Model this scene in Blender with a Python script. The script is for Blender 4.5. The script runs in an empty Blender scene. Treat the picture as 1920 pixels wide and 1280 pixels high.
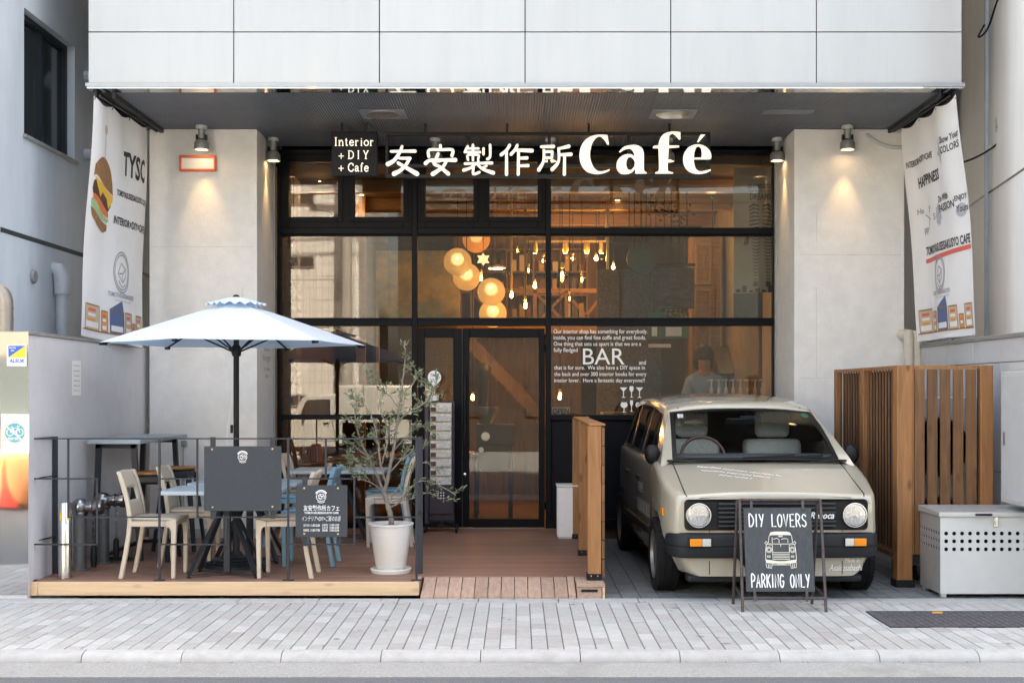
import bpy, bmesh, math, random
from mathutils import Vector, Matrix
R = math.radians
random.seed(7)
# ------------------------------------------------------------------ scene, camera, world, sun, exposure
sc = bpy.context.scene
COL = sc.collection
F, CX, HY, EYE = 2320.0, 972.0, 735.0, 1.56      # focal length in photo pixels, vanishing point, eye height
cam_d = bpy.data.cameras.new('camera'); cam = bpy.data.objects.new('camera', cam_d); COL.objects.link(cam)
cam.location = (0, 0, EYE); cam.rotation_euler = (R(90), 0, 0)
cam_d.sensor_width = 36; cam_d.lens = F / 1920 * 36
cam_d.shift_x = -12 / 1920; cam_d.shift_y = 95 / 1920
cam_d.clip_start = 0.05; cam_d.clip_end = 500
sc.camera = cam
SUN_EL, SUN_AZ = R(54), R(160)                    # azimuth from straight behind the camera: the sun stands behind the cafe, so the front is in open shade
w = bpy.data.worlds.new('World'); sc.world = w; w.use_nodes = True
wn = w.node_tree.nodes; wl = w.node_tree.links
bgn = wn['Background']; sky = wn.new('ShaderNodeTexSky'); sky.sky_type = 'NISHITA'; sky.sun_disc = False
sky.sun_elevation = SUN_EL; sky.air_density = 1.0; sky.dust_density = 6.0; sky.ozone_density = 0.2
bgn.inputs[1].default_value = 0.085
wl.new(sky.outputs[0], bgn.inputs[0])
sun_d = bpy.data.lights.new('sun', 'SUN'); sun = bpy.data.objects.new('sun', sun_d); COL.objects.link(sun)
sun_d.energy = 5.0; sun_d.angle = R(2); sun_d.color = (1.0, 0.95, 0.88)
sv = Vector((math.sin(SUN_AZ) * math.cos(SUN_EL), -math.cos(SUN_AZ) * math.cos(SUN_EL), math.sin(SUN_EL)))
sun.location = (6, 20, 24)
sun.rotation_euler = sv.to_track_quat('Z', 'Y').to_euler()
sky.sun_rotation = math.atan2(sv.x, sv.y)
vs = sc.view_settings; vs.view_transform = 'Standard'; vs.look = 'None'; vs.exposure = 3.78; vs.gamma = 1.0
vs.use_white_balance = True; vs.white_balance_temperature = 8300; vs.white_balance_tint = 8    # camera set for open shade
sc.display_settings.display_device = 'sRGB'
sc.cycles.use_denoising = True
sc.cycles.max_bounces = 10; sc.cycles.transparent_max_bounces = 24
sc.cycles.sample_clamp_indirect = 6.0
sc.cycles.caustics_reflective = False; sc.cycles.caustics_refractive = False

def PX(px, d): return (px - CX) * d / F
def PZ(py, d): return EYE - (py - HY) * d / F
def PT(px, py, d): return Vector((PX(px, d), d, PZ(py, d)))

# ------------------------------------------------------------------ materials
LAMPS = .205                                        # lamps are dim next to daylight
MATS = {}
def M(name, col=(.5, .5, .5), rough=.5, metal=0., var=0., vs_=6., bump=0., bs=60., rnd=0., emit=None, es=0., coat=0., spec=.5, stretch=(1, 1, 1), dirt=None, ds=2., dcut=.55, alpha=None, trans=0.):
    """Principled material; var = value noise on the colour, rnd = per-object brightness, dirt = second colour in soft stains."""
    if name in MATS: return MATS[name]
    m = bpy.data.materials.new(name); m.use_nodes = True; MATS[name] = m
    nt = m.node_tree; N = nt.nodes; L = nt.links; b = N['Principled BSDF']
    b.inputs['Roughness'].default_value = rough; b.inputs['Metallic'].default_value = metal
    b.inputs['Specular IOR Level'].default_value = spec
    if coat: b.inputs['Coat Weight'].default_value = coat; b.inputs['Coat Roughness'].default_value = .06
    c4 = (*col, 1); b.inputs['Base Color'].default_value = c4
    if emit: b.inputs['Emission Color'].default_value = (*emit, 1); b.inputs['Emission Strength'].default_value = es * LAMPS
    if trans: b.inputs['Transmission Weight'].default_value = trans
    src = None
    if var or rnd or dirt or bump:
        tc = N.new('ShaderNodeTexCoord'); mp = N.new('ShaderNodeMapping'); mp.inputs['Scale'].default_value = stretch
        oi = N.new('ShaderNodeObjectInfo'); ml = N.new('ShaderNodeMath'); ml.operation = 'MULTIPLY'; ml.inputs[1].default_value = 37.
        L.new(oi.outputs['Random'], ml.inputs[0]); L.new(tc.outputs['Object'], mp.inputs['Vector']); L.new(ml.outputs[0], mp.inputs['Location'])
    if var:
        nz = N.new('ShaderNodeTexNoise'); nz.inputs['Scale'].default_value = vs_; nz.inputs['Detail'].default_value = 6; nz.inputs['Roughness'].default_value = .65
        L.new(mp.outputs[0], nz.inputs['Vector'])
        mr = N.new('ShaderNodeMapRange'); mr.inputs[1].default_value = .3; mr.inputs[2].default_value = .7
        mr.inputs[3].default_value = 1 - var; mr.inputs[4].default_value = 1 + var
        L.new(nz.outputs[0], mr.inputs[0])
        mx = N.new('ShaderNodeMix'); mx.data_type = 'RGBA'; mx.blend_type = 'MULTIPLY'; mx.inputs[0].default_value = 1
        mx.inputs[6].default_value = c4; cb = N.new('ShaderNodeCombineColor')
        for i in range(3): L.new(mr.outputs[0], cb.inputs[i])
        L.new(cb.outputs[0], mx.inputs[7]); src = mx.outputs[2]
    if dirt:
        nd = N.new('ShaderNodeTexNoise'); nd.inputs['Scale'].default_value = ds; nd.inputs['Detail'].default_value = 8; nd.inputs['Roughness'].default_value = .7
        L.new(mp.outputs[0], nd.inputs['Vector'])
        r2 = N.new('ShaderNodeMapRange'); r2.inputs[1].default_value = dcut; r2.inputs[2].default_value = dcut + .22; L.new(nd.outputs[0], r2.inputs[0])
        mx2 = N.new('ShaderNodeMix'); mx2.data_type = 'RGBA'; L.new(r2.outputs[0], mx2.inputs[0])
        if src: L.new(src, mx2.inputs[6])
        else: mx2.inputs[6].default_value = c4
        mx2.inputs[7].default_value = (*dirt, 1); src = mx2.outputs[2]
    if rnd:
        r3 = N.new('ShaderNodeMapRange'); r3.inputs[3].default_value = 1 - rnd; r3.inputs[4].default_value = 1 + rnd; L.new(oi.outputs['Random'], r3.inputs[0])
        mx3 = N.new('ShaderNodeMix'); mx3.data_type = 'RGBA'; mx3.blend_type = 'MULTIPLY'; mx3.inputs[0].default_value = 1
        if src: L.new(src, mx3.inputs[6])
        else: mx3.inputs[6].default_value = c4
        cb3 = N.new('ShaderNodeCombineColor')
        for i in range(3): L.new(r3.outputs[0], cb3.inputs[i])
        L.new(cb3.outputs[0], mx3.inputs[7]); src = mx3.outputs[2]
    if src: L.new(src, b.inputs['Base Color'])
    if bump:
        nb = N.new('ShaderNodeTexNoise'); nb.inputs['Scale'].default_value = bs; nb.inputs['Detail'].default_value = 4
        L.new(mp.outputs[0], nb.inputs['Vector'])
        bn = N.new('ShaderNodeBump'); bn.inputs['Strength'].default_value = bump; bn.inputs['Distance'].default_value = .01
        L.new(nb.outputs[0], bn.inputs['Height']); L.new(bn.outputs[0], b.inputs['Normal'])
    return m

def WOOD(name, c1, c2, grain=(1, 30, 30), sc_=2.2, rough=.6, rnd=.12, knots=.0, bump=.15):
    """Wood with grain stretched along one axis (the axis whose grain scale is small)."""
    m = bpy.data.materials.new(name); m.use_nodes = True; MATS[name] = m
    nt = m.node_tree; N = nt.nodes; L = nt.links; b = N['Principled BSDF']; b.inputs['Roughness'].default_value = rough
    tc = N.new('ShaderNodeTexCoord'); mp = N.new('ShaderNodeMapping'); mp.inputs['Scale'].default_value = grain
    oi = N.new('ShaderNodeObjectInfo'); ml = N.new('ShaderNodeMath'); ml.operation = 'MULTIPLY'; ml.inputs[1].default_value = 61.
    L.new(oi.outputs['Random'], ml.inputs[0]); L.new(tc.outputs['Object'], mp.inputs['Vector']); L.new(ml.outputs[0], mp.inputs['Location'])
    nz = N.new('ShaderNodeTexNoise'); nz.inputs['Scale'].default_value = sc_; nz.inputs['Detail'].default_value = 7; nz.inputs['Roughness'].default_value = .62; nz.inputs['Distortion'].default_value = .5
    L.new(mp.outputs[0], nz.inputs['Vector'])
    mr = N.new('ShaderNodeMapRange'); mr.inputs[1].default_value = .32; mr.inputs[2].default_value = .68; L.new(nz.outputs[0], mr.inputs[0])
    mx = N.new('ShaderNodeMix'); mx.data_type = 'RGBA'; mx.inputs[6].default_value = (*c1, 1); mx.inputs[7].default_value = (*c2, 1); L.new(mr.outputs[0], mx.inputs[0])
    src = mx.outputs[2]
    if knots:
        mk = N.new('ShaderNodeMapping'); mk.inputs['Scale'].default_value = tuple(3.5 if g < 10 else 9 for g in grain)
        L.new(tc.outputs['Object'], mk.inputs['Vector']); L.new(ml.outputs[0], mk.inputs['Location'])
        vo = N.new('ShaderNodeTexVoronoi'); vo.inputs['Scale'].default_value = 1.0; L.new(mk.outputs[0], vo.inputs['Vector'])
        rk = N.new('ShaderNodeMapRange'); rk.inputs[1].default_value = .07; rk.inputs[2].default_value = .2; rk.inputs[3].default_value = knots; rk.inputs[4].default_value = 0
        L.new(vo.outputs['Distance'], rk.inputs[0])
        mk2 = N.new('ShaderNodeMix'); mk2.data_type = 'RGBA'; L.new(rk.outputs[0], mk2.inputs[0]); L.new(src, mk2.inputs[6])
        mk2.inputs[7].default_value = (c1[0] * .3, c1[1] * .25, c1[2] * .22, 1); src = mk2.outputs[2]
    r3 = N.new('ShaderNodeMapRange'); r3.inputs[3].default_value = 1 - rnd; r3.inputs[4].default_value = 1 + rnd; L.new(oi.outputs['Random'], r3.inputs[0])
    cb = N.new('ShaderNodeCombineColor')
    for i in range(3): L.new(r3.outputs[0], cb.inputs[i])
    mx3 = N.new('ShaderNodeMix'); mx3.data_type = 'RGBA'; mx3.blend_type = 'MULTIPLY'; mx3.inputs[0].default_value = 1
    L.new(src, mx3.inputs[6]); L.new(cb.outputs[0], mx3.inputs[7]); L.new(mx3.outputs[2], b.inputs['Base Color'])
    bn = N.new('ShaderNodeBump'); bn.inputs['Strength'].default_value = bump; bn.inputs['Distance'].default_value = .005
    L.new(nz.outputs[0], bn.inputs['Height']); L.new(bn.outputs[0], b.inputs['Normal'])
    return m

def GLASS(name, tint=(1, 1, 1), ior=1.6, rough=0.0):
    """Window pane: clear, with Fresnel reflection (both faces of a real sheet)."""
    m = bpy.data.materials.new(name); m.use_nodes = True; MATS[name] = m
    nt = m.node_tree; N = nt.nodes; L = nt.links; N.remove(N['Principled BSDF']); out = N['Material Output']
    t = N.new('ShaderNodeBsdfTransparent'); t.inputs[0].default_value = (*tint, 1)
    g = N.new('ShaderNodeBsdfGlossy'); g.inputs['Roughness'].default_value = rough
    fr = N.new('ShaderNodeFresnel'); fr.inputs[0].default_value = ior
    mx = N.new('ShaderNodeMixShader'); L.new(fr.outputs[0], mx.inputs[0]); L.new(t.outputs[0], mx.inputs[1]); L.new(g.outputs[0], mx.inputs[2]); L.new(mx.outputs[0], out.inputs[0])
    return m

def SHADE(name, col, clear=.2):
    """Thin lamp-shade fibre: lets light through diffusely."""
    m = bpy.data.materials.new(name); m.use_nodes = True; MATS[name] = m
    nt = m.node_tree; N = nt.nodes; L = nt.links; N.remove(N['Principled BSDF']); out = N['Material Output']
    a = N.new('ShaderNodeBsdfTranslucent'); a.inputs[0].default_value = (*col, 1)
    d = N.new('ShaderNodeBsdfDiffuse'); d.inputs[0].default_value = (*col, 1)
    t = N.new('ShaderNodeBsdfTransparent')
    tc = N.new('ShaderNodeTexCoord'); nz = N.new('ShaderNodeTexNoise'); nz.inputs['Scale'].default_value = 170; nz.inputs['Detail'].default_value = 2
    L.new(tc.outputs['Object'], nz.inputs['Vector'])
    mr = N.new('ShaderNodeMapRange'); mr.inputs[1].default_value = .3; mr.inputs[2].default_value = .7; mr.inputs[3].default_value = clear * .6; mr.inputs[4].default_value = clear * 1.4
    L.new(nz.outputs[0], mr.inputs[0])
    m1 = N.new('ShaderNodeMixShader'); m1.inputs[0].default_value = .3; L.new(a.outputs[0], m1.inputs[1]); L.new(d.outputs[0], m1.inputs[2])
    m2 = N.new('ShaderNodeMixShader'); L.new(mr.outputs[0], m2.inputs[0]); L.new(m1.outputs[0], m2.inputs[1]); L.new(t.outputs[0], m2.inputs[2]); L.new(m2.outputs[0], out.inputs[0])
    return m

# ------------------------------------------------------------------ mesh building helpers
def v3(p): return Vector(p)
def catmull(pts, n=6, closed=False):
    P = [Vector(p) for p in pts]; out = []
    m = len(P); rng = range(m) if closed else range(m - 1)
    for i in rng:
        if closed: a, b, c, d = P[i - 1], P[i], P[(i + 1) % m], P[(i + 2) % m]
        else: a, b, c, d = P[max(i - 1, 0)], P[i], P[i + 1], P[min(i + 2, m - 1)]
        for k in range(n):
            t = k / n
            out.append(.5 * ((2 * b) + (c - a) * t + (2 * a - 5 * b + 4 * c - d) * t * t + (3 * b - a - 3 * c + d) * t ** 3))
    if not closed: out.append(P[-1])
    return out

class MB:
    def __init__(s): s.v = []; s.f = []
    def add(s, verts, faces, mx=None):
        o = len(s.v)
        s.v += [tuple(mx @ Vector(p)) if mx else tuple(p) for p in verts]
        s.f += [tuple(i + o for i in f) for f in faces]; return s
    def box(s, x0, x1, y0, y1, z0, z1, mx=None):
        V = [(x0, y0, z0), (x1, y0, z0), (x1, y1, z0), (x0, y1, z0), (x0, y0, z1), (x1, y0, z1), (x1, y1, z1), (x0, y1, z1)]
        return s.add(V, [(0, 3, 2, 1), (4, 5, 6, 7), (0, 1, 5, 4), (1, 2, 6, 5), (2, 3, 7, 6), (3, 0, 4, 7)], mx)
    def hexa(s, V): return s.add(V, [(0, 3, 2, 1), (4, 5, 6, 7), (0, 1, 5, 4), (1, 2, 6, 5), (2, 3, 7, 6), (3, 0, 4, 7)])
    def bar(s, p, q, w_, h_, up=(0, 0, 1), w2=None, h2=None):
        p, q = v3(p), v3(q); d = (q - p).normalized(); u = v3(up)
        if abs(d.dot(u)) > .98: u = Vector((0, 1, 0))
        sx = d.cross(u).normalized(); sz = sx.cross(d).normalized(); w2 = w_ if w2 is None else w2; h2 = h_ if h2 is None else h2
        V = []
        for c, a, b in ((p, w_, h_), (q, w2, h2)):
            V += [c - sx * a / 2 - sz * b / 2, c + sx * a / 2 - sz * b / 2, c + sx * a / 2 + sz * b / 2, c - sx * a / 2 + sz * b / 2]
        return s.add(V, [(0, 3, 2, 1), (4, 5, 6, 7), (0, 1, 5, 4), (1, 2, 6, 5), (2, 3, 7, 6), (3, 0, 4, 7)])
    def tube(s, pts, r, n=8, cap=True, closed=False):
        P = [v3(p) for p in pts]; m = len(P); rs = r if isinstance(r, (list, tuple)) else [r] * m
        V = []; ref = None
        for i in range(m):
            if closed: d = P[(i + 1) % m] - P[i - 1]
            else: d = P[min(i + 1, m - 1)] - P[max(i - 1, 0)]
            d.normalize()
            if ref is None: ref = Vector((0, 0, 1)) if abs(d.z) < .9 else Vector((1, 0, 0))
            a = (ref - d * ref.dot(d))
            if a.length < 1e-5: a = Vector((0, 1, 0)).cross(d)
            a.normalize(); ref = a; b = d.cross(a)
            V += [P[i] + (a * math.cos(2 * math.pi * k / n) + b * math.sin(2 * math.pi * k / n)) * rs[i] for k in range(n)]
        Fc = []
        for i in range(m if closed else m - 1):
            j = (i + 1) % m
            for k in range(n): Fc.append((i * n + k, i * n + (k + 1) % n, j * n + (k + 1) % n, j * n + k))
        if cap and not closed: Fc.append(tuple(range(n - 1, -1, -1))); Fc.append(tuple((m - 1) * n + k for k in range(n)))
        return s.add(V, Fc)
    def lathe(s, prof, c=(0, 0, 0), n=24, axis='z', mx=None, cap=True):
        V = []; m = len(prof)
        for (r, z) in prof:
            for k in range(n):
                a = 2 * math.pi * k / n; x, y = r * math.cos(a), r * math.sin(a)
                p = (x, y, z) if axis == 'z' else ((x, -z, y) if axis == '-y' else ((z, x, y) if axis == 'x' else (x, z, y)))
                V.append(Vector(p) + v3(c))
        Fc = []
        for i in range(m - 1):
            for k in range(n): Fc.append((i * n + k, i * n + (k + 1) % n, (i + 1) * n + (k + 1) % n, (i + 1) * n + k))
        if cap: Fc.append(tuple(range(n - 1, -1, -1))); Fc.append(tuple((m - 1) * n + k for k in range(n)))
        return s.add(V, Fc, mx)
    def ball(s, c, r, n=20, m=12, sq=(1, 1, 1), mx=None):
        V = [(0, 0, -1)]; Fc = []
        for i in range(1, m):
            t = math.pi * i / m - math.pi / 2
            for k in range(n): a = 2 * math.pi * k / n; V.append((math.cos(t) * math.cos(a), math.cos(t) * math.sin(a), math.sin(t)))
        V.append((0, 0, 1)); e = len(V) - 1
        for k in range(n):
            Fc.append((0, 1 + (k + 1) % n, 1 + k)); Fc.append((e, e - n + k, e - n + (k + 1) % n))
            for i in range(m - 2): a = 1 + i * n; Fc.append((a + k, a + (k + 1) % n, a + n + (k + 1) % n, a + n + k))
        return s.add([Vector((p[0] * r * sq[0], p[1] * r * sq[1], p[2] * r * sq[2])) + v3(c) for p in V], Fc, mx)
    def prism(s, poly, fa, fb):
        """poly: list of 2D points; fa/fb map a 2D point to the 3D front/back point."""
        n = len(poly); V = [fa(p) for p in poly] + [fb(p) for p in poly]
        return s.add(V, [tuple(range(n)), tuple(range(2 * n - 1, n - 1, -1))] + [(i, i + n, (i + 1) % n + n, (i + 1) % n) for i in range(n)])
    def grid(s, fn, nu, nv):
        V = [fn(i / nu, j / nv) for j in range(nv + 1) for i in range(nu + 1)]; q = nu + 1
        return s.add(V, [(j * q + i, j * q + i + 1, (j + 1) * q + i + 1, (j + 1) * q + i) for j in range(nv) for i in range(nu)])
    def build(s, name, mat, parent=None, label=None, cat=None, group=None, kind=None, world=True, bevel=0., smooth=40, recalc=True, seg=2, solid=0., sub=0):
        V = [Vector(p) for p in s.v]; loc = Vector((0, 0, 0))
        if parent is not None and world:
            off = Vector((0, 0, 0)); p = parent
            while p is not None: off += p.location; p = p.parent
            V = [p - off for p in V]
        if parent is None and V:
            lo = Vector([min(p[i] for p in V) for i in range(3)]); hi = Vector([max(p[i] for p in V) for i in range(3)])
            loc = Vector(((lo.x + hi.x) / 2, (lo.y + hi.y) / 2, lo.z)); V = [p - loc for p in V]
        me = bpy.data.meshes.new(name); me.from_pydata([tuple(p) for p in V], [], s.f); me.validate()
        if recalc:
            bm = bmesh.new(); bm.from_mesh(me); bmesh.ops.recalc_face_normals(bm, faces=bm.faces); bm.to_mesh(me); bm.free()
        if smooth:
            me.polygons.foreach_set('use_smooth', [True] * len(me.polygons)); me.set_sharp_from_angle(angle=R(smooth))
        me.materials.append(mat if not isinstance(mat, str) else MATS[mat])
        o = bpy.data.objects.new(name, me); COL.objects.link(o); o.location = loc
        if parent is not None: o.parent = parent
        if solid: md = o.modifiers.new('solid', 'SOLIDIFY'); md.thickness = solid; md.offset = 0
        if bevel:
            md = o.modifiers.new('bevel', 'BEVEL'); md.width = bevel; md.segments = seg; md.limit_method = 'ANGLE'; md.angle_limit = R(35)
        if sub: md = o.modifiers.new('sub', 'SUBSURF'); md.levels = sub; md.render_levels = sub
        tag(o, label, cat, group, kind); return o

def tag(o, label=None, cat=None, group=None, kind=None):
    if label: o['label'] = label
    if cat: o['category'] = cat
    if group: o['group'] = group
    if kind: o['kind'] = kind
    return o
def thing(name, label, cat, loc=(0, 0, 0), group=None, rz=0., kind=None):
    o = bpy.data.objects.new(name, None); COL.objects.link(o); o.location = loc; o.rotation_euler = (0, 0, rz); o.empty_display_size = .1
    return tag(o, label, cat, group, kind)
def inst(o, parent, loc, rot=None):
    c = o.copy(); COL.objects.link(c); c.parent = parent; c.location = loc
    if rot is not None: c.rotation_euler = rot
    return c
def copy_tree(o, parent=None):
    c = o.copy(); COL.objects.link(c); c.parent = parent
    for ch in list(o.children): copy_tree(ch, c)
    return c
def lamp(name, kind, loc, energy, col, parent=None, size=.03, aim=None, angle=60, blend=.6):
    ld = bpy.data.lights.new(name, kind); ld.energy = energy * LAMPS; ld.color = col; ld.shadow_soft_size = size
    o = bpy.data.objects.new(name, ld); COL.objects.link(o)
    off = Vector((0, 0, 0)); p = parent
    while p is not None: off += p.location; p = p.parent
    o.location = v3(loc) - off; o.parent = parent
    if kind == 'SPOT':
        ld.spot_size = R(angle); ld.spot_blend = blend
        o.rotation_euler = (v3(aim) - v3(loc)).to_track_quat('-Z', 'Y').to_euler()
    return o

# ------------------------------------------------------------------ flat shapes and lettering
def _curve_mesh(cd):
    o = bpy.data.objects.new('tmp', cd); me = bpy.data.meshes.new_from_object(o)
    V = [tuple(p.co) for p in me.vertices]; Fc = [tuple(p.vertices) for p in me.polygons]
    bpy.data.objects.remove(o); bpy.data.meshes.remove(me); bpy.data.curves.remove(cd); return V, Fc
def smooth_loop(pts, n=4, corner=42):
    m = len(pts); P = [Vector(p) for p in pts]; cr = []
    for i in range(m):
        a = (P[i] - P[i - 1]); b = (P[(i + 1) % m] - P[i])
        cr.append(a.length < 1e-6 or b.length < 1e-6 or math.degrees(a.angle(b)) > corner)
    out = []
    for i in range(m):
        a, b, c, d = P[i - 1], P[i], P[(i + 1) % m], P[(i + 2) % m]
        if cr[i]: a = b - (c - b)
        if cr[(i + 1) % m]: d = c + (c - b)
        for k in range(n):
            t = k / n; out.append(.5 * ((2 * b) + (c - a) * t + (2 * a - 5 * b + 4 * c - d) * t * t + (3 * b - a - 3 * c + d) * t ** 3))
    return [(p.x, p.y) for p in out]
def shape(loops, depth=.004, res=True, corner=42):
    cd = bpy.data.curves.new('tmp', 'CURVE'); cd.dimensions = '2D'; cd.fill_mode = 'BOTH'; cd.extrude = depth / 2
    for lp in loops:
        lp = smooth_loop(lp, corner=corner) if res else lp
        sp = cd.splines.new('POLY'); sp.points.add(len(lp) - 1); sp.use_cyclic_u = True
        for p, q in zip(sp.points, lp): p.co = (q[0], q[1], 0, 1)
    return _curve_mesh(cd)
TXT = {}
def text(s, depth=.004, bold=0., shear=0., space=1.0):
    k = (s, depth, bold, shear, space)
    if k in TXT: return TXT[k]
    cd = bpy.data.curves.new('tmp', 'FONT'); cd.body = s; cd.size = 1; cd.extrude = depth / 2; cd.resolution_u = 3; cd.offset = bold; cd.shear = shear; cd.space_character = space
    TXT[k] = _curve_mesh(cd); return TXT[k]
def fit(vf, x0, x1, y0, y1, keep=False):
    """Scale a flat mesh into the box x0..x1, y0..y1 (y up)."""
    V, Fc = vf
    if not V: return [], []
    a = min(p[0] for p in V); b = max(p[0] for p in V); c = min(p[1] for p in V); d = max(p[1] for p in V)
    kx = (x1 - x0) / max(b - a, 1e-6); ky = (y1 - y0) / max(d - c, 1e-6)
    if keep: kx = ky = min(kx, ky)
    return [(x0 + (p[0] - a) * kx, y0 + (p[1] - c) * ky, p[2]) for p in V], Fc
def front(d): return lambda p: Vector((p[0], d - p[2], p[1]))          # flat drawing -> upright, facing the street
def put(mb, vf, fn):
    V, Fc = vf; mb.add([fn(p) for p in V], Fc); return mb
STK = [0.]
def stroke(mb, pts, wd, fn, depth=.004, n=5, smooth=True, round_=True):
    """A brush or pen stroke of varying width, as a thin raised ribbon."""
    k = len(pts); ws = list(wd) if isinstance(wd, (list, tuple)) else [wd] * k
    P3 = [(p[0], p[1], w_) for p, w_ in zip(pts, ws)]
    Q = catmull(P3, n) if (smooth and k > 2) else [Vector(p) for p in P3]
    STK[0] = (STK[0] + .00037) % .0022; z1 = depth + STK[0]
    L_, R_ = [], []
    for i, q in enumerate(Q):
        d = Q[min(i + 1, len(Q) - 1)] - Q[max(i - 1, 0)]; d.z = 0
        if d.length < 1e-9: d = Vector((1, 0, 0))
        d.normalize(); nn = Vector((-d.y, d.x, 0)) * q.z / 2
        if round_ and i == 0: L_.append((q.x - d.x * q.z * .4 + nn.x * .5, q.y - d.y * q.z * .4 + nn.y * .5)); R_.append((q.x - d.x * q.z * .4 - nn.x * .5, q.y - d.y * q.z * .4 - nn.y * .5))
        L_.append((q.x + nn.x, q.y + nn.y)); R_.append((q.x - nn.x, q.y - nn.y))
        if round_ and i == len(Q) - 1: L_.append((q.x + d.x * q.z * .4 + nn.x * .5, q.y + d.y * q.z * .4 + nn.y * .5)); R_.append((q.x + d.x * q.z * .4 - nn.x * .5, q.y + d.y * q.z * .4 - nn.y * .5))
    m = len(L_); V = []; Fc = []
    for a, b in zip(L_, R_): V += [fn((a[0], a[1], z1)), fn((b[0], b[1], z1)), fn((a[0], a[1], 0)), fn((b[0], b[1], 0))]
    for i in range(m - 1):
        a, b = 4 * i, 4 * i + 4
        Fc += [(a, a + 1, b + 1, b), (a, b, b + 2, a + 2), (a + 1, a + 3, b + 3, b + 1)]
    Fc += [(0, 2, 3, 1), (4 * m - 4, 4 * m - 3, 4 * m - 1, 4 * m - 2)]
    mb.add(V, Fc); return mb
def logo(mb, cx, cy, r, fn, depth=.002, lw=None):
    """Round emblem: arc of lettering above, ring, and a little house in it."""
    lw = lw or r * .1
    for (rr, a0, a1, w_) in ((r * 1.0, 35, 145, lw * 2.2), (r * .78, 0, 360, lw * .9), (r * 1.0, 235, 305, lw)):
        pts = [(cx + rr * math.cos(R(a0 + (a1 - a0) * i / 28)), cy + rr * math.sin(R(a0 + (a1 - a0) * i / 28))) for i in range(29)]
        stroke(mb, pts, w_, fn, depth, smooth=False)
    H = [[(-.52, .1), (-.2, .42), (.3, .42), (.56, .08), (.56, -.25), (.3, -.25), (.3, 0), (.05, 0), (.05, -.25), (-.25, -.25), (-.5, .1), (.56, .12)], [(-.2, .42), (.05, .02)], [(-.5, -.15), (-.1, -.5), (.2, -.42)]]
    for h in H: stroke(mb, [(cx + a * r, cy + b * r) for a, b in h], lw, fn, depth, smooth=False)

# ================================================================== MATERIALS
M('asphalt', (.12, .13, .14), .9, var=.45, vs_=140, bump=.6, bs=220, dirt=(.30, .32, .33), ds=90, dcut=.56)
M('gutter_concrete', (.31, .308, .30), .9, var=.22, vs_=60, bump=.35, bs=260, dirt=(.23, .226, .215), ds=2.2, dcut=.5)
M('kerb_stone', (.40, .40, .395), .85, var=.10, vs_=14, bump=.2, bs=180, rnd=.06, dirt=(.30, .295, .285), ds=5, dcut=.55)
PAV = [M('paver_white', (.44, .437, .43), .85, var=.08, vs_=25, bump=.15, bs=250, rnd=.04, dirt=(.40, .395, .39), ds=2.2, dcut=.56), M('paver_warm', (.365, .352, .34), .85, var=.10, vs_=25, bump=.15, bs=250, rnd=.09),
       M('paver_green', (.37, .376, .363), .85, var=.10, vs_=25, bump=.15, bs=250, rnd=.09), M('paver_grey', (.39, .386, .378), .85, var=.10, vs_=25, bump=.15, bs=250, rnd=.09)]
M('joint_sand', (.15, .155, .16), .95, var=.3, vs_=60)
M('border_concrete', (.40, .40, .392), .9, var=.12, vs_=14, bump=.2, bs=200, dirt=(.30, .29, .28), ds=6, dcut=.6)
M('bay_paver', (.15, .163, .17), .85, var=.16, vs_=22, bump=.2, bs=200, rnd=.14, dirt=(.10, .105, .11), ds=5)
WOOD('deck_wood', (.295, .165, .12), (.175, .09, .064), (1.2, 40, 40), 2.0, .6, .12)
WOOD('pine_fascia', (.70, .50, .32), (.60, .40, .24), (1.3, 26, 26), 1.6, .6, .05, knots=.35)
WOOD('ramp_wood', (.47, .325, .25), (.33, .215, .16), (24, 2, 24), 1.8, .75, .13, knots=.15)
WOOD('cedar', (.40, .185, .07), (.25, .105, .036), (22, 22, 1.3), 1.9, .55, .12, knots=.8)
WOOD('cedar_dark', (.22, .105, .042), (.115, .05, .02), (22, 22, 1.3), 1.9, .6, .22, knots=.55)
WOOD('seat_wood', (.46, .21, .07), (.27, .11, .035), (2, 22, 22), 2.2, .45, .08)
WOOD('inner_wood', (.36, .20, .09), (.22, .11, .05), (2, 22, 22), 2.2, .6, .12)
WOOD('inner_board', (.20, .115, .06), (.10, .055, .03), (14, 14, 1.2), 2.0, .7, .1)
M('panel_white', (.445, .445, .447), .2, var=.03, vs_=2.2, rnd=.025, coat=.4, dirt=(.418, .417, .418), ds=2.4, dcut=.5, stretch=(2.5, 2.5, .3))
M('panel_joint', (.04, .04, .045), .8)
M('white_metal', (.34, .345, .35), .4, .4)
M('mirror_steel', (.58, .59, .60), .04, 1.0)
M('soffit_metal', (.205, .23, .27), .5, .1, var=.12, vs_=3)
M('soffit_edge', (.035, .038, .045), .6, spec=.3)
M('plaster', (.74, .715, .69), .92, var=.06, vs_=7, bump=.5, bs=90, dirt=(.66, .63, .60), ds=1.6, dcut=.52)
M('black_frame', (.002, .003, .0055), .5, var=.1, vs_=8, spec=.14)
M('black_panel', (.0045, .005, .008), .6, spec=.15, var=.2, vs_=6, bump=.05, bs=40)
M('parapet_paint', (.62, .61, .635), .8, var=.08, vs_=3.2, bump=.18, bs=70, dirt=(.50, .49, .515), ds=1.6, dcut=.5)
M('cap_metal', (.30, .305, .31), .5, .5, var=.2, vs_=9)
M('neighbour_paint', (.53, .59, .66), .6, var=.10, vs_=2.2, bump=.2, bs=60, dirt=(.40, .46, .53), ds=1.3, stretch=(1, 1, .25))
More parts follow.
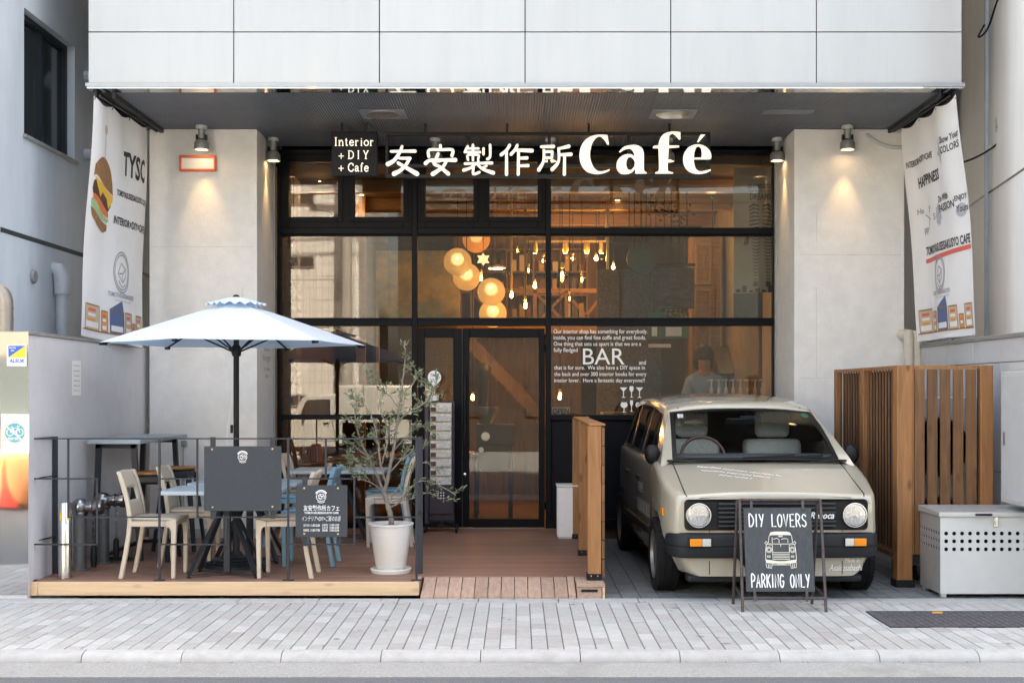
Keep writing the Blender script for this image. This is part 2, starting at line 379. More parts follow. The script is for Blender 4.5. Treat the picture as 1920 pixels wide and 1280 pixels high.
M('neighbour_white', (.78, .785, .79), .85, var=.05, vs_=3, bump=.25, bs=50, dirt=(.45, .45, .45), ds=2.0, dcut=.63, stretch=(2, 2, .3))
M('dark_glass', (.035, .045, .05), .12, spec=.8)
M('dark_metal', (.022, .028, .036), .45, .1, spec=.35, var=.1, vs_=20)
M('rail_metal', (.028, .033, .042), .55, .1, spec=.35, var=.12, vs_=20)
M('pipe_steel', (.30, .27, .24), .45, .6, var=.12, vs_=9)
M('pipe_plastic', (.42, .46, .50), .5, var=.1, vs_=6)
M('light_grey', (.50, .51, .52), .55, var=.06, vs_=10)
M('galvanised', (.56, .58, .585), .42, .55, var=.07, vs_=14, dirt=(.46, .47, .48), ds=5)
M('box_paint', (.60, .61, .60), .5, .1, var=.035, vs_=6)
M('rust_steel', (.09, .075, .075), .5, .6, var=.35, vs_=30, dirt=(.19, .075, .03), ds=9, dcut=.62)
M('black_plastic', (.008, .009, .011), .5, var=.1, vs_=30, spec=.25)
M('rubber', (.009, .009, .010), .85, spec=.25, var=.2, vs_=40)
M('white_paint', (.78, .78, .77), .6, var=.03, vs_=20)
M('white_vinyl', (.80, .80, .79), .5)
M('sign_slate', (.052, .058, .066), .75, spec=.3, var=.10, vs_=60, bump=.1, bs=300)
M('brass', (.62, .44, .20), .35, .9)
M('stainless', (.62, .62, .61), .2, 1.0, var=.06, vs_=20, stretch=(1, 1, 8))
M('pump_steel', (.30, .305, .32), .22, 1.0, var=.15, vs_=14)
M('pump_pipe', (.135, .145, .15), .5, .4, var=.15, vs_=20)
M('yellow_tape', (.80, .43, .02), .5)
M('beige_plastic', (.54, .46, .37), .5, var=.03, vs_=20)
M('blue_plastic', (.175, .36, .475), .5, var=.03, vs_=20)
M('table_top', (.33, .41, .455), .45, var=.06, vs_=8)
M('soil', (.035, .027, .02), .95, var=.4, vs_=60)
M('pot_white', (.74, .73, .71), .7, var=.04, vs_=12, bump=.1, bs=60, dirt=(.36, .31, .24), ds=7, dcut=.68)
M('bark', (.23, .195, .165), .85, var=.25, vs_=40, bump=.4, bs=80)
M('umbrella_cloth', (.62, .71, .80), .85, var=.02, vs_=8)
M('paper', (.86, .85, .82), .8, var=.03, vs_=20)
M('newsprint', (.62, .545, .46), .8, var=.28, vs_=34)
M('banner_cloth', (.80, .78, .78), .85, var=.03, vs_=4)
M('ink', (.03, .03, .034), .7)
M('ink_grey', (.30, .31, .34), .7)
M('ink_lilac', (.45, .44, .50), .7)
M('red_ink', (.72, .13, .10), .6)
M('brown_ink', (.30, .145, .06), .7, var=.3, vs_=25)
M('dark_brown_ink', (.10, .035, .022), .7, var=.3, vs_=30)
M('cheese_ink', (.80, .47, .05), .7)
M('tomato_ink', (.72, .17, .05), .7)
M('lettuce_ink', (.33, .50, .24), .7, var=.3, vs_=40)
M('navy_ink', (.09, .14, .28), .7)
M('orange_ink', (.72, .32, .10), .7)
M('tan_ink', (.60, .45, .30), .7)
M('orange_frame', (.66, .11, .025), .5)
M('lit_white', (.85, .84, .80), .5, emit=(1, .96, .88), es=.26)
GLASS('glass', (.93, .93, .92), 1.85)
GLASS('clear_glass', (.97, .97, .97), 1.45)
GLASS('dark_pane', (.70, .71, .71), 1.5)
GLASS('windscreen', (.88, .91, .90), 1.42)

# ================================================================== GROUND
ZR = -.075
road = MB().add([(-60, -60, ZR), (60, -60, ZR), (60, 7.10, ZR), (-60, 7.10, ZR)], [(0, 1, 2, 3)]).build('road', 'asphalt', kind='structure')
far = MB().add([(-60, 7.0, ZR - .05), (60, 7.0, ZR - .05), (60, 60, ZR - .05), (-60, 60, ZR - .05)], [(0, 1, 2, 3)]).build('ground', 'border_concrete', kind='structure')
gut = MB().hexa([(-30, 7.09, ZR - .04), (30, 7.09, ZR - .04), (30, 7.43, ZR - .04), (-30, 7.43, ZR - .04), (-30, 7.09, ZR + .006), (30, 7.09, ZR + .006), (30, 7.43, -.055), (-30, 7.43, -.055)]).build('gutter', 'gutter_concrete', kind='structure')
kerb = thing('kerb', None, None, (0, 7.47, -.05), kind='structure')
prof = [(7.405, -.08), (7.405, -.05), (7.413, -.03), (7.430, -.014), (7.455, -.004), (7.49, .001), (7.515, .001), (7.515, -.08)]
def kerb_mesh(): return MB().prism(prof, lambda p: Vector((.0025, p[0], p[1])), lambda p: Vector((.5955, p[0], p[1])))
k0 = None
X0 = PX(163, 7.51)
for i in range(-9, 16):
    if k0 is None:
        k0 = kerb_mesh().build('kerbstone', 'kerb_stone', kerb, world=False, smooth=60)
        k0.data.transform(Matrix.Translation((0, -7.47, .05))); k0.location = (X0 + .598 * i, 0, 0)
    else: inst(k0, kerb, (X0 + .598 * i, 0, random.uniform(-.002, .002)))
side = thing('sidewalk', None, None, (0, 8.4, 0), kind='structure')
MB().box(-14, 14, 7.516, 9.19, -.08, -.0075).build('bedding', 'joint_sand', side, smooth=0)
# pavers 98 x 198 mm in columns that run from the kerb to the shop
def paver_proto(m, i, wx, wy, name='paver'):
    c = .003
    V = [(-wx / 2, -wy / 2, -.03), (wx / 2, -wy / 2, -.03), (wx / 2, wy / 2, -.03), (-wx / 2, wy / 2, -.03),
         (-wx / 2, -wy / 2, -c), (wx / 2, -wy / 2, -c), (wx / 2, wy / 2, -c), (-wx / 2, wy / 2, -c),
         (-wx / 2 + c, -wy / 2 + c, 0), (wx / 2 - c, -wy / 2 + c, 0), (wx / 2 - c, wy / 2 - c, 0), (-wx / 2 + c, wy / 2 - c, 0)]
    Fc = [(0, 1, 5, 4), (1, 2, 6, 5), (2, 3, 7, 6), (3, 0, 4, 7), (4, 5, 9, 8), (5, 6, 10, 9), (6, 7, 11, 10), (7, 4, 8, 11), (8, 9, 10, 11)]
    return V, Fc
def lay(parent, x0, x1, y0, y1, cw, cl, mats, wts, name, npart, joint=.0058, cross=.0075, skip=None, base=(0, 0, 0)):
    cells = []
    ncol = int((x1 - x0) / cw)
    for i in range(ncol):
        x = x0 + (i + .5) * cw; y = y0 - random.choice((0, .25, .5, .75)) * cl
        while y < y1 - .01:
            a, b = max(y, y0), min(y + cl, y1)
            if b - a > .02 and not (skip and skip(x, (a + b) / 2)): cells.append((x, a, b, random.choices(range(len(mats)), wts)[0], random.uniform(-.0012, .0012), random.gauss(0, .4)))
            y += cl
    vis = [c for c in cells if abs(c[0] - PX(960, c[1])) < 960 * c[1] / F + .05]
    vis.sort(key=lambda c: c[1]); keep = set(map(id, vis[:npart])); protos = {}
    rest = []
    for c in cells:
        if id(c) not in keep: rest.append(c); continue
        ln = round(c[2] - c[1], 3); k = (c[3], ln)
        if k not in protos:
            V, Fc = paver_proto(None, 0, cw - joint, ln - cross); protos[k] = MB().add(V, Fc).build(name, mats[c[3]], parent, world=False, recalc=False, smooth=0); o = protos[k]
            o.location = (c[0] - base[0], (c[1] + c[2]) / 2 - base[1], c[4] - base[2])
        else: o = inst(protos[k], parent, (c[0] - base[0], (c[1] + c[2]) / 2 - base[1], c[4] - base[2]))
        o.rotation_euler = (R(c[5] * .25), R(c[5] * .25), 0)
    V2, F2, MI = [], [], []
    for c in rest:
        V, Fc = paver_proto(None, 0, cw - joint, c[2] - c[1] - cross); o = len(V2)
        V2 += [(p[0] + c[0] - base[0], p[1] + (c[1] + c[2]) / 2 - base[1], p[2] + c[4] - base[2]) for p in V]; F2 += [tuple(i + o for i in f) for f in Fc]; MI += [c[3]] * len(Fc)
    me = bpy.data.meshes.new('far_pavers'); me.from_pydata(V2, [], F2)
    for m in mats: me.materials.append(m)
    me.polygons.foreach_set('material_index', MI)
    o = bpy.data.objects.new('far_pavers', me); COL.objects.link(o); o.parent = parent; o['kind'] = 'stuff'
PLX, PLY0, PLY1 = 2.465, 8.215, 8.785
lay(side, -6.0, 6.0, 7.52, 9.185, .0981, .1975, PAV, (.16, .30, .30, .24), 'paver', 300, skip=lambda x, y: x > PLX + .05 and PLY0 + .1 < y < PLY1 - .1, base=(0, 8.4, 0))
bor = thing('border_strip', None, None, (0, 9.28, 0), kind='structure')
b0 = None
for i in range(-16, 17):
    if b0 is None:
        b0 = MB().box(-.297, .297, -.086, .086, -.08, .002).build('border_block', 'border_concrete', bor, world=False, bevel=.004); b0.location = (i * .6, 0, 0)
    else: inst(b0, bor, (i * .6, random.uniform(-.003, .003), random.uniform(-.002, .001)))
MB().box(-10, 10, -.09, .09, -.1, -.01).build('bedding', 'joint_sand', bor, world=False, smooth=0)
bay = thing('parking_bay', None, None, (2.3, 11.2, 0), kind='structure')
MB().box(.50, 4.6, 9.37, 13.6, -.08, -.009).build('bedding', 'joint_sand', bay, smooth=0)
lay(bay, .64, 4.15, 9.375, 13.15, .146, .098, [MATS['bay_paver']], (1,), 'paver', 180, joint=.006, cross=.003, base=(2.3, 11.2, 0))
# cast-iron style chequer cover sunk into the sidewalk
pl = thing('utility_cover', 'large dark chequered metal utility cover set in the sidewalk beside the metal storage box', 'utility cover', (3.4, 8.5, 0))
M('cover_iron', (.085, .08, .092), .65, .0, var=.2, vs_=14, spec=.3)
MB().box(PLX, 4.9, PLY0, PLY1, -.03, .0045).build('plate', 'cover_iron', pl)
rim = MB(); 
for a in ((PLX, 4.9, PLY0, PLY0 + .018), (PLX, 4.9, PLY1 - .018, PLY1), (PLX, PLX + .05, PLY0 + .018, PLY1 - .018)): rim.box(*a, -.02, .0105)
rim.build('rim', 'cover_iron', pl, bevel=.003)
st = MB(); x_z, x_t = .003, .0095
for i in range(44):
    for j in range(11):
        x = PLX + .085 + i * .048; y = PLY0 + .045 + j * .047; c, s_ = (.016, .005) if (i + j) % 2 else (.005, .016)
        st.hexa([(x - c, y - s_, x_z), (x + c, y - s_, x_z), (x + c, y + s_, x_z), (x - c, y + s_, x_z), (x - c * .7, y - s_ * .7, x_t), (x + c * .7, y - s_ * .7, x_t), (x + c * .7, y + s_ * .7, x_t), (x - c * .7, y + s_ * .7, x_t)])
st.build('treads', 'cover_iron', pl, kind='stuff', smooth=0)
MB().box(2.92, 2.99, 8.715, 8.735, .004, .0125).build('tab', 'yellow_tape', pl)

# ================================================================== DECK
DZ = .115
deck = thing('wooden_deck', 'raised brown wooden terrace deck with pale pine front edge', 'deck', (-1.5, 11.3, 0))
def boards(x0, x1, y0, y1, pitch=.1385, name='board'):
    pr = None; y = y0
    while y + pitch <= y1 + .01:
        loc = ((x0 + x1) / 2, y + pitch / 2, DZ)
        if pr is None:
            pr = MB().box(-(x1 - x0) / 2, (x1 - x0) / 2, -pitch / 2 + .002, pitch / 2 - .002, -.025, 0).build(name, 'deck_wood', deck, world=False, bevel=.003, seg=1); pr.location = v3(loc) - deck.location
        else: inst(pr, deck, v3((loc[0], loc[1], DZ + random.uniform(-.001, .001))) - deck.location)
        y += pitch
boards(-3.71, -.76, 9.445, 9.735)
boards(-3.71, .648, 9.735 - .013, 13.19)
MB().box(-3.70, .64, 9.8, 13.1, .0, .088).build('underframe', 'joint_sand', deck, smooth=0)
MB().box(-3.70, -.78, 9.5, 9.8, .0, .088).build('underframe', 'joint_sand', deck, smooth=0)
MB().box(-3.655, -.757, 9.412, 9.443, .015, .117).build('fascia', 'pine_fascia', deck, bevel=.003)
MB().box(-3.78, -3.657, 9.410, 9.441, .014, .116).build('fascia', 'pine_fascia', deck, bevel=.003)
MB().hexa([(-.790, 9.444, .012), (-.757, 9.444, .012), (-.757, 9.72, .012), (-.790, 9.72, .012), (-.790, 9.444, .116), (-.757, 9.444, .116), (-.757, 9.72, .116), (-.790, 9.72, .116)]).build('side_board', 'ramp_wood', deck)
MB().box(.625, .65, 9.62, 13.18, .01, .088).build('side_board', 'cedar_dark', deck)
ramp = thing('entrance_ramp', 'short sloping ramp of weathered wooden planks leading up to the deck entrance', 'ramp', (-.18, 9.55, 0))
pr = None
for i in range(11):
    x = -.742 + (i + .5) * .1018
    if pr is None:
        wv = .0487; V = [(-wv, -.20, -.004), (wv, -.20, -.004), (wv, .185, .085), (-wv, .185, .085), (-wv, -.20, .022), (wv, -.20, .022), (wv, .185, .111), (-wv, .185, .111)]
        pr = MB().hexa(V).build('plank', 'ramp_wood', ramp, world=False, bevel=.003, seg=1); pr.location = (x + .18, 0, .0)
    else: inst(pr, ramp, (x + .18, random.uniform(-.004, .004), random.uniform(-.002, .002)))
MB().hexa([(.381, 9.35, .0), (.436, 9.35, .0), (.436, 9.735, .0), (.381, 9.735, .0), (.381, 9.35, .03), (.436, 9.35, .03), (.436, 9.735, .116), (.381, 9.735, .116)]).build('edge_board', 'ramp_wood', ramp, bevel=.003)
eb = thing('deck_end_block', 'small wooden block with a dark slot below the front fence post', 'wooden block', (.545, 9.5, 0))
MB().box(.445, .632, 9.362, 9.615, .0, .085).build('body', 'ramp_wood', eb, bevel=.004)
MB().box(.442, .655, 9.355, 9.715, .0865, .113).build('top_board', 'ramp_wood', eb, bevel=.003)
MB().box(.636, .655, 9.354, 9.615, .0, .085).build('side_board', 'pine_fascia', eb, bevel=.003)
MB().box(.475, .60, 9.357, 9.361, .05, .07).build('slot', 'black_plastic', eb)

# ================================================================== CAFE BUILDING
DF, DP, DW = 10.68, 12.28, 13.20                      # depth of facade, of pillar fronts, of the glass
CZ = 4.17
XL, XR = PX(165, DF), PX(1804, DF)
bld = thing('cafe_building', 'white panelled building over the cafe entrance with deep grey soffit', 'building', (0, 13, 0))
MB().box(XL + .02, XR - .02, DF + .05, 20.5, 4.24, 14.5).build('upper_wall', 'panel_joint', bld, smooth=0)
pw = (XR - XL) / 6; pr = {}
for r_, (z0, z1) in enumerate(((4.226, 4.662), (4.670, 5.70), (5.708, 6.74), (6.748, 7.78), (7.788, 11.0), (11.01, 14.4))):
    for i in range(6):
        x = XL + (i + .5) * pw
        if r_ not in pr: pr[r_] = MB().box(-pw / 2 + .004, pw / 2 - .004, 0, .045, 0, z1 - z0).build('panel', 'panel_white', bld, world=False, bevel=.003); o = pr[r_]
        else: o = inst(pr[r_], bld, (0, 0, 0))
        o.location = v3((x, DF, z0)) - bld.location; o.rotation_euler = (random.uniform(-.0012, .0012), 0, random.uniform(-.0012, .0012))
MB().box(XL - .012, XR + .012, DF - .04, DF + .02, 4.186, 4.219).build('edge_trim', 'white_metal', bld, bevel=.003)
MB().box(XL, XR, DF - .03, DF + .12, 4.172, 4.1855).build('polished_strip', 'mirror_steel', bld)
sof = MB(); NR = 290; xa, xb = XL + .20, XR - .17; st_ = (xb - xa) / NR
for i in range(NR):
    x = xa + i * st_
    sof.add([(x, DF + .12, CZ), (x + st_ * .5, DF + .12, CZ), (x + st_ * .5, DW + .1, CZ), (x, DW + .1, CZ)], [(0, 1, 2, 3)])
    sof.add([(x + st_ * .5, DF + .12, CZ), (x + st_ * .62, DF + .12, CZ + .018), (x + st_ * .88, DF + .12, CZ + .018), (x + st_, DF + .12, CZ),
             (x + st_ * .5, DW + .1, CZ), (x + st_ * .62, DW + .1, CZ + .018), (x + st_ * .88, DW + .1, CZ + .018), (x + st_, DW + .1, CZ)], [(0, 1, 5, 4), (1, 2, 6, 5), (2, 3, 7, 6)])
sof.build('soffit', 'soffit_metal', bld, smooth=0, recalc=False)
MB().box(XL, XR, DF + .12, DW + .2, CZ + .02, 4.238).build('soffit_back', 'soffit_edge', bld, smooth=0)
for s_, x0, x1 in ((0, XL, XL + .035), (1, XL + .165, XL + .199), (2, XR - .169, XR - .135), (3, XR - .035, XR)):
    MB().box(x0, x1, DF + .121, DP - .01, CZ - .045, CZ + .019).build('soffit_channel', 'soffit_edge', bld, bevel=.004)
MB().box(-3.663, -2.594, DP, 20.4, 0, CZ - .002).build('pillar', 'plaster', bld, bevel=.006)
MB().box(2.737, 3.83, DP, 20.4, 0, CZ - .002).build('pillar', 'plaster', bld, bevel=.006)
for x0, x1 in ((-3.668, -2.59), (2.733, 3.835)): MB().box(x0, x1, DP - .006, DP + .3, 0, .205).build('plinth', 'border_concrete', bld, bevel=.003)
for x0, x1, z in ((-3.6, -2.65, 1.98), (-3.62, -2.63, 3.0), (2.80, 3.8, 2.92), (2.79, 3.81, 1.7)):   # hairline joints of the render
    MB().box(x0, x1, DP - .0012, DP + .002, z, z + .003).build('render_joint', M('joint_line', (.50, .46, .42), .9, var=.3, vs_=9), bld)
for x, z0, z1 in ((2.955, 1.7, 2.6), (2.957, 3.05, 3.35), (-2.74, 2.2, 2.6)): MB().box(x, x + .003, DP - .0012, DP + .002, z0, z1).build('render_crack', M('joint_line', (.50, .46, .42), .9), bld)
MB().box(-2.596, -2.45, DW + .02, DW + .25, CZ - .2, 4.235).build('header', 'soffit_edge', bld)
MB().box(-2.593, 2.736, DW - .05, DW + .2, CZ - .035, CZ - .003).build('header_trim', 'soffit_metal', bld)
MB().box(-3.66, 3.83, 20.4, 20.6, 0, 4.23).build('rear_wall', 'plaster', bld)
MB().box(PX(1430, 11.55), PX(1525, 11.55), 11.44, 11.62, CZ - .004, CZ - .001).build('access_panel', 'soffit_metal', bld)
# vertical corner trims at the two sides of the glazing
for x0, x1 in ((-2.593, -2.572), (2.715, 2.736)): MB().box(x0, x1, DW - .12, DW - .06, DZ, CZ - .04).build('reveal_trim', 'white_metal', bld)

# ================================================================== SIDE WALLS
pw_ = thing('boundary_wall', 'grey rendered boundary wall beside the terrace with a polished steel end', 'wall', (-3.9, 10.8, 0))
MB().box(-4.02, -3.716, 9.37, 12.40, -.02, 1.995).build('wall', 'parapet_paint', pw_, bevel=.004)
MB().box(-4.04, -3.704, 9.375, 12.27, 1.9955, 2.022).build('coping', 'cap_metal', pw_, bevel=.004)
MB().grid(lambda u, v: Vector((-4.03 + u * .322, 9.362 - .00012 * math.sin(u * 6.3) - .00018 * math.sin(v * 17 + u * 3), .03 + v * 1.985)), 12, 60).build('steel_cladding', 'mirror_steel', pw_)
rw = thing('tiled_wall', 'low pale grey panelled boundary wall behind the storage box', 'wall', (4.1, 10.5, 0))
MB().box(3.965, 4.3, 8.9, 12.7, -.02, 2.0).build('core', 'panel_joint', rw, smooth=0)
M('wall_panel', (.52, .52, .53), .6, var=.04, vs_=4, rnd=.03, dirt=(.37, .37, .39), ds=2)
for z0, z1 in ((.0, .90), (.906, 1.80), (1.806, 1.995)):
    for i in range(6):
        y0 = 8.9 + i * .62; MB().box(3.95, 3.966, y0 + .003, y0 + .617, z0, z1).build('panel', 'wall_panel', rw, bevel=.002)
MB().box(3.935, 4.32, 8.9, 12.7, 1.9955, 2.03).build('coping', 'cap_metal', rw, bevel=.004)
# ---- neighbour on the left: receding painted wall with a window
nl = thing('neighbour_building', 'blue grey painted neighbouring building with a dark window past the hamburger banner', 'building', (-5.5, 12, 0))
WX = -4.22
dyf = lambda px: -WX * F / (CX - px)                       # depth where the wall crosses a photo column
def nz_(py, px): return PZ(py, dyf(px))
yw0, yw1 = dyf(45), dyf(140); zt = PZ(14, yw0); zb0 = PZ(252, yw0)
mbw = MB()
for (y0, y1, z0, z1) in ((10.05, yw0, 0, 14.), (yw1, 20, 0, 14.), (yw0, yw1, 0, zb0), (yw0, yw1, zt, 14.)): mbw.box(-9.0, WX, y0, y1, z0, z1)
mbw.build('wall', 'neighbour_paint', nl, smooth=0)
MB().box(WX - .13, WX - .11, yw0, yw1, zb0, zt).build('window_pane', 'dark_glass', nl)
fr = MB()
for (y0, y1, z0, z1) in ((yw0, yw0 + .05, zb0, zt), (yw1 - .05, yw1, zb0, zt), (yw0 + .05, yw1 - .05, zb0, zb0 + .05), (yw0 + .05, yw1 - .05, zt - .05, zt), ((yw0 + yw1) / 2 - .03, (yw0 + yw1) / 2 + .03, zb0 + .05, zt - .05)): fr.box(WX - .12, WX - .07, y0, y1, z0, z1)
fr.build('window_frame', 'dark_metal', nl)
MB().box(WX - .1, WX + .03, yw0 - .03, yw1 + .04, zb0 - .03, zb0 - .001).build('window_sill', 'cap_metal', nl, bevel=.004)
zj = PZ(430, 10.08); MB().box(WX - .02, WX + .004, 10.08, 16, zj - .02, zj + .02).build('wall_joint', 'dark_metal', nl)
vx = dyf(61); MB().lathe([(.062, -.01), (.062, .02), (.05, .03)], (WX, vx, PZ(518, vx)), 24, 'x').build('round_vent', 'cap_metal', nl)
pip = thing('drain_pipe', 'grey hooded vent pipe rising up the blue neighbouring wall', 'pipe', (WX + .08, dyf(100), 0)); py_ = dyf(100)
MB().tube([(WX + .08, py_, .2), (WX + .08, py_, PZ(545, py_))], .055, 16).build('pipe', 'pipe_plastic', pip)
MB().tube([(WX + .08, py_, PZ(552, py_)), (WX + .08, py_, PZ(520, py_)), (WX + .05, py_, PZ(506, py_)), (WX - .02, py_, PZ(503, py_))], [.07, .075, .07, .06], 16).build('hood', 'pipe_plastic', pip)
MB().lathe([(.062, -.012), (.062, .012)], (WX + .08, py_, PZ(549, py_)), 16).build('clip', 'dark_metal', pip)
sp = thing('steel_duct', 'bent brownish steel flue pipe above the boundary wall end', 'pipe', (-4.1, 9.9, 0))
dq = 10.0; MB().tube(catmull([(PX(10, dq), dq, 1.6), (PX(10, dq), dq, PZ(590, dq)), (PX(9, dq), dq, PZ(562, dq)), (PX(0, dq), dq, PZ(548, dq)), (PX(-30, dq), dq, PZ(545, dq))], 5), .062, 18).build('pipe', 'pipe_steel', sp)
for y_ in (578, 598): MB().lathe([(.066, -.008), (.066, .008)], (PX(10, dq), dq, PZ(y_, dq)), 18).build('band', 'pipe_steel', sp)
for zz, yy in ((250, 11.0), (395, 11.6)):
    t = thing('wall_vent', 'small grey vent hood peeping out beside the white facade edge' if zz == 250 else 'small grey vent hood peeping out behind the hamburger banner', 'vent', (WX + .05, yy, PZ(zz, yy)), group='vent hoods in the gap between the buildings')
    yv = dyf(160); MB().tube([(WX, yv, PZ(zz - 105, yv)), (WX + .1, yv, PZ(zz - 105, yv)), (WX + .16, yv, PZ(zz - 88, yv))], [.06, .065, .055], 14).build('hood', 'pipe_plastic', t)
# ---- neighbour on the right: bright stained wall, slightly turned
nr = thing('white_building', 'bright stained white neighbouring building beyond the slogan banner', 'building', (5.4, 12, 0))
ax, ay = 4.02, 9.0; bx_, by_ = 4.62, 13.2
MB().hexa([(ax, ay, 0), (9, ay, 0), (9, 20, 0), (bx_, by_, 0), (ax, ay, 14), (9, ay, 14), (9, 20, 14), (bx_, by_, 14)]).build('wall', 'neighbour_white', nr, smooth=0)
MB().box(4.52, 9, 13.2, 22, 0, 14).build('rear_wall', 'neighbour_paint', nr, smooth=0)
wx_ = lambda y: ax + (bx_ - ax) * (y - ay) / (by_ - ay)
zj = PZ(351, 11.2)
MB().bar((wx_(9.1), 9.1, zj), (wx_(13.1), 13.1, zj), .006, .02).build('wall_joint', 'dark_metal', nr)
cd_ = thing('conduit_pipe', 'thin vertical conduit pipe clipped to the shaded white wall', 'pipe', (4.35, 11.6, 2.0))
dq = 11.55; xq = PX(1850, dq)
MB().tube([(xq, dq, 1.9), (xq, dq, 5.6)], .022, 12).build('pipe', 'pipe_plastic', cd_)
for y_ in (222, 568): MB().bar((xq - .01, dq, PZ(y_, dq)), (wx_(dq) + .02, dq, PZ(y_, dq)), .03, .03).build('clip', 'dark_metal', cd_)
jb = thing('junction_box', 'small grey electrical junction box on the stained white wall', 'electrical box', (4.36, 11.3, 3.9))
dq = 11.2; xq = PX(1877, dq)
MB().box(xq - .035, wx_(dq) + .02, dq - .05, dq + .05, PZ(247, dq), PZ(219, dq)).build('case', 'light_grey', jb, bevel=.006)
MB().lathe([(.016, 0), (.016, .008)], (xq - .036, dq, PZ(238, dq)), 12, 'x').build('dial', 'cap_metal', jb)
tag(MB().tube(catmull([(xq, dq, PZ(247, dq)), (xq - .02, dq + .03, PZ(268, dq)), (xq - .12, dq + .4, PZ(283, dq)), (xq - .25, dq + .7, PZ(280, dq)), (xq - .3, dq + .75, PZ(235, dq))], 6), .01, 8).build('cable', 'black_plastic'), 'black cable looping down from the junction box into the gap', 'cable')
tag(MB().tube(catmull([(4.9, 10.0, 5.25), (4.45, 10.5, 4.95), (4.33, 10.6, 4.9), (4.27, 10.9, 5.1), (4.25, 11.2, 4.85), (4.2, 11.3, 4.8), (4.24, 11.25, 4.9)], 6), .009, 8).build('cable', 'black_plastic'), 'black wire drooping across the top of the white wall', 'cable')
mc = thing('meter_cabinet', 'pale grey meter cabinet fixed to the panelled wall above the storage box', 'cabinet', (3.87, 9.4, .7))
MB().box(3.79, 3.949, 9.0, 9.72, .70, 1.72).build('case', 'light_grey', mc, bevel=.008)
MB().box(3.784, 3.7895, 9.02, 9.69, .73, 1.69).build('door', 'light_grey', mc, bevel=.002)
MB().box(3.777, 3.7835, 9.62, 9.65, 1.15, 1.25).build('handle', 'cap_metal', mc)
eo = thing('outlet_box', 'small grey outlet box on the left pillar above the bar table', 'outlet box', (PX(346, DP), DP, PZ(838, DP)))
MB().box(PX(341, DP), PX(351, DP), DP - .04, DP - .001, PZ(836, DP), PZ(825, DP)).build('case', 'cap_metal', eo, bevel=.004)
MB().tube([(PX(346, DP), DP - .015, PZ(836, DP)), (PX(346, DP), DP - .015, .206)], .01, 8).build('conduit', 'light_grey', eo)
# insulated air-conditioner lines in the gap
ap = thing('insulated_pipes', 'two cream wrapped air conditioner pipes behind the wooden slat screen', 'pipe', (3.93, 12.4, 0))
for k, (p0, p1) in enumerate(((1700, 1690), (1717, 1700))):
    d_ = 12.2 - .02; MB().tube(catmull([(PX(p0 + 4, d_), d_, .6), (PX(p0 + 4, d_), d_, PZ(650, d_)), (PX(p0, d_), d_ + .05, PZ(630, d_)), (PX(p1, d_) - .02, d_ + .25, PZ(622, d_))], 5), .05, 14).build('pipe', M('cream_wrap', (.55, .50, .42), .7, var=.08, vs_=20), ap)

# ================================================================== STOREFRONT
def wx(px): return PX(px, DW)
def wz(py): return PZ(py, DW)
GLASS('shop_glass', (.83, .82, .80), 1.54)
sf = thing('shop_window', 'black framed glass shopfront with transom windows and big panes', 'shopfront', (0, DW, DZ))
def fbar(x0, x1, y0, y1, name='mullion', a=-.05, b=.05, mat='black_frame', bev=.004):
    return MB().box(wx(x0), wx(x1), DW + a, DW + b, wz(y1), wz(y0)).build(name, mat, sf, bevel=bev)
ZB = 735 + (EYE - DZ - .001) * F / DW
fbar(521, 528, 276, ZB, 'jamb'); fbar(1448, 1453, 276, ZB, 'jamb')
fbar(528, 1448, 276, 290, 'head_rail')
fbar(773, 783, 290, ZB, 'mullion', -.06, .06); fbar(1023, 1033, 290, ZB, 'mullion', -.06, .06)
for a, b in ((528, 773), (783, 1023), (1033, 1448)):
    fbar(a, b, 428, 440, 'rail', -.055, .055); fbar(a, b, 601, 611, 'rail', -.055, .055)
    fbar(a, b, 596, 601, 'rail_lip', -.03, .05); fbar(a, b, 440, 443, 'rail_lip', -.03, .05)
fbar(528, 773, 777, 786, 'sill', -.07, .06); fbar(1033, 1448, 777, 787, 'sill', -.07, .06)
fbar(528, 773, ZB - 10, ZB, 'bottom_rail')
fbar(1033, 1448, 787, 972, 'lower_panel', -.02, .05, 'black_panel'); fbar(1033, 1448, 972, ZB, 'skirting', -.05, .05)
fbar(1172, 1179, 790, 972, 'panel_batten', -.03, -.02)
for a, b in ((528, 543), (635, 665), (757, 773), (783, 798), (888, 918), (1008, 1023)): fbar(a, b, 290, 428, 'sash_post', -.04, .05)
for a, b in ((543, 635), (665, 757), (798, 888), (918, 1008)):
    fbar(a, b, 290, 305, 'sash_rail', -.04, .05); fbar(a, b, 408, 428, 'sash_rail', -.04, .05)
    sr = MB()
    for (p, q, r_, s_) in ((a - 9, a, 296, 417), (b, b + 9, 296, 417), (a, b, 296, 305), (a, b, 408, 417)): sr.box(wx(p), wx(q), DW - .055, DW - .0395, wz(s_), wz(r_))
    sr.build('sash', 'black_frame', sf, bevel=.003)
def pane(x0, x1, y0, y1, parent=None, d=0., mat='shop_glass'):
    o = MB().box(wx(x0) - .004, wx(x1) + .004, DW + d - .003, DW + d + .003, wz(y1) - .004, wz(y0) + .004).build('pane', mat, parent or sf, smooth=0); return o
for a, b in ((543, 635), (665, 757), (798, 888), (918, 1008)): pane(a, b, 305, 408)
pane(1033, 1448, 290, 428)
for a, b in ((528, 773), (783, 1023), (1033, 1448)): pane(a, b, 440, 601)
pane(528, 773, 611, 777); pane(1033, 1448, 611, 777); pane(528, 773, 786, ZB - 10)
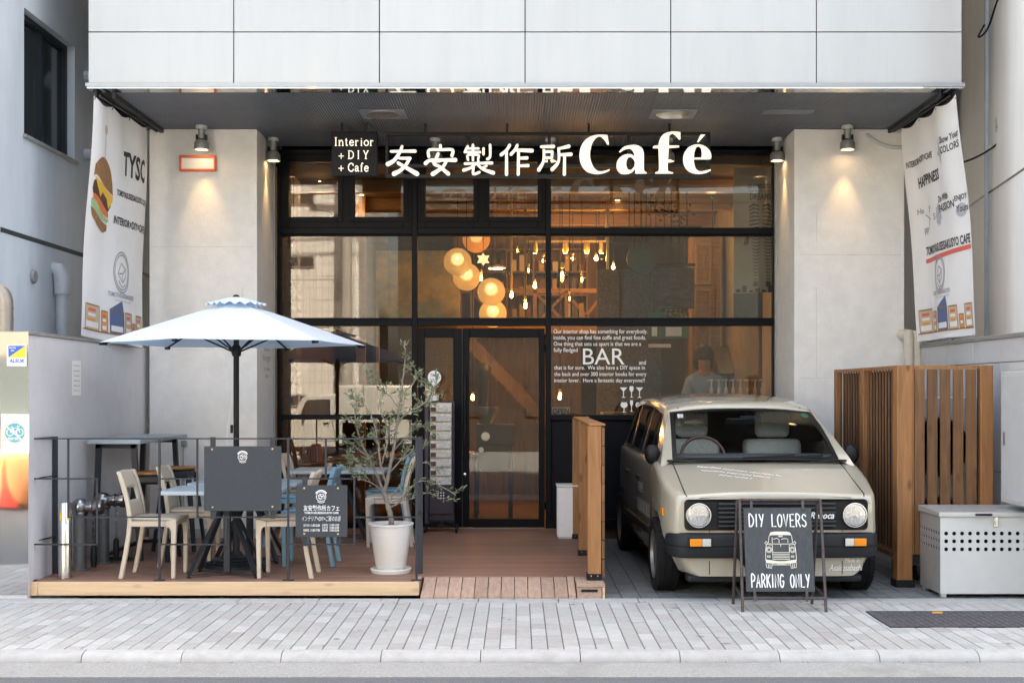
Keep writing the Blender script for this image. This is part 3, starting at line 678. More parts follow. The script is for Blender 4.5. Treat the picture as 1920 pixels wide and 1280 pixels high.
# ---- doors
dr = thing('entrance_door', 'black framed glass entrance door with tall pull bar', 'door', (wx(945), DW, DZ))
def leaf(t, x0, x1, g0, g1, gt, gb):
    for (a, b, c, e, nm) in ((x0, g0, 616, ZB - 2, 'stile'), (g1, x1, 616, ZB - 2, 'stile'), (g0, g1, 616, gt, 'top_rail'), (g0, g1, gb, ZB - 2, 'bottom_rail')):
        MB().box(wx(a), wx(b), DW - .035, DW + .03, wz(e), wz(c)).build(nm, 'black_frame', t, bevel=.004)
    o = MB().box(wx(g0) - .004, wx(g1) + .004, DW - .006, DW, wz(gb) - .004, wz(gt) + .004).build('pane', 'shop_glass', t, smooth=0)
leaf(dr, 868, 1021, 880, 1010, 633, 972)
hd = MB(); hx = wx(871.5); hd.tube([(hx, DW - .085, wz(700)), (hx, DW - .085, wz(835))], .013, 12)
for y_ in (712, 822): hd.tube([(hx, DW - .085, wz(y_)), (hx, DW - .03, wz(y_))], .009, 8)
hd.build('pull_handle', 'black_plastic', dr)
MB().lathe([(.02, 0), (.02, .012), (.012, .016)], (hx, DW - .036, wz(889)), 16, '-y').build('lock', 'stainless', dr)
for y_ in (646, 940): MB().tube([(wx(1022), DW - .045, wz(y_)), (wx(1022), DW - .045, wz(y_ + 14))], .01, 8).build('hinge', 'black_frame', dr)
sd = thing('side_door', 'narrow black framed glass side leaf behind the leaflet rack', 'door', (wx(826), DW, DZ))
leaf(sd, 785, 866, 797, 850, 633, 972)
MB().box(wx(866.3), wx(867.7), DW - .05, DW - .02, wz(ZB - 3), wz(617)).build('meeting_stile', 'dark_metal', sd)
MB().box(wx(785), wx(1021), DW - .04, DW + .05, DZ + .0005, DZ + .006).build('threshold', 'stainless', dr)

# ---- lettering on the glass
gl = MB(); fg = front(DW - .0045)
lines = [(617.0, 627.5, 1038, 1214, 'Our interior shop has something for everybody.'), (628.5, 639, 1038, 1211, 'Inside, you can find fine coffe and great foods.'), (640.5, 650.5, 1038, 1202, 'One thing that sets us apart is that we are a'),
         (652, 662, 1038, 1083, 'fully fledged'), (653, 683, 1093, 1171, 'BAR'), (675, 683.5, 1198, 1211, 'and'), (685, 695, 1039, 1209, 'that is for sure.  We also have a DIY space in'), (697, 707, 1039, 1212, 'the back and over 300 interior books for every'), (709, 718.5, 1039, 1209, 'inteior lover.  Have a fantastic day everyone!!')]
for a, b, x0, x1, s in lines: put(gl, fit(text(s, .0012, .006 if s != 'BAR' else 0), wx(x0), wx(x1), wz(b), wz(a)), fg)
gl.build('lettering', 'white_vinyl', sf, recalc=False, smooth=0)
cup = MB()
def flat(mb, pts, fn, res=True, depth=.0012, corner=42): put(mb, shape([pts], depth, res, corner), fn)
def gob(x, y, k):                                             # white vinyl glasses, outline in photo pixels
    T = {'m': [(-11, 0), (11, 0), (1.2, 12), (1.2, 28), (7, 31), (-7, 31), (-1.2, 28), (-1.2, 12)],
         'w': [(-5, -2), (5, -2), (6.5, 7), (4, 13), (1.2, 15), (1.2, 29), (6, 32), (-6, 32), (-1.2, 29), (-1.2, 15), (-4, 13), (-6.5, 7)],
         'g': [(-8, 0), (8, 0), (11, 9), (7, 15), (1.2, 17), (1.2, 27), (6, 30), (-6, 30), (-1.2, 27), (-1.2, 17), (-7, 15), (-11, 9)],
         'f': [(-4, -3), (4, -3), (4.5, 8), (1.2, 16), (1.2, 28), (5, 31), (-5, 31), (-1.2, 28), (-1.2, 16), (-4.5, 8)]}[k]
    flat(cup, [(wx(x + a * .62), wz(y + b * .62)) for a, b in T], fg, True, .0012, 30)
for x, y, k in ((1169, 726, 'm'), (1184, 725, 'w'), (1199, 726, 'm'), (1170, 754, 'g'), (1184, 752, 'f'), (1198, 754, 'g')): gob(x, y, k)
cup.build('glass_symbols', 'white_vinyl', sf, recalc=False, smooth=0)
op = thing('open_sign', 'small black and white OPEN plate standing in the window', 'sign', (wx(1051), DW + .1, wz(778)))
MB().box(wx(1035), wx(1069), DW + .06, DW + .075, wz(778), wz(763)).build('plate', M('cream_plate', (.45, .40, .30), .6), op)
put(MB(), fit(text('OPEN', .002, .02), wx(1036.5), wx(1067), wz(776.5), wz(765)), front(DW + .0585)).build('lettering', 'ink', op, recalc=False)

# ================================================================== HANGING SIGNS UNDER THE SOFFIT
DS = 12.0
def sx(px): return PX(px, DS)
def sz(py): return PZ(py, DS)
sg = thing('box_sign', 'black square hanging sign reading Interior + DIY + Cafe', 'sign', (sx(664), DS, sz(331)))
MB().box(sx(622), sx(707.5), DS - .03, DS + .06, sz(331), sz(247.5)).build('box', M('sign_black', (.008, .009, .012), .55, var=.1, vs_=20, spec=.2), sg, bevel=.004)
for x in (641, 686): MB().box(sx(x - 2), sx(x + 2), DS, DS + .03, sz(248), CZ - .001).build('hanger', 'black_plastic', sg)
# serif letters from pen strokes: thick stems, thin joins, little feet
SER = {'I': ([[(.5, 0), (.5, 1)]], [[(.18, 0), (.82, 0)], [(.18, 1), (.82, 1)]]), 'n': ([[(.2, 0), (.2, .64)], [(.78, 0), (.78, .42), (.62, .64), (.4, .6), (.22, .48)]], [[(.02, 0), (.38, 0)], [(.6, 0), (.96, 0)], [(.04, .64), (.2, .64)]]),
       't': ([[(.4, .85), (.4, .18), (.55, .02), (.78, .06)]], [[(.1, .64), (.75, .64)]]), 'e': ([[(.14, .36), (.84, .36), (.8, .54), (.5, .66), (.2, .54), (.12, .32), (.22, .1), (.52, 0), (.86, .12)]], []),
       'r': ([[(.25, 0), (.25, .64)], [(.27, .45), (.5, .64), (.78, .58)]], [[(.05, 0), (.5, 0)], [(.08, .64), (.25, .64)]]), 'i': ([[(.5, 0), (.5, .64)], [(.48, .86), (.52, .86)]], [[(.25, 0), (.75, 0)], [(.28, .64), (.5, .64)]]),
       'o': ([[(.5, .66), (.2, .54), (.1, .33), (.2, .12), (.5, 0), (.8, .12), (.9, .33), (.8, .54), (.5, .66)]], []), '+': ([[(.1, .36), (.9, .36)], [(.5, .02), (.5, .7)]], []),
       'D': ([[(.2, 0), (.2, 1)], [(.2, .98), (.6, .96), (.9, .75), (.95, .5), (.9, .25), (.6, .04), (.2, .02)]], [[(.02, 0), (.3, 0)], [(.02, 1), (.3, 1)]]), 'Y': ([[(.12, 1), (.5, .48), (.5, 0)], [(.88, 1), (.5, .48)]], [[(.28, 0), (.72, 0)], [(0, 1), (.3, 1)], [(.72, 1), (1, 1)]]),
       'C': ([[(.9, .72), (.8, .92), (.55, 1), (.25, .86), (.1, .5), (.22, .15), (.55, 0), (.8, .06), (.93, .26)]], [[(.9, .98), (.9, .72)]]), 'a': ([[(.18, .5), (.3, .64), (.55, .65), (.7, .5), (.72, .1), (.92, .02)], [(.7, .38), (.35, .34), (.14, .18), (.3, .02), (.55, .06), (.7, .2)]], []),
       'f': ([[(.86, .96), (.65, 1.02), (.45, .88), (.42, .6), (.42, 0)]], [[(.15, .64), (.75, .64)], [(.18, 0), (.7, 0)]])}
def serif(mb, s, x0, x1, yb, yt, fn, wd):
    ws = {'I': .55, 'n': .95, 't': .62, 'e': .8, 'r': .72, 'i': .5, 'o': .86, '+': .8, ' ': .45, 'D': 1.2, 'Y': 1.15, 'C': 1.05, 'a': .86, 'f': .62}
    tot = sum(ws[c] + .12 for c in s) - .12; k = (x1 - x0) / tot; x = x0; H = yt - yb
    for c in s:
        if c != ' ':
            A, B = SER[c]
            for q in A: stroke(mb, [(x + a * ws[c] * k, yb + b * H) for a, b in q], wd, fn, .003, smooth=len(q) > 3)
            for q in B: stroke(mb, [(x + a * ws[c] * k, yb + b * H) for a, b in q], wd * .55, fn, .003, smooth=False, round_=False)
        x += (ws[c] + .12) * k
sl = MB(); fs = front(DS - .0305)
serif(sl, 'Interior', sx(627.5), sx(702), sz(274.5), sz(259.5), fs, .0100)
serif(sl, '+', sx(635), sx(646), sz(299), sz(285), fs, .0075); serif(sl, 'D I Y', sx(653), sx(692), sz(299), sz(284), fs, .0092)
serif(sl, '+', sx(635), sx(646), sz(322), sz(308), fs, .0075); serif(sl, 'Cafe', sx(653), sx(692), sz(322.5), sz(307.5), fs, .0094)
sl.build('lettering', 'lit_white', sg, recalc=False, smooth=0)
bs_ = thing('cafe_name_sign', 'large white Japanese characters and the word Café on an open black frame', 'sign', (sx(1030), DS, sz(333)))
frm = {'frame_rail': [(722, 1332, 247, 253.5), (722, 1332, 326, 333), (722, 1332, 307, 313)], 'frame_post': [(722, 727, 253.5, 326), (872, 880, 253.5, 307), (1027, 1033, 253.5, 307), (1177, 1184, 253.5, 307), (1326, 1332, 253.5, 326)]}
for nm, L_ in frm.items():
    for k, (a, b, c, d) in enumerate(L_): MB().box(sx(a), sx(b), DS + (.02 if nm == 'frame_rail' else .021), DS + .058, sz(d), sz(c)).build(nm, 'black_plastic', bs_)
for x in (797, 951, 1104, 1256): MB().box(sx(x - 2), sx(x + 2), DS + .025, DS + .055, sz(247.5), CZ - .001).build('hanger', 'black_plastic', bs_)
KX = lambda x: sx(610 + x / 4.085)
KZ = lambda y: sz(230 + y / 4.085)
KW = DS / F / 4.085
fk = front(DS - .005)
def kan(name, strokes):
    mb = MB()
    for pts in strokes:
        w_ = [p[2] if len(p) > 2 else 21 for p in pts]
        stroke(mb, [(KX(p[0]), KZ(p[1])) for p in pts], [q * KW * 1.06 for q in w_], fk, .022)
    mb.build(name, 'lit_white', bs_, recalc=True, smooth=30)
kan('character', [[(504, 224, 17), (600, 222, 18), (690, 222, 22)], [(590, 184, 18), (570, 232, 20), (528, 292, 24), (478, 322, 30)], [(568, 276, 17), (652, 276, 20)], [(645, 280, 21), (620, 325, 20), (575, 370, 24), (526, 396, 32)], [(558, 312, 22), (615, 345, 23), (704, 396, 33)]])
kan('character', [[(882, 178, 22), (883, 206, 18)], [(793, 262, 22), (797, 213, 18), (890, 211, 17), (974, 212, 20), (970, 258, 22)], [(866, 240, 20), (848, 282, 20), (834, 318, 21), (878, 342, 20), (944, 396, 27)], [(926, 300, 21), (898, 346, 20), (822, 398, 30)], [(768, 316, 27), (804, 292, 20), (890, 290, 19), (998, 290, 29)]])
kan('character', [[(1092, 184, 15), (1072, 218, 15)], [(1086, 201, 13), (1176, 201, 14)], [(1066, 229, 14), (1188, 229, 15)], [(1131, 174, 18), (1131, 292, 16)], [(1094, 288, 16), (1094, 252, 14), (1172, 252, 14), (1170, 282, 16)], [(1212, 200, 17), (1212, 246, 17)], [(1262, 174, 19), (1262, 262, 17), (1240, 282, 19)],
                  [(1172, 292, 16), (1172, 308, 16)], [(1068, 318, 16), (1170, 314, 15), (1278, 312, 20)], [(1152, 318, 16), (1112, 350, 17), (1058, 368, 21)], [(1136, 346, 16), (1134, 396, 18), (1182, 382, 16)], [(1166, 322, 16), (1208, 360, 18), (1288, 388, 27)], [(1236, 334, 14), (1200, 352, 14)]])
kan('character', [[(1412, 176, 22), (1388, 214, 19), (1346, 250, 23)], [(1388, 222, 19), (1388, 400, 23)], [(1470, 176, 20), (1452, 212, 19), (1422, 246, 22)], [(1452, 213, 18), (1584, 218, 27)], [(1480, 218, 20), (1477, 400, 22)], [(1482, 276, 16), (1546, 274, 22)], [(1482, 334, 16), (1554, 332, 22)]])
kan('character', [[(1652, 188, 18), (1750, 186, 22)], [(1674, 214, 19), (1670, 300, 19), (1634, 366, 27)], [(1680, 226, 16), (1738, 225, 17)], [(1738, 225, 18), (1734, 274, 19)], [(1678, 273, 16), (1734, 272, 17)], [(1866, 184, 25), (1790, 202, 16)], [(1786, 200, 19), (1786, 300, 19), (1736, 362, 27)], [(1790, 250, 17), (1882, 246, 25)], [(1832, 252, 19), (1830, 400, 23)]])
CXF = lambda x: sx(1060 + x / 6.62)
CZF = lambda y: sz(230 + y / 6.62)
def cafe(name, loops): 
    vf = shape([[(CXF(a), CZF(b)) for a, b in lp] for lp in loops], .03, True, 48)
    put(MB(), vf, front(DS - .01)).build(name, 'lit_white', bs_, smooth=30)
cafe('letter', [[(520, 160), (540, 275), (520, 275), (490, 225), (440, 176), (400, 180), (350, 230), (318, 310), (305, 400), (315, 480), (350, 560), (400, 605), (450, 610), (500, 600), (545, 583), (548, 597), (490, 625), (420, 640), (350, 638), (260, 605), (200, 530), (175, 430), (185, 330), (230, 240), (300, 185), (380, 160), (450, 157)]])
cafe('letter', [[(665, 365), (720, 310), (780, 290), (850, 282), (910, 295), (955, 335), (972, 400), (972, 560), (980, 610), (1005, 622), (1005, 635), (870, 635), (868, 575), (830, 615), (790, 635), (740, 642), (690, 635), (645, 590), (635, 530), (650, 470), (700, 420), (760, 398), (820, 402), (858, 430), (855, 395), (830, 345), (790, 325), (730, 340), (680, 372)], [(810, 430), (845, 455), (862, 500), (850, 555), (810, 595), (775, 590), (755, 540), (758, 480), (780, 435)]])
cafe('letter', [[(1115, 635), (1115, 622), (1150, 610), (1162, 560), (1155, 320), (1088, 320), (1086, 305), (1100, 293), (1154, 290), (1168, 220), (1210, 155), (1280, 124), (1350, 117), (1425, 125), (1425, 212), (1408, 212), (1370, 165), (1330, 138), (1300, 155), (1283, 200), (1280, 290), (1410, 292), (1408, 310), (1280, 318), (1267, 560), (1277, 610), (1335, 625), (1335, 635)]])
cafe('letter', [[(1590, 458), (1594, 505), (1612, 570), (1650, 605), (1700, 608), (1800, 585), (1802, 600), (1740, 628), (1660, 640), (1580, 630), (1510, 590), (1470, 520), (1462, 440), (1480, 370), (1530, 310), (1590, 283), (1660, 278), (1730, 300), (1785, 350), (1807, 410), (1805, 450), (1780, 458)], [(1592, 442), (1600, 370), (1625, 310), (1650, 297), (1680, 315), (1693, 370), (1690, 440)]])
cafe('accent', [[(1635, 240), (1675, 155), (1733, 155), (1650, 248)]])

# ---- spotlights, downlights, orange frame box
WARM = (1, .66, .34)
def spotlight(px, d, label, aim_dy, power, group=None, py=240, x=None):
    x = PX(px, d) if x is None else x
    t = thing('spotlight', label, 'spotlight', (x, d, CZ - .25), group)
    MB().lathe([(.055, CZ - .035), (.055, CZ - .001)], (x, d, 0), 20).build('mount', 'light_grey', t)
    MB().tube([(x, d, CZ - .03), (x, d, CZ - .13)], .035, 16).build('stem', 'cap_metal', t)
    MB().box(x - .05, x - .04, d - .03, d + .03, CZ - .2, CZ - .09).box(x + .04, x + .05, d - .03, d + .03, CZ - .2, CZ - .09).build('yoke', 'black_plastic', t)
    MB().lathe([(.05, CZ - .14), (.072, CZ - .17), (.074, CZ - .235), (.066, CZ - .237), (.064, CZ - .20), (.03, CZ - .195)], (x, d, 0), 24).build('head', 'cap_metal', t)
    MB().lathe([(.06, CZ - .222), (.001, CZ - .2215)], (x, d, 0), 20, cap=False).build('lens', M('lamp_lens', (.8, .7, .5), .4, emit=(1, .72, .42), es=6), t)
    lamp('spot_beam', 'SPOT', (x, d, CZ - .232), power, WARM, t, .02, (x, d + aim_dy, CZ - 1.6), 52, .9)
spotlight(378, 12.13, 'grey spotlight above the small orange framed sign', .15, 8)
spotlight(1589, 12.13, 'grey spotlight lighting the blank right pillar above the slat screen', .15, 8)
spotlight(0, 12.72, 'grey spotlight beside the window on the pillar with the orange sign', .0, 12, x=-2.52)
spotlight(0, 12.72, 'grey spotlight beside the window on the pillar behind the parked car', .0, 12, x=2.66)
for p in (816, 1032, 1252): spotlight(p, 12.74, 'grey spotlight hanging behind the large sign letters', .1, 5, 'spotlights behind the sign')
for p, l in ((720, 'recessed round downlight in the soffit above the box sign'), (1263, 'recessed round downlight in the soffit above the word Café')):
    dd = (CZ - EYE) * F / (HY - 214); x = PX(p, dd); t = thing('downlight', l, 'ceiling light', (x, dd, CZ))
    MB().box(x - .21, x + .21, dd - .2, dd + .2, CZ - .004, CZ - .0015).build('plate', 'soffit_metal', t)
    MB().lathe([(.165, CZ - .012), (.165, CZ - .004), (.155, CZ - .012), (.12, CZ - .006), (.01, CZ - .0055)], (x, dd, 0), 32, cap=False).build('reflector', M('reflector', (.55, .55, .55), .3, .9), t)
ob = thing('framed_sign', 'small blank sign with an orange frame on the left pillar', 'sign', (PX(372, DP), DP, PZ(322, DP)))
mb = MB(); X = lambda p: PX(p, DP); Z = lambda p: PZ(p, DP)
for (a, b, c, d) in ((338, 341.5, 293, 322), (402.5, 406, 293, 322), (341.5, 402.5, 293, 297), (341.5, 402.5, 318, 322)): mb.box(X(a), X(b), DP - .04, DP - .001, Z(d), Z(c))
mb.build('frame', 'orange_frame', ob, bevel=.002)
MB().box(X(341.5), X(402.5), DP - .025, DP - .002, Z(318), Z(297)).build('panel', 'white_paint', ob)
# lettering on the reveal of the left pillar
fr_ = lambda p: Vector((-2.5935 + p[2], 12.55 + p[0], p[1]))
for s, a, b, z0, z1 in (('made', .12, .30, 2.05, 2.10), ('withlove', .06, .36, 1.98, 2.02), ('burger', .02, .40, 1.86, 1.95), ('& coffee', .06, .36, 1.78, 1.82), ('day', .14, .28, 1.70, 1.75)): put(MB(), fit(text(s, .001), a, b, z0, z1), fr_).build('reveal_lettering', 'ink_grey', bld, recalc=False, smooth=0)

# ================================================================== INTERIOR
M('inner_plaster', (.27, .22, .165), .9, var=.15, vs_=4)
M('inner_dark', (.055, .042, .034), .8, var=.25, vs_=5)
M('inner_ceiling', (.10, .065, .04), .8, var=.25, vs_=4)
M('mural_paint', (.42, .31, .10), .8, var=.4, vs_=3, dirt=(.10, .20, .19), ds=2.2, dcut=.46)
M('stippled', (.075, .07, .072), .9, var=.6, vs_=45, dirt=(.14, .13, .125), ds=50, dcut=.55)
M('white_ceramic', (.75, .74, .72), .3)
M('kitchen_steel', (.5, .5, .48), .28, .9, var=.1, vs_=6)
M('dark_brick', (.085, .07, .065), .8, rnd=.35)
M('green_board', (.03, .14, .10), .6)
M('amber_emit', (.9, .6, .2), .5, emit=(1, .60, .20), es=14)
M('filament', (1, .8, .5), .5, emit=(1, .58, .18), es=26)
M('lamp_white', (1, .9, .75), .5, emit=(1, .80, .50), es=4.5)
GLASS('amber_glass', (1, .86, .6), 1.45)
SHADE('fibre_shade', (.95, .80, .54), .42)
SHADE('fibre_shade_deep', (.90, .55, .26), .25)
for nm, a, mat in (('interior_floor', (-2.594, 2.737, DW + .055, 20.39, -.02, DZ - .004), 'inner_board'), ('interior_ceiling', (-2.593, 2.736, DW + .06, 20.39, 4.0, 4.13), 'inner_ceiling'), ('interior_back_wall', (-2.593, 2.736, 20.2, 20.39, DZ, 3.999), 'inner_dark')):
    MB().box(*a).build(nm, mat, kind='structure', smooth=0)
MB().box(-2.592, -2.56, 13.9, 20.19, DZ, 3.99).build('interior_wall', 'inner_board', kind='structure', smooth=0)
MB().box(2.70, 2.735, 13.9, 20.19, DZ, 3.99).build('interior_wall', 'inner_plaster', kind='structure', smooth=0)
# ceiling beams and lamps
for i, d in enumerate((14.2, 15.6, 17.0)):
    tag(MB().box(-2.55, 2.69, d, d + .14, 3.86, 3.998).build('ceiling_beam', 'inner_wood'), 'brown wooden beam across the cafe ceiling inside', 'beam', 'ceiling beams inside the cafe')
for p, q in ((1388, 326), (1335, 342), (1158, 372), (1055, 389), (1123, 388), (600, 337), (678, 362)):
    d = 2.44 * F / (HY - q); x = PX(p, d); t = thing('ceiling_lamp', 'small round warm ceiling lamp inside the cafe', 'ceiling light', (x, d, 3.97), 'ceiling lamps inside the cafe')
    MB().lathe([(.04, 3.98), (.04, 3.999)], (x, d, 0), 16).build('rim', 'inner_dark', t); MB().lathe([(.028, 3.974), (.028, 3.979)], (x, d, 0), 16).build('diffuser', 'lamp_white', t)
    lamp('ceiling_glow', 'POINT', (x, d, 3.80), 1.0, WARM, t, .05)
# round fibre pendants in a cascade
for (p, q, d, lab, deep) in ((893, 448, 15.3, 'orange round woven pendant lamp at the top of the cascade', 1), (858, 491, 14.5, 'pale round woven pendant lamp furthest up on the left of the cascade', 0), (875, 519, 15.0, 'golden round woven pendant lamp half hidden behind its pale neighbour', 0), (921, 547, 14.4, 'pale gold round woven pendant lamp below the star lantern', 0), (924, 588, 14.8, 'lowest golden round woven pendant lamp above the entrance door', 0)):
    c = PT(p, q, d); r = 26 * d / F; t = thing('pendant_lamp', lab, 'pendant lamp', (c.x, c.y, c.z - r), 'round woven pendant lamps')
    MB().ball(c, r, 36, 20).build('shade', 'fibre_shade_deep' if deep else 'fibre_shade', t)
    MB().ball(c + Vector((0, 0, .03)), .075, 20, 12).build('bulb', M('pendant_bulb', (1, .85, .6), .5, emit=(1, .72, .40), es=1.1), t); MB().ball(c + Vector((0, -.082, .04)), .014, 10, 8).build('bulb_tip', M('pendant_tip', (1, .85, .6), .5, emit=(1, .8, .5), es=5), t)
    MB().tube([c + Vector((0, 0, r)), (c.x, c.y, 3.99)], .005, 6).build('cord', 'black_plastic', t)
    lamp('pendant_glow', 'POINT', c, .42 if not deep else .40, (1, .66, .34), t, .06)
# star lanterns
def star(p, q, d, r, lab, mat, lit):
    c = PT(p, q, d); t = thing('star_lantern', lab, 'lantern', (c.x, c.y, c.z - r)); mb = MB()
    ph = (1 + 5 ** .5) / 2; dirs = [Vector(v).normalized() for s in (-1, 1) for u in (-1, 1) for v in ((0, s, u * ph), (s, u * ph, 0), (u * ph, 0, s))]
    for dv in dirs:
        a = dv.orthogonal().normalized(); b = dv.cross(a); base = [c + dv * r * .42 + (a * math.cos(k * 1.2566) + b * math.sin(k * 1.2566)) * r * .36 for k in range(5)]
        mb.add(base + [c + dv * r], [(k, (k + 1) % 5, 5) for k in range(5)])
        
    mb.build('points', mat, t, smooth=0)
    MB().tube([c + Vector((0, 0, r * .9)), (c.x, c.y, 3.99)], .004, 6).build('cord', 'black_plastic', t)
star(906, 486, 14.6, .085, 'glowing faceted star lantern among the round pendants', M('star_lit', (.9, .8, .6), .5, emit=(1, .82, .5), es=.55), 1)
star(951, 509, 15.2, .075, 'dark metal star lantern among the hanging bulbs', 'dark_metal', 0)
fl = PT(932, 503, 15.4); t = thing('disc_lamp', 'flat glowing disc pendant lamp behind the round pendants', 'pendant lamp', (fl.x, fl.y, fl.z))
MB().lathe([(.11, fl.z), (.10, fl.z + .02), (.02, fl.z + .05)], (fl.x, fl.y, 0), 28).build('shade', 'white_paint', t); MB().lathe([(.105, fl.z - .008), (.105, fl.z - .001)], (fl.x, fl.y, 0), 28).build('diffuser', 'lamp_white', t)
MB().tube([(fl.x, fl.y, fl.z + .05), (fl.x, fl.y, 3.99)], .005, 6).build('cord', 'black_plastic', t)
# filament bulbs on ropes and cords
bulbs = [(1150, 500, 15.9, 0, .03), (970, 470, 16.4, 0, .028), (1003, 535, 15.0, 0, .032), (1068, 560, 14.5, 0, .034), (959, 553, 15.2, 1, .034), (985, 571, 14.6, 1, .04), (1018, 489, 16.0, 0, .034), (1054, 517, 14.8, 0, .065), (1091, 524, 15.5, 0, .045), (1123, 521, 16.2, 0, .04), (1074, 485, 16.5, 0, .03), (1118, 484, 16.5, 0, .03), (991, 507, 16.0, 0, .036), (902, 520, 15.6, 0, .04), (1050, 743, 14.6, 0, .035), (886, 745, 15.8, 0, .03)]
M('rope', (.45, .30, .13), .9, var=.3, vs_=60)
for k, (p, q, d, rope, r) in enumerate(bulbs):
    c = PT(p, q, d); t = thing('hanging_bulb', 'bare amber filament bulb on a thick rope inside the cafe' if rope else 'bare amber filament bulb hanging on a thin cord inside the cafe', 'light bulb', (c.x, c.y, c.z - r), 'filament bulbs on ropes' if rope else 'filament bulbs on thin cords')
    MB().lathe([(.001, -r * 1.15), (r * .6, -r * .95), (r, -r * .2), (r * .95, r * .25), (r * .5, r * 1.1), (r * .4, r * 1.4)], c, 18, cap=False).build('glass', 'amber_glass', t)
    MB().lathe([(r * .2, -r * .6), (r * .26, 0), (r * .16, r * .7)], c, 8).build('filament', 'filament', t)
    MB().lathe([(r * .42, r * 1.4), (r * .45, r * 2.3), (r * .2, r * 2.5)], c, 12).build('socket', 'brass', t)
    MB().tube([c + Vector((0, 0, r * 2.4)), (c.x, c.y, 3.99)], .014 if rope else .004, 8).build('rope' if rope else 'cord', 'rope' if rope else 'black_plastic', t)
    if k in (0, 2, 4, 5, 7, 9, 11, 13, 14, 15): lamp('bulb_glow', 'POINT', c, 7.5 if k > 13 else 3.4, (1, .52, .18), t, .03)
# mezzanine with braced railing, stair stringer
mz = thing('mezzanine', 'wooden mezzanine with cross braced railing at the back of the cafe', 'mezzanine', (0, 17.5, 2.4))
MB().box(-2.55, 1.3, 17.0, 20.19, 2.36, 2.55).build('floor', 'inner_wood', mz)
mzx = lambda p: PX(p, 17.0); mzz = lambda q: PZ(q, 17.0)
for p in (862, 885, 1003, 1062, 1132): MB().bar((mzx(p), 17.0, 2.55), (mzx(p), 17.0, mzz(545)), .05, .05).build('post', 'inner_wood', mz)
MB().bar((mzx(862), 17.0, mzz(545)), (mzx(1135), 17.0, mzz(545)), .05, .06).build('handrail', 'inner_wood', mz)
for a, b, c, e in ((1003, 548, 1060, 604), (1058, 552, 1008, 604), (1064, 552, 1110, 604), (1130, 552, 1090, 604), (885, 548, 925, 590)): MB().bar((mzx(a), 17.02, mzz(b)), (mzx(c), 17.02, mzz(e)), .03, .04).build('brace', 'inner_wood', mz)
str_ = thing('staircase', 'wooden staircase descending inside behind the entrance door', 'staircase', (.3, 16.6, DZ))
s0, s1 = PT(880, 640, 16.4), PT(1035, 800, 16.4)
MB().bar(s0, s1, .04, .16).build('stringer', 'inner_board', str_); MB().bar(s0 + Vector((0, .8, 0)), s1 + Vector((0, .8, 0)), .04, .16).build('stringer', 'inner_board', str_)
for k in range(8):
    c = s0.lerp(s1, (k + .5) / 8); MB().box(c.x - .13, c.x + .1, c.y + .03, c.y + .77, c.z - .02, c.z + .02).build('tread', 'inner_wood', str_)
MB().box(s1.x - .1, s1.x + 1.1, 16.3, 17.2, DZ, s1.z - .1).build('landing', 'inner_board', str_)
tag(MB().box(PX(850, 18.2), PX(1120, 18.2), 18.2, 18.26, 2.551, 3.99).build('timber_wall', 'inner_board', kind='structure'), None)
tag(MB().box(PX(868, 17.4), PX(1090, 17.4), 17.4, 17.46, DZ, 2.35).build('timber_wall', 'inner_board', kind='structure'), None)
wsf = thing('wall_shelf', 'dark wooden shelf unit crowded with boxes on the mezzanine', 'shelf', (.2, 18.0, 2.55))
for k in range(4): MB().box(PX(905, 18), PX(1100, 18), 17.85, 18.19, 2.62 + k * .33, 2.645 + k * .33).build('shelf_board', 'inner_board', wsf)
for p in (905, 950, 1000, 1050, 1100): MB().box(PX(p, 18) - .012, PX(p, 18) + .012, 17.86, 18.18, 2.552, 3.66).build('upright', 'inner_board', wsf)
rb_ = random.Random(11); BM = [M('box_a', (.34, .22, .12), .8), M('box_b', (.10, .09, .09), .7), M('box_c', (.42, .36, .28), .8), M('box_d', (.16, .07, .04), .7)]
for k in range(3):
    for p in range(4):
        for j in range(3):
            x = PX(912 + p * 49 + j * 13, 18); h = rb_.uniform(.10, .26)
            tag(MB().box(x, x + rb_.uniform(.05, .085), 17.9, 18.1, 2.646 + k * .33, 2.646 + k * .33 + h).build('storage_carton', rb_.choice(BM)), 'small carton on the crowded mezzanine shelf inside the cafe', 'carton', 'cartons on the mezzanine shelf')
tk = thing('track_light', 'brass ceiling track with glowing spots at the back of the cafe', 'track light', (.9, 16.9, 3.6))
MB().box(PX(985, 16.9), PX(1140, 16.9), 16.88, 16.92, 3.60, 3.63).build('track', 'brass', tk)
for p in (1003, 1060, 1100, 1128):
    x = PX(p, 16.9); MB().lathe([(.03, 3.46), (.045, 3.50), (.04, 3.60)], (x, 16.9, 0), 14).build('spot_head', 'brass', tk); MB().lathe([(.028, 3.455), (.001, 3.454)], (x, 16.9, 0), 12, cap=False).build('spot_lens', 'lamp_white', tk)
    lamp('track_beam', 'POINT', (x, 16.9, 3.40), 5.5, (1, .52, .18), tk, .03)
for x in (PX(990, 16.9), PX(1135, 16.9)): MB().tube([(x, 16.9, 3.63), (x, 16.9, 3.99)], .006, 6).build('hanger', 'brass', tk)
tag(MB().box(PX(1137, 15.4), PX(1142, 15.4), 15.4, 15.46, DZ, 3.99).build('brass_column', 'brass'), 'thin shiny brass column inside beside the bulbs', 'column')
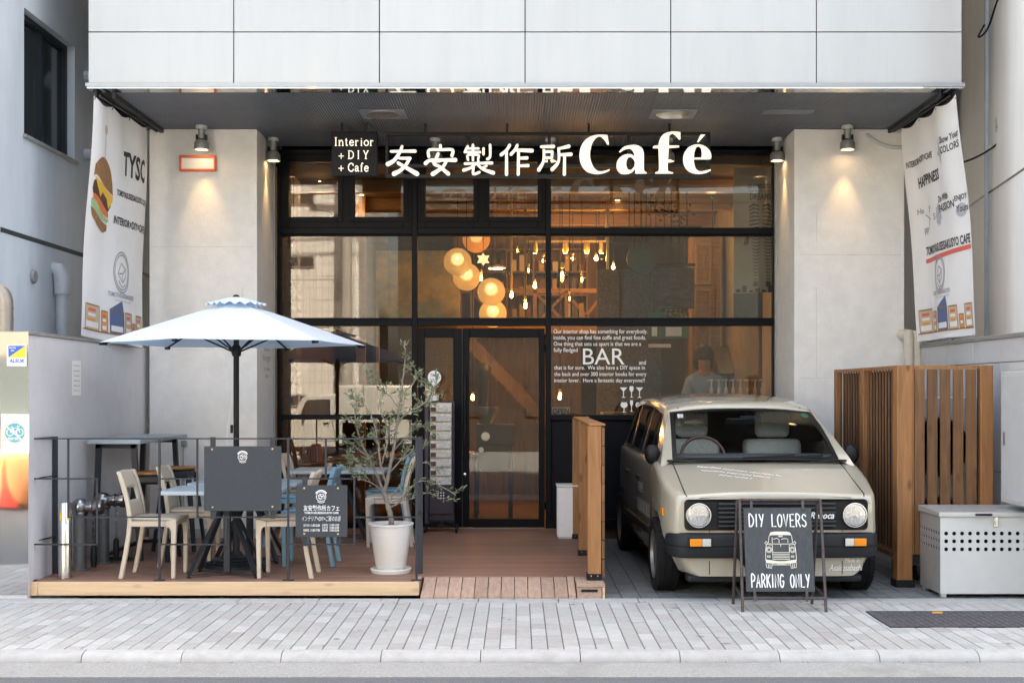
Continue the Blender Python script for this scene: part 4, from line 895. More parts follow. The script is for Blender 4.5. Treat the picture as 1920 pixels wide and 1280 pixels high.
# mural, post and panels painted as a facade reflection
mu = thing('mural_panel', 'yellow and green painted mural panel inside behind the left panes', 'mural', (-1.3, 15.5, 1.2))
mu_x0, mu_x1 = PX(705, 15.6), PX(862, 15.6)
MB().box(mu_x0, mu_x1, 15.6, 15.66, PZ(600, 15.6), PZ(470, 15.6)).build('panel', 'mural_paint', mu)
for x in (mu_x0 + .02, mu_x1 - .02): MB().box(x - .02, x + .02, 15.62, 15.68, DZ, PZ(600, 15.6)).build('leg', 'inner_wood', mu)
tag(MB().box(PX(668, 15.3), PX(684, 15.3), 15.3, 15.42, DZ, 3.998).build('wooden_post', 'inner_wood'), 'pale upright timber post inside behind the left pane', 'post')
tag(MB().box(PX(1120, 15.1), PX(1240, 15.1), 15.1, 15.25, DZ, PZ(505, 15.1)).build('reflection_panel', 'stippled'), 'grey stippled panel beside the kitchen imitating a granite facade reflection', 'partition')  # solid panel standing in for the opposite facade's reflection in the glass
tag(MB().box(PX(700, 16.2), PX(860, 16.2), 16.2, 16.3, DZ, PZ(600, 16.2)).build('dark_reflection_panel', 'stippled'), 'dark stippled panel below the mural imitating a granite facade reflection', 'partition')  # darker panel coloured to imitate the same granite reflection
# log stack by the left jamb
lg = thing('log_stack', 'stacked round timber logs standing inside the left edge of the window', 'log stack', (-2.5, 13.45, DZ))
for i in range(9):
    for j in range(2):
        c = (PX(530 + j * 15, 13.45), 13.45, PZ(462 + i * 36 + j * 18, 13.45)); MB().lathe([(.001, -.05), (.075, -.05), (.082, 0), (.08, .25)], c, 16, 'y', cap=False).build('log', 'inner_wood', lg)
MB().box(-2.58, -2.57, 13.36, 13.8, DZ, 3.9).build('rack_side', 'inner_wood', lg); MB().box(PX(549, 13.4), PX(551, 13.4), 13.42, 13.8, DZ, 3.9).build('rack_side', 'inner_wood', lg)
# hanging brick board, round mirror, hanging rods with ivy
hb = thing('hanging_brick_panel', 'hanging panel of dark slim brick tiles on thin rods inside the right pane', 'panel', (PX(1269, 14.2), 14.2, PZ(578, 14.2)))
bx0, bx1, bz0, bz1 = PX(1236, 14.2), PX(1302, 14.2), PZ(578, 14.2), PZ(502, 14.2)
MB().box(bx0, bx1, 14.2, 14.24, bz0, bz1).build('backing', 'inner_dark', hb)
bw, bh = (bx1 - bx0) / 5, (bz1 - bz0) / 16; b0 = None
for j in range(16):
    for i in range(6):
        x0 = bx0 + (i - (.5 if j % 2 else 0)) * bw; x1 = min(x0 + bw, bx1); x0 = max(x0, bx0)
        if x1 - x0 < .01: continue
        MB().box(x0 + .002, x1 - .002, 14.185 + random.uniform(0, .008), 14.2, bz0 + j * bh + .002, bz0 + (j + 1) * bh - .002).build('brick', 'dark_brick', hb, smooth=0)
MB().box(bx0 - .04, bx1 + .01, 14.2, 14.24, bz1 + .02, bz1 + .05).build('rail', 'black_plastic', hb)
for p in (1180, 1190, 1202, 1212, 1246, 1259, 1274, 1289):
    x = PX(p, 14.2); MB().tube([(x, 14.22, bz1 + .04 if p > 1236 else PZ(470, 14.2)), (x, 14.22, 3.99)], .006, 6).build('rod', 'black_plastic', hb)
iv = MB()
for k in range(70):
    t_ = random.random(); p = 1188 + t_ * 105 + random.gauss(0, 9); q = 360 + t_ * 52 + random.gauss(0, 11); c = PT(p, q, 14.18 + random.uniform(-.02, .02)); a = random.uniform(0, 6.28); s = random.uniform(.012, .03)
    pts = [(math.cos(a + b_) * s * l_, math.sin(a + b_) * s * l_) for b_, l_ in ((0, 1), (.6, .55), (1.3, .9), (2.2, .5), (3.14, .45), (4.1, .5), (5.0, .9), (5.7, .55))]
    tl = random.uniform(-.6, .6); iv.add([c + Vector((x, x * tl, y)) for x, y in pts], [tuple(range(8))])
for k in range(3): iv.tube(catmull([PT(1185 + k * 5, 350 + k * 4, 14.2), PT(1220 + k * 9, 378 + k * 6, 14.18), PT(1255 + k * 8, 398 + k * 4, 14.2), PT(1292, 414 - k * 8, 14.18)], 5), .003, 5)
tag(iv.build('ivy_garland', M('ivy', (.02, .028, .018), .7), smooth=0), 'dark ivy garland trailing across the hanging rods', 'garland')
rm = PT(1203, 486, 14.3); t = thing('round_mirror', 'dark round disc hanging beside the brick tile panel', 'disc', (rm.x, rm.y, rm.z - .17))
MB().lathe([(.17, -.02), (.172, .02)], rm, 36, 'y').build('disc', M('disc_teal', (.012, .05, .045), .4), t); MB().tube([rm + Vector((0, 0, .17)), (rm.x, rm.y, 3.99)], .004, 6).build('cord', 'black_plastic', t)
# lattice cupboards
lc = thing('lattice_cupboard', 'tall wooden cupboard with crossed lattice doors in the kitchen', 'cupboard', (PX(1318, 16), 16, .6))
cx0, cx1 = PX(1303, 16), PX(1334, 16)
MB().box(cx0 - .03, cx1 + .12, 16.03, 16.4, .4, PZ(440, 16)).build('carcass', 'inner_wood', lc)
for z0, z1 in ((PZ(533, 16), PZ(455, 16)), (PZ(602, 16), PZ(541, 16)), (PZ(660, 16), PZ(608, 16))):
    mb = MB(); e = .03
    for a in ((cx0, cx0 + e, z0, z1), (cx1 - e, cx1, z0, z1), (cx0 + e, cx1 - e, z0, z0 + e), (cx0 + e, cx1 - e, z1 - e, z1)): mb.box(a[0], a[1], 15.99, 16.028, a[2], a[3])
    dd_ = mb.build('door', 'inner_wood', lc)
    MB().bar((cx0 + e, 16.0, z0 + e), (cx1 - e, 16.0, z1 - e), .012, .012).bar((cx0 + e, 16.015, z1 - e), (cx1 - e, 16.015, z0 + e), .012, .012).build('lattice', 'inner_wood', dd_)
# zebra wall panel with slogan
ze = thing('zebra_wall_panel', 'pale wall panel with a black zebra decal and DREAMS slogan', 'wall panel', (PX(1410, 13.33), 13.33, 2.6))
ZX = lambda p: PX(p, 13.33); ZZ = lambda q: PZ(q, 13.33)
MB().box(ZX(1376), ZX(1447), 13.33, 13.36, ZZ(548), 3.98).build('board', M('zebra_wall', (.42, .36, .28), .8, var=.08, vs_=6), ze)
MB().box(ZX(1376), ZX(1430), 13.325, 13.36, ZZ(600), ZZ(550)).build('tile_base', M('tile_base', (.13, .115, .105), .7, var=.3, vs_=30), ze)
zb = MB(); fz = front(13.3265)
for s, a, b, q0, q1 in (('GO CONFIDENTLY', 1402, 1446, 354, 345), ('in the direction of your', 1404, 1446, 361, 356), ('DREAMS', 1406, 1446, 375, 362)): put(zb, fit(text(s, .002, .03), ZX(a), ZX(b), ZZ(q0), ZZ(q1)), fz)
for k in range(9):                                               # striped body, neck and legs
    for cx_, w_, q_ in ((1412, 17, 385 + k * 6.5), (1440, 17, 385 + k * 6.5)):
        if k < 7: s_ = 1 if cx_ > 1425 else -1; flat(zb, [(ZX(1426 + s_ * 3), ZZ(q_)), (ZX(cx_), ZZ(q_ - 4 + k)), (ZX(cx_ + s_ * 8), ZZ(q_ + 3)), (ZX(cx_ + s_ * 7), ZZ(q_ + 6)), (ZX(cx_), ZZ(q_ + 1 + k)), (ZX(1426 + s_ * 3), ZZ(q_ + 3))], fz, True, .002)
for x_ in (1417, 1440):
    for k in range(14): q_ = 440 + k * 6.2; a = 9 - k * .4; flat(zb, [(ZX(x_ - a), ZZ(q_)), (ZX(x_), ZZ(q_ + 2)), (ZX(x_ + a), ZZ(q_ + .5)), (ZX(x_ + a * .9), ZZ(q_ + 2.6)), (ZX(x_), ZZ(q_ + 4.5)), (ZX(x_ - a * .9), ZZ(q_ + 2.2))], fz, True, .002)
    flat(zb, [(ZX(x_ - 4), ZZ(527)), (ZX(x_ + 4), ZZ(527)), (ZX(x_ + 5), ZZ(537)), (ZX(x_ - 5), ZZ(537))], fz)
flat(zb, [(ZX(1400), ZZ(438)), (ZX(1406), ZZ(440)), (ZX(1403), ZZ(458)), (ZX(1394), ZZ(460)), (ZX(1396), ZZ(452))], fz)
for k in range(6): a = 1380 + k * 12; h = (6, 12, 4, 8, 5, 14)[k]; put(zb, shape([[(ZX(a), ZZ(548)), (ZX(a + 8), ZZ(548)), (ZX(a + 8), ZZ(548 - h)), (ZX(a), ZZ(548 - h))]], .002, False), fz)
zb.build('decal', 'ink', ze, recalc=False, smooth=0)
# kitchen
kf = MB().box(.95, 2.69, 14.1, 17.0, DZ - .003, .40).build('kitchen_platform', 'inner_dark', kind='structure', smooth=0)
kc = thing('bar_counter', 'bar counter with tiled front inside the right window', 'counter', (1.8, 13.75, DZ))
MB().box(.95, 2.69, 13.56, 14.02, DZ, 1.30).build('body', 'inner_dark', kc); MB().box(.93, 2.69, 13.5, 14.06, 1.301, 1.34).build('top', 'inner_wood', kc)
sh = thing('extractor_hood', 'sloping stainless steel kitchen hood inside the right window', 'extractor hood', (PX(1395, 15.6), 15.6, 1.6))
hx0, hx1 = PX(1345, 15.6), 2.69
MB().hexa([(hx0, 15.4, PZ(700, 15.6)), (hx1, 15.4, PZ(700, 15.6)), (hx1, 16.2, PZ(700, 15.6)), (hx0, 16.2, PZ(700, 15.6)), (hx0, 15.9, PZ(648, 15.6)), (hx1, 15.9, PZ(648, 15.6)), (hx1, 16.2, PZ(648, 15.6)), (hx0, 16.2, PZ(648, 15.6))]).build('canopy', 'kitchen_steel', sh)
MB().box(hx0, hx1, 16.0, 16.2, .40, PZ(701, 15.6)).build('splashback', 'kitchen_steel', sh)
MB().tube([PT(1392, 678, 15.3), PT(1428, 655, 15.3)], .012, 8).build('lamp_arm', 'black_plastic', sh)
mn = thing('menu_board', 'green menu board with papers pinned on it above the bar', 'menu board', (PX(1256, 14.6), 14.6, 2.2))
MB().box(PX(1216, 14.6), PX(1292, 14.6), 14.6, 14.63, PZ(634, 14.6), PZ(585, 14.6)).build('board', 'green_board', mn)
for a, b in ((1222, 1232), (1248, 1278)): MB().box(PX(a, 14.6), PX(b, 14.6), 14.592, 14.599, PZ(630, 14.6), PZ(613, 14.6)).build('paper', 'paper', mn)
for x in (1220, 1288): MB().tube([(PX(x, 14.6), 14.615, PZ(585, 14.6)), (PX(x, 14.6), 14.615, 3.99)], .005, 6).build('hanger', 'black_plastic', mn)
gr = thing('wine_glass_rack', 'wine glasses hanging upside down below the brick tile panel', 'glass rack', (PX(1266, 14.3), 14.3, 2.4))
MB().box(PX(1244, 14.3), PX(1290, 14.3), 14.25, 14.4, PZ(580, 14.3), PZ(578.5, 14.3)).build('rail', 'black_plastic', gr)
for k in range(5):
    c = Vector((PX(1249 + k * 9, 14.3), 14.32, PZ(604, 14.3))); MB().lathe([(.026, 0), (.03, .03), (.022, .07), (.004, .085), (.004, .14), (.026, .146)], c, 14, cap=False).build('glass', 'clear_glass', gr)
tr = PT(1237, 648, 14.5); tag(MB().tube([tr - Vector((.13, 0, 0)), tr + Vector((.13, 0, 0))], .022, 14).build('paper_roll', 'paper'), 'white paper roll mounted above the bar counter', 'paper roll')
for k in range(9):
    x = PX(1334 + k * 13.6, 13.62); t = thing('syrup_bottle', 'white pump topped syrup bottle in the row behind the car roof', 'bottle', (x, 13.62, 1.34), 'row of syrup bottles on the bar')
    MB().lathe([(.034, 1.341), (.036, 1.46), (.03, 1.50), (.014, 1.53), (.014, 1.55)], (x, 13.62, 0), 16).build('bottle', 'white_ceramic', t)
    MB().lathe([(.018, 1.551), (.02, 1.60), (.008, 1.62), (.008, 1.68), (.02, 1.69), (.018, 1.705)], (x, 13.62, 0), 14).build('pump', 'white_ceramic', t)
    MB().bar((x, 13.62, 1.695), (x - .045, 13.60, 1.69), .012, .012).build('spout', 'white_ceramic', t)
lamp_k = PT(1290, 600, 15.5)
t = thing('kitchen_fill_lamp', 'added strip shaped fill lamp brightening the kitchen above the barista', 'ceiling light', (1.9, 15.0, 3.4))  # added fill light for the kitchen, tucked behind the window rail
MB().box(1.6, 2.5, 15.25, 15.35, 3.525, 3.55).build('case', 'inner_dark', t); MB().box(1.62, 2.48, 15.27, 15.33, 3.518, 3.524).build('diffuser', M('fill_white', (.8, .75, .6), .5, emit=(1, .8, .5), es=1.2), t); lamp('fill_glow', 'POINT', (2.05, 15.3, 3.4), 5.0, (1, .78, .5), t, .15)
for x in (1.7, 2.4): MB().tube([(x, 15.3, 3.55), (x, 15.3, 3.99)], .005, 6).build('hanger', 'black_plastic', t)
# coffee roaster behind the door glass
ro = thing('coffee_roaster', 'black coffee roasting machine with round dials behind the door glass', 'roasting machine', (PX(935, 14.3), 14.3, DZ))
q = lambda p, y_, d=14.3: PT(p, y_, d)
MB().box(PX(892, 14.3), PX(965, 14.3), 14.2, 14.7, PZ(835, 14.3), PZ(795, 14.3)).build('body', 'dark_metal', ro, bevel=.02)
MB().lathe([(.001, -.12), (.2, -.12), (.22, -.08), (.22, .25), (.001, .25)], (PX(925, 14.3), 14.35, PZ(850, 14.3)), 30, 'y').build('drum', 'dark_metal', ro)
MB().lathe([(.06, 0), (.14, .16), (.14, .2)], (PX(912, 14.3), 14.4, PZ(795, 14.3)), 24).build('hopper', 'kitchen_steel', ro)
for p, y_, r in ((910, 818, .055), (902, 843, .035)): MB().lathe([(r * .9, 0), (r, .02), (r * .9, .035)], (PX(p, 14.1), 14.16, PZ(y_, 14.1)), 20, '-y').build('dial', 'stainless', ro)
for x in (-.2, .2):
    for y_ in (14.25, 14.65): MB().tube([(PX(925, 14.3) + x, y_, DZ), (PX(925, 14.3) + x, y_, PZ(850, 14.3))], .025, 8).build('leg', 'dark_metal', ro)
MB().tube(catmull([(PX(905, 14.3), 14.6, PZ(790, 14.3)), (PX(905, 14.3), 14.7, PZ(720, 14.3)), (PX(905, 14.3), 14.9, PZ(690, 14.3)), (PX(905, 14.3), 16.2, PZ(685, 14.3))], 4), .06, 14).build('flue', 'dark_metal', ro)
# indoor tables in the dim room
for x, d in ((-1.7, 14.4), (-.9, 15.0), (.9, 15.2)):
    t = thing('cafe_table', 'dark wooden table standing inside the dim cafe room', 'table', (x, d, DZ), 'tables inside the cafe')
    MB().box(x - .4, x + .4, d - .3, d + .3, .80, .835).build('top', 'inner_wood', t); MB().tube([(x, d, DZ + .02), (x, d, .80)], .03, 10).build('post', 'black_plastic', t); MB().lathe([(.22, DZ), (.2, DZ + .02), (.03, DZ + .03)], (x, d, 0), 20).build('foot', 'black_plastic', t)
sb = thing('window_shelf', 'wooden shelf with leaning books behind the lower left pane', 'shelf', (-1.9, 13.5, DZ))
MB().box(PX(545, 13.5), PX(705, 13.5), 13.4, 13.7, PZ(869, 13.5), PZ(865, 13.5)).build('board', 'inner_wood', sb)
for x in (555, 695): MB().box(PX(x, 13.5) - .02, PX(x, 13.5) + .02, 13.45, 13.65, DZ, PZ(869, 13.5)).build('leg', 'inner_wood', sb)
for k in range(7):
    x = PX(570 + k * 5, 13.5); c = (.25 + .3 * random.random(), .2, .12 + .1 * random.random()); tag(MB().box(x - .012, x + .012, 13.48, 13.62, PZ(865, 13.5) + .001, PZ(865, 13.5) + .16 + .03 * random.random()).build('book', M('book%d' % k, c, .7)), 'thin book standing on the shelf behind the lower left pane', 'book', 'books on the window shelf')

# ================================================================== TERRACE RAILING AND ITS SIGNS
DR = 9.5
rx = lambda p: PX(p, DR); rz = lambda q: PZ(q, DR)
rl = thing('terrace_railing', 'thin dark steel railing with key pattern along the terrace edge', 'railing', (-2.2, DR, DZ))
def rv(p, a, b, w_=.014, name='upright'): MB().box(rx(p) - w_ / 2, rx(p) + w_ / 2, DR - .006, DR + .006, rz(b), rz(a)).build(name, 'rail_metal', rl)
def rh(a, b, q, name='bar'): MB().box(rx(a) - .007, rx(b) + .007, DR - .0075, DR + .0075, rz(q) - .0055, rz(q) + .0055).build(name, 'rail_metal', rl)
ZF = HY + (EYE - DZ - .002) * F / DR
for p in (58.5, 299, 540.5, 781): rv(p, 822, ZF, .017, 'post'); MB().box(rx(p) - .04, rx(p) + .04, DR - .025, DR + .025, DZ + .0005, DZ + .008).build('foot_plate', 'rail_metal', rl)
for p, a, b in ((128, 822, 969), (182, 897, 1020), (370, 822, 969), (424, 969, 1020), (611, 822, 897), (664.5, 897, 1020)): rv(p, a, b)
for a, b, q in ((58.5, 790, 822), (58.5, 182, 897), (128, 299, 969), (58.5, 182, 1020), (299, 370, 897), (370, 540.5, 969), (299, 424, 1020), (540.5, 664.5, 897), (664.5, 784, 969), (540.5, 664.5, 1020)): rh(a, b, q)
dB = 9.86
for X_, nm in ((-3.69, 0), (PX(788, dB), 1)):
    MB().box(X_ - .02, X_ + .02, dB - .008, dB + .004, DZ + .001, rz(822) + .004).build('flat_post', 'rail_metal', rl)
    xe = -3.735 if nm == 0 else rx(784)
    for q in ((822, 897, 1015) if nm == 0 else (822, 969)): MB().bar((xe, DR, rz(q)), (X_, dB - .008, rz(q)), .03 if q == 822 else .016, .008).build('return_bar', 'rail_metal', rl)
def board_sign(t, x0, x1, y0, y1, straps, pins):
    MB().box(rx(x0), rx(x1), DR - .022, DR - .010, rz(y1), rz(y0)).build('board', 'sign_slate', t, bevel=.002)
    for (a, b, c, d) in straps: MB().box(rx(a), rx(b), DR - .0095, DR - .0078, rz(d), rz(c)).build('strap', 'rail_metal', t)
    for (a, b) in pins: MB().lathe([(.008, 0), (.008, .004), (.004, .007)], (rx(a), DR - .022, rz(b)), 12, '-y').build('rivet', 'brass', t)
s1 = thing('blank_board', 'large blank dark grey board with a small round emblem on the terrace railing', 'sign board', (rx(456), DR, rz(957)))
board_sign(s1, 384, 528.5, 836, 957, ((395, 405, 819, 972), (507, 516.5, 819, 972)), ((399, 842), (512, 841), (400, 950), (512, 949)))
lgm = MB(); logo(lgm, rx(456), rz(856), 10.5 * DR / F, front(DR - .0222), .0008); lgm.build('emblem', 'white_vinyl', s1, recalc=False, smooth=0)
s2 = thing('opening_hours_board', 'smaller dark grey railing board with cafe name and opening hours', 'sign board', (rx(603), DR, rz(1006)))
board_sign(s2, 555, 652, 909, 1006, ((567, 577, 894, 1023), (631, 640, 894, 1023)), ((571.5, 914.5), (634.5, 914.5), (571.5, 999.5), (634.5, 1000)))
lb = MB(); fb = front(DR - .0222); logo(lb, rx(603), rz(930), 11.5 * DR / F, fb, .0008)
for s, a, b, y0, y1, bo in (('友安製作所カフェ', 570, 637, 946, 957, .012), ('TOMOYASUSEISAKUSYO CAFE', 571.5, 635.5, 958.5, 962.3, .03), ('インテリア×DIY×ご飯のお店', 567, 640, 966, 976, .0), ('O P E N', 570, 581, 981.5, 986, .02), ('11:00-22:00', 583.5, 600.5, 981.5, 986, .02), ('SUN/HOL', 570, 581, 990.5, 995, .02), ('11:00-17:00', 583.5, 600.5, 990.5, 995, .02),
                        ('LUNCH', 605, 615.5, 981, 985, .02), ('C A F E', 605, 615.5, 986, 990, .02), ('DINNER', 605, 615.5, 991, 995, .02), ('11:00-14:30', 619, 636.5, 981, 985, .02), ('12:00-22:00', 619, 636.5, 986, 990, .02), ('17:00-22:00', 619, 636.5, 991, 995, .02)):
    put(lb, fit(text(s, .001, bo, .25 if s[0] == 'イ' else 0), rx(a), rx(b), rz(y1), rz(y0)), fb)
lb.build('lettering', 'white_vinyl', s2, recalc=False, smooth=0)

# ================================================================== CHAIRS
def make_chair(mat):
    t = thing('terrace_chair', '', 'chair', (0, 0, DZ))
    for s in (-1, 1):
        y0, y1 = (s * .190, s * .158)
        rear = [(-.225, 0), (-.188, 0), (-.150, .20), (-.125, .37), (-.118, .47), (-.137, .60), (-.172, .74), (-.205, .828), (-.238, .830), (-.205, .72), (-.170, .59), (-.152, .47), (-.160, .36), (-.185, .20)]
        MB().prism(rear, lambda p: Vector((p[0], y0, p[1])), lambda p: Vector((p[0], y1, p[1]))).build('leg', mat, t, world=False, bevel=.006)
        frontl = [(.185, 0), (.215, 0), (.222, .25), (.226, .462), (.205, .462), (.14, .446), (.14, .405), (.170, .397), (.184, .37), (.186, .25)]
        MB().prism(frontl, lambda p: Vector((p[0], y0, p[1])), lambda p: Vector((p[0], y1, p[1]))).build('leg', mat, t, world=False, bevel=.006)
    st = MB(); st.grid(lambda u, v: Vector((-.15 + u * .375, -.1575 + v * .315, .462 - .012 * math.sin(math.pi * u) * math.sin(math.pi * v) - .012 * u ** 6)), 10, 8)
    st.build('seat', mat, t, world=False, solid=.022, smooth=60)
    MB().box(-.13, .14, -.189, -.159, .405, .447).box(-.13, .14, .159, .189, .405, .447).box(.186, .212, -.1575, .1575, .41, .447).box(-.150, -.125, -.1575, .1575, .41, .45).build('apron', mat, t, world=False, bevel=.004)
    bk = MB(); NY, NZ = 14, 16; q = NY + 1
    V = []
    for j in range(NZ + 1):
        z = .462 + j / NZ * .368
        for i in range(NY + 1):
            y = -.1575 + i / NY * .315; xx = -.135 - .105 * ((z - .462) / .37) ** 1.5; V.append((xx - .016 * math.cos(y / .1575 * 1.57), y, z + (-.010 * (y / .1575) ** 2 if j == NZ else 0)))
    Fc = [(j * q + i, j * q + i + 1, (j + 1) * q + i + 1, (j + 1) * q + i) for j in range(NZ) for i in range(NY) if not (6 <= j <= 9 and 2 <= i <= 11)]
    bk.add(V, Fc).build('backrest', mat, t, world=False, solid=.02, smooth=60)
    return t
CH = {'beige': make_chair('beige_plastic'), 'blue': make_chair('blue_plastic')}; used = set()
def chair(col, x, d, rot, label):
    if col not in used: o = CH[col]; used.add(col)
    else: o = copy_tree(CH[col])
    o.location = (x, d, DZ); o.rotation_euler = (0, 0, R(rot)); o['label'] = label; o['group'] = 'plastic terrace chairs'; return o
chair('beige', -2.875, 9.765, 0, 'beige plastic chair beside the stainless bollard, facing the blank board')
chair('beige', -2.765, 10.40, 2, 'beige plastic chair in front of the bar stools')
chair('beige', -1.81, 9.77, 180, 'beige plastic chair pulled up behind the opening hours board')
chair('blue', -1.74, 10.42, 180, 'pale blue plastic chair half hidden behind the opening hours board')
chair('blue', -2.18, 11.75, 2, 'pale blue plastic chair behind the blank board, facing the window table')
chair('beige', -2.14, 12.42, -3, 'beige plastic chair against the window behind the blank board')
chair('beige', -1.21, 11.72, 183, 'beige plastic chair behind the potted olive tree')
chair('blue', -1.30, 12.55, 178, 'blue plastic chair against the window on the far side of the table')
# ================================================================== TABLES
def make_table(w_, l_, h):
    t = thing('terrace_table', '', 'table', (0, 0, DZ))
    MB().box(-w_ / 2, w_ / 2, -l_ / 2, l_ / 2, h - .032, h).build('top', 'table_top', t, world=False, bevel=.004)
    MB().box(-.026, .026, -.026, .026, .022, h - .034).build('post', 'dark_metal', t, world=False, bevel=.003)
    MB().box(-.30, .30, -.02, .02, h - .058, h - .033).box(-.02, .02, -.22, -.021, h - .056, h - .034).box(-.02, .02, .021, .22, h - .056, h - .034).build('support', 'dark_metal', t, world=False)
    for a in (-1, 1):
        for b in (-1, 1):
            MB().bar((a * .02, b * .02, h - .11), (a * .262, b * .165, .022), .040, .014, up=(a, b, .6)).build('leg', 'dark_metal', t, world=False)
            MB().bar((0, 0, .018 + .002 * a * b), (a * .262, b * .165, .018 + .002 * a * b), .022, .006).build('strap', 'dark_metal', t, world=False)
            MB().lathe([(.016, .0), (.016, .008), (.007, .01), (.007, .016)], (a * .262, b * .165, 0), 10).build('glide', 'black_plastic', t, world=False)
    return t
ta = make_table(.92, .60, .685)
for k, (x, d, lab) in enumerate(((-2.305, 9.80, 'grey topped terrace table right behind the blank board'), (-2.305, 10.62, 'grey topped terrace table standing behind the parasol pole'), (-1.76, 12.28, 'grey blue topped terrace table against the shop window'))):
    o = ta if k == 0 else copy_tree(ta); o.location = (x, d, DZ); o['label'] = lab; o['group'] = 'terrace tables'
bt = thing('bar_table', 'tall narrow grey topped bar table against the boundary wall', 'table', (-3.43, 11.25, DZ))
BZ = 1.155
MB().box(-3.66, -3.21, 10.5, 12.0, BZ - .035, BZ).build('top', 'table_top', bt, bevel=.004)
for d in (10.62, 11.88):
    for a, b in ((-3.60, -3.64), (-3.30, -3.245)): MB().bar((a, d, BZ - .036), (b, d, DZ), .045, .04).build('leg', 'dark_metal', bt)
    MB().bar((-3.62, d, BZ - .056), (-3.28, d, BZ - .056), .04, .038).build('rail', 'dark_metal', bt); MB().bar((-3.615, d, DZ + .02), (-3.27, d, DZ + .02), .03, .03).build('foot_bar', 'dark_metal', bt)
MB().bar((-3.62, 10.66, BZ - .056), (-3.62, 11.84, BZ - .056), .03, .036).build('rail', 'dark_metal', bt); MB().bar((-3.63, 10.65, DZ + .02), (-3.63, 11.86, DZ + .02), .03, .028).build('foot_bar', 'dark_metal', bt)
def make_stool():
    t = thing('bar_stool', '', 'stool', (0, 0, DZ))
    MB().lathe([(.14, .735), (.152, .742), (.152, .755), (.145, .762)], (0, 0, 0), 30).build('seat', 'seat_wood', t, world=False)
    MB().box(-.125, .125, -.125, .125, .655, .734).build('collar', 'dark_metal', t, world=False, bevel=.02)
    for a in (-1, 1):
        for b in (-1, 1): MB().bar((a * .115, b * .115, .70), (a * .185, b * .185, 0), .05, .022, up=(a, b, 0), w2=.034, h2=.02).build('leg', 'dark_metal', t, world=False)
    for a in (-1, 1): MB().box(-.152, .152, a * .152 - .006, a * .152 + .006, .28, .30).build('footrest', 'dark_metal', t, world=False); MB().box(a * .152 - .006, a * .152 + .006, -.145, .145, .281, .299).build('footrest', 'dark_metal', t, world=False)
    return t
s0 = make_stool(); s0.location = (-3.17, 10.72, DZ); s0['label'] = 'black metal bar stool with wooden seat behind the front chair'; s0['group'] = 'bar stools'
s_ = copy_tree(s0); s_.location = (-3.13, 11.42, DZ); s_['label'] = 'black metal bar stool with wooden seat nearer the left pillar'

# ================================================================== PARASOL
def CLOTH(name, c, tr=.4):
    m = bpy.data.materials.new(name); m.use_nodes = True; MATS[name] = m; nt = m.node_tree; N = nt.nodes; L = nt.links; N.remove(N['Principled BSDF'])
    a = N.new('ShaderNodeBsdfDiffuse'); b = N.new('ShaderNodeBsdfTranslucent'); mx = N.new('ShaderNodeMixShader'); mx.inputs[0].default_value = tr
    a.inputs[0].default_value = (*c, 1); b.inputs[0].default_value = (c[0] * .28, c[1] * .60, c[2] * .92, 1)
    L.new(a.outputs[0], mx.inputs[1]); L.new(b.outputs[0], mx.inputs[2]); L.new(mx.outputs[0], N['Material Output'].inputs[0])
CLOTH('parasol_cloth', (.83, .88, .92), .28)
UX, UD = PX(443, 10.32), 10.32
um = thing('parasol', 'pale blue cloth parasol with black pole over the terrace tables', 'parasol', (UX, UD, DZ))
ZRIM, ZTOP, RU, A0 = 1.962, 2.30, 1.085, R(17.5)
def corner(k, r, z): a = A0 + k * math.pi / 3; return Vector((UX + r * math.cos(a), UD + r * math.sin(a), z))
for k in range(6):
    def cf(u, v, k=k):
        r = .06 + (RU - .06) * v; z = ZTOP - (ZTOP - ZRIM) * (v ** 1.06)
        a, b = corner(k, r, z), corner(k + 1, r, z); p = a.lerp(b, u); e = math.sin(math.pi * u)
        sag = .045 * e * v; c = Vector((UX, UD, 0)); q = Vector((c.x - p.x, c.y - p.y, 0)).normalized() if v > .02 else Vector((0, 0, 0))
        return p + q * sag * v * v * .9 - Vector((0, 0, .02 * e * v * (1 - v)))
    MB().grid(cf, 12, 14).build('canopy_panel', 'parasol_cloth', um, smooth=60, recalc=False)
def capf(u, v):
    a = u * 2 * math.pi; r = .03 + .205 * v; sc_ = 1 + .06 * math.cos(6 * (a - A0)) * v
    return Vector((UX + r * sc_ * math.cos(a), UD + r * sc_ * math.sin(a), 2.352 - .062 * v ** 1.3 - .012 * v ** 6 * math.cos(18 * a)))
MB().grid(capf, 72, 8).build('vent_cap', 'parasol_cloth', um, smooth=60, recalc=False)
MB().lathe([(.03, 2.338), (.03, 2.358), (.018, 2.37), (.001, 2.374)], (UX, UD, 0), 16, cap=False).build('finial', 'black_plastic', um)
MB().tube([(UX, UD, DZ + .06), (UX, UD, 2.345)], .0235, 18).build('pole', 'black_plastic', um)
MB().lathe([(.035, 1.86), (.04, 1.88), (.04, 1.93), (.03, 1.95)], (UX, UD, 0), 18).build('runner', 'black_plastic', um)
for k in range(6):
    MB().tube([corner(k, .04, ZTOP - .015), corner(k, RU - .015, ZRIM - .012)], .008, 8).build('rib', 'black_plastic', um)
    MB().tube([corner(k, .035, 1.90), corner(k, RU * .48, ZTOP - (ZTOP - ZRIM) * .48 - .02)], .007, 8).build('strut', 'black_plastic', um)
    e = corner(k, RU, ZRIM - .012); MB().tube([e - (e - Vector((UX, UD, ZRIM))) * .06, e], [.012, .010], 8).build('rib_tip', 'black_plastic', um)
MB().box(UX - .04, UX - .02, UD - .05, UD - .02, 1.22, 1.29).build('crank_case', 'black_plastic', um, bevel=.006)
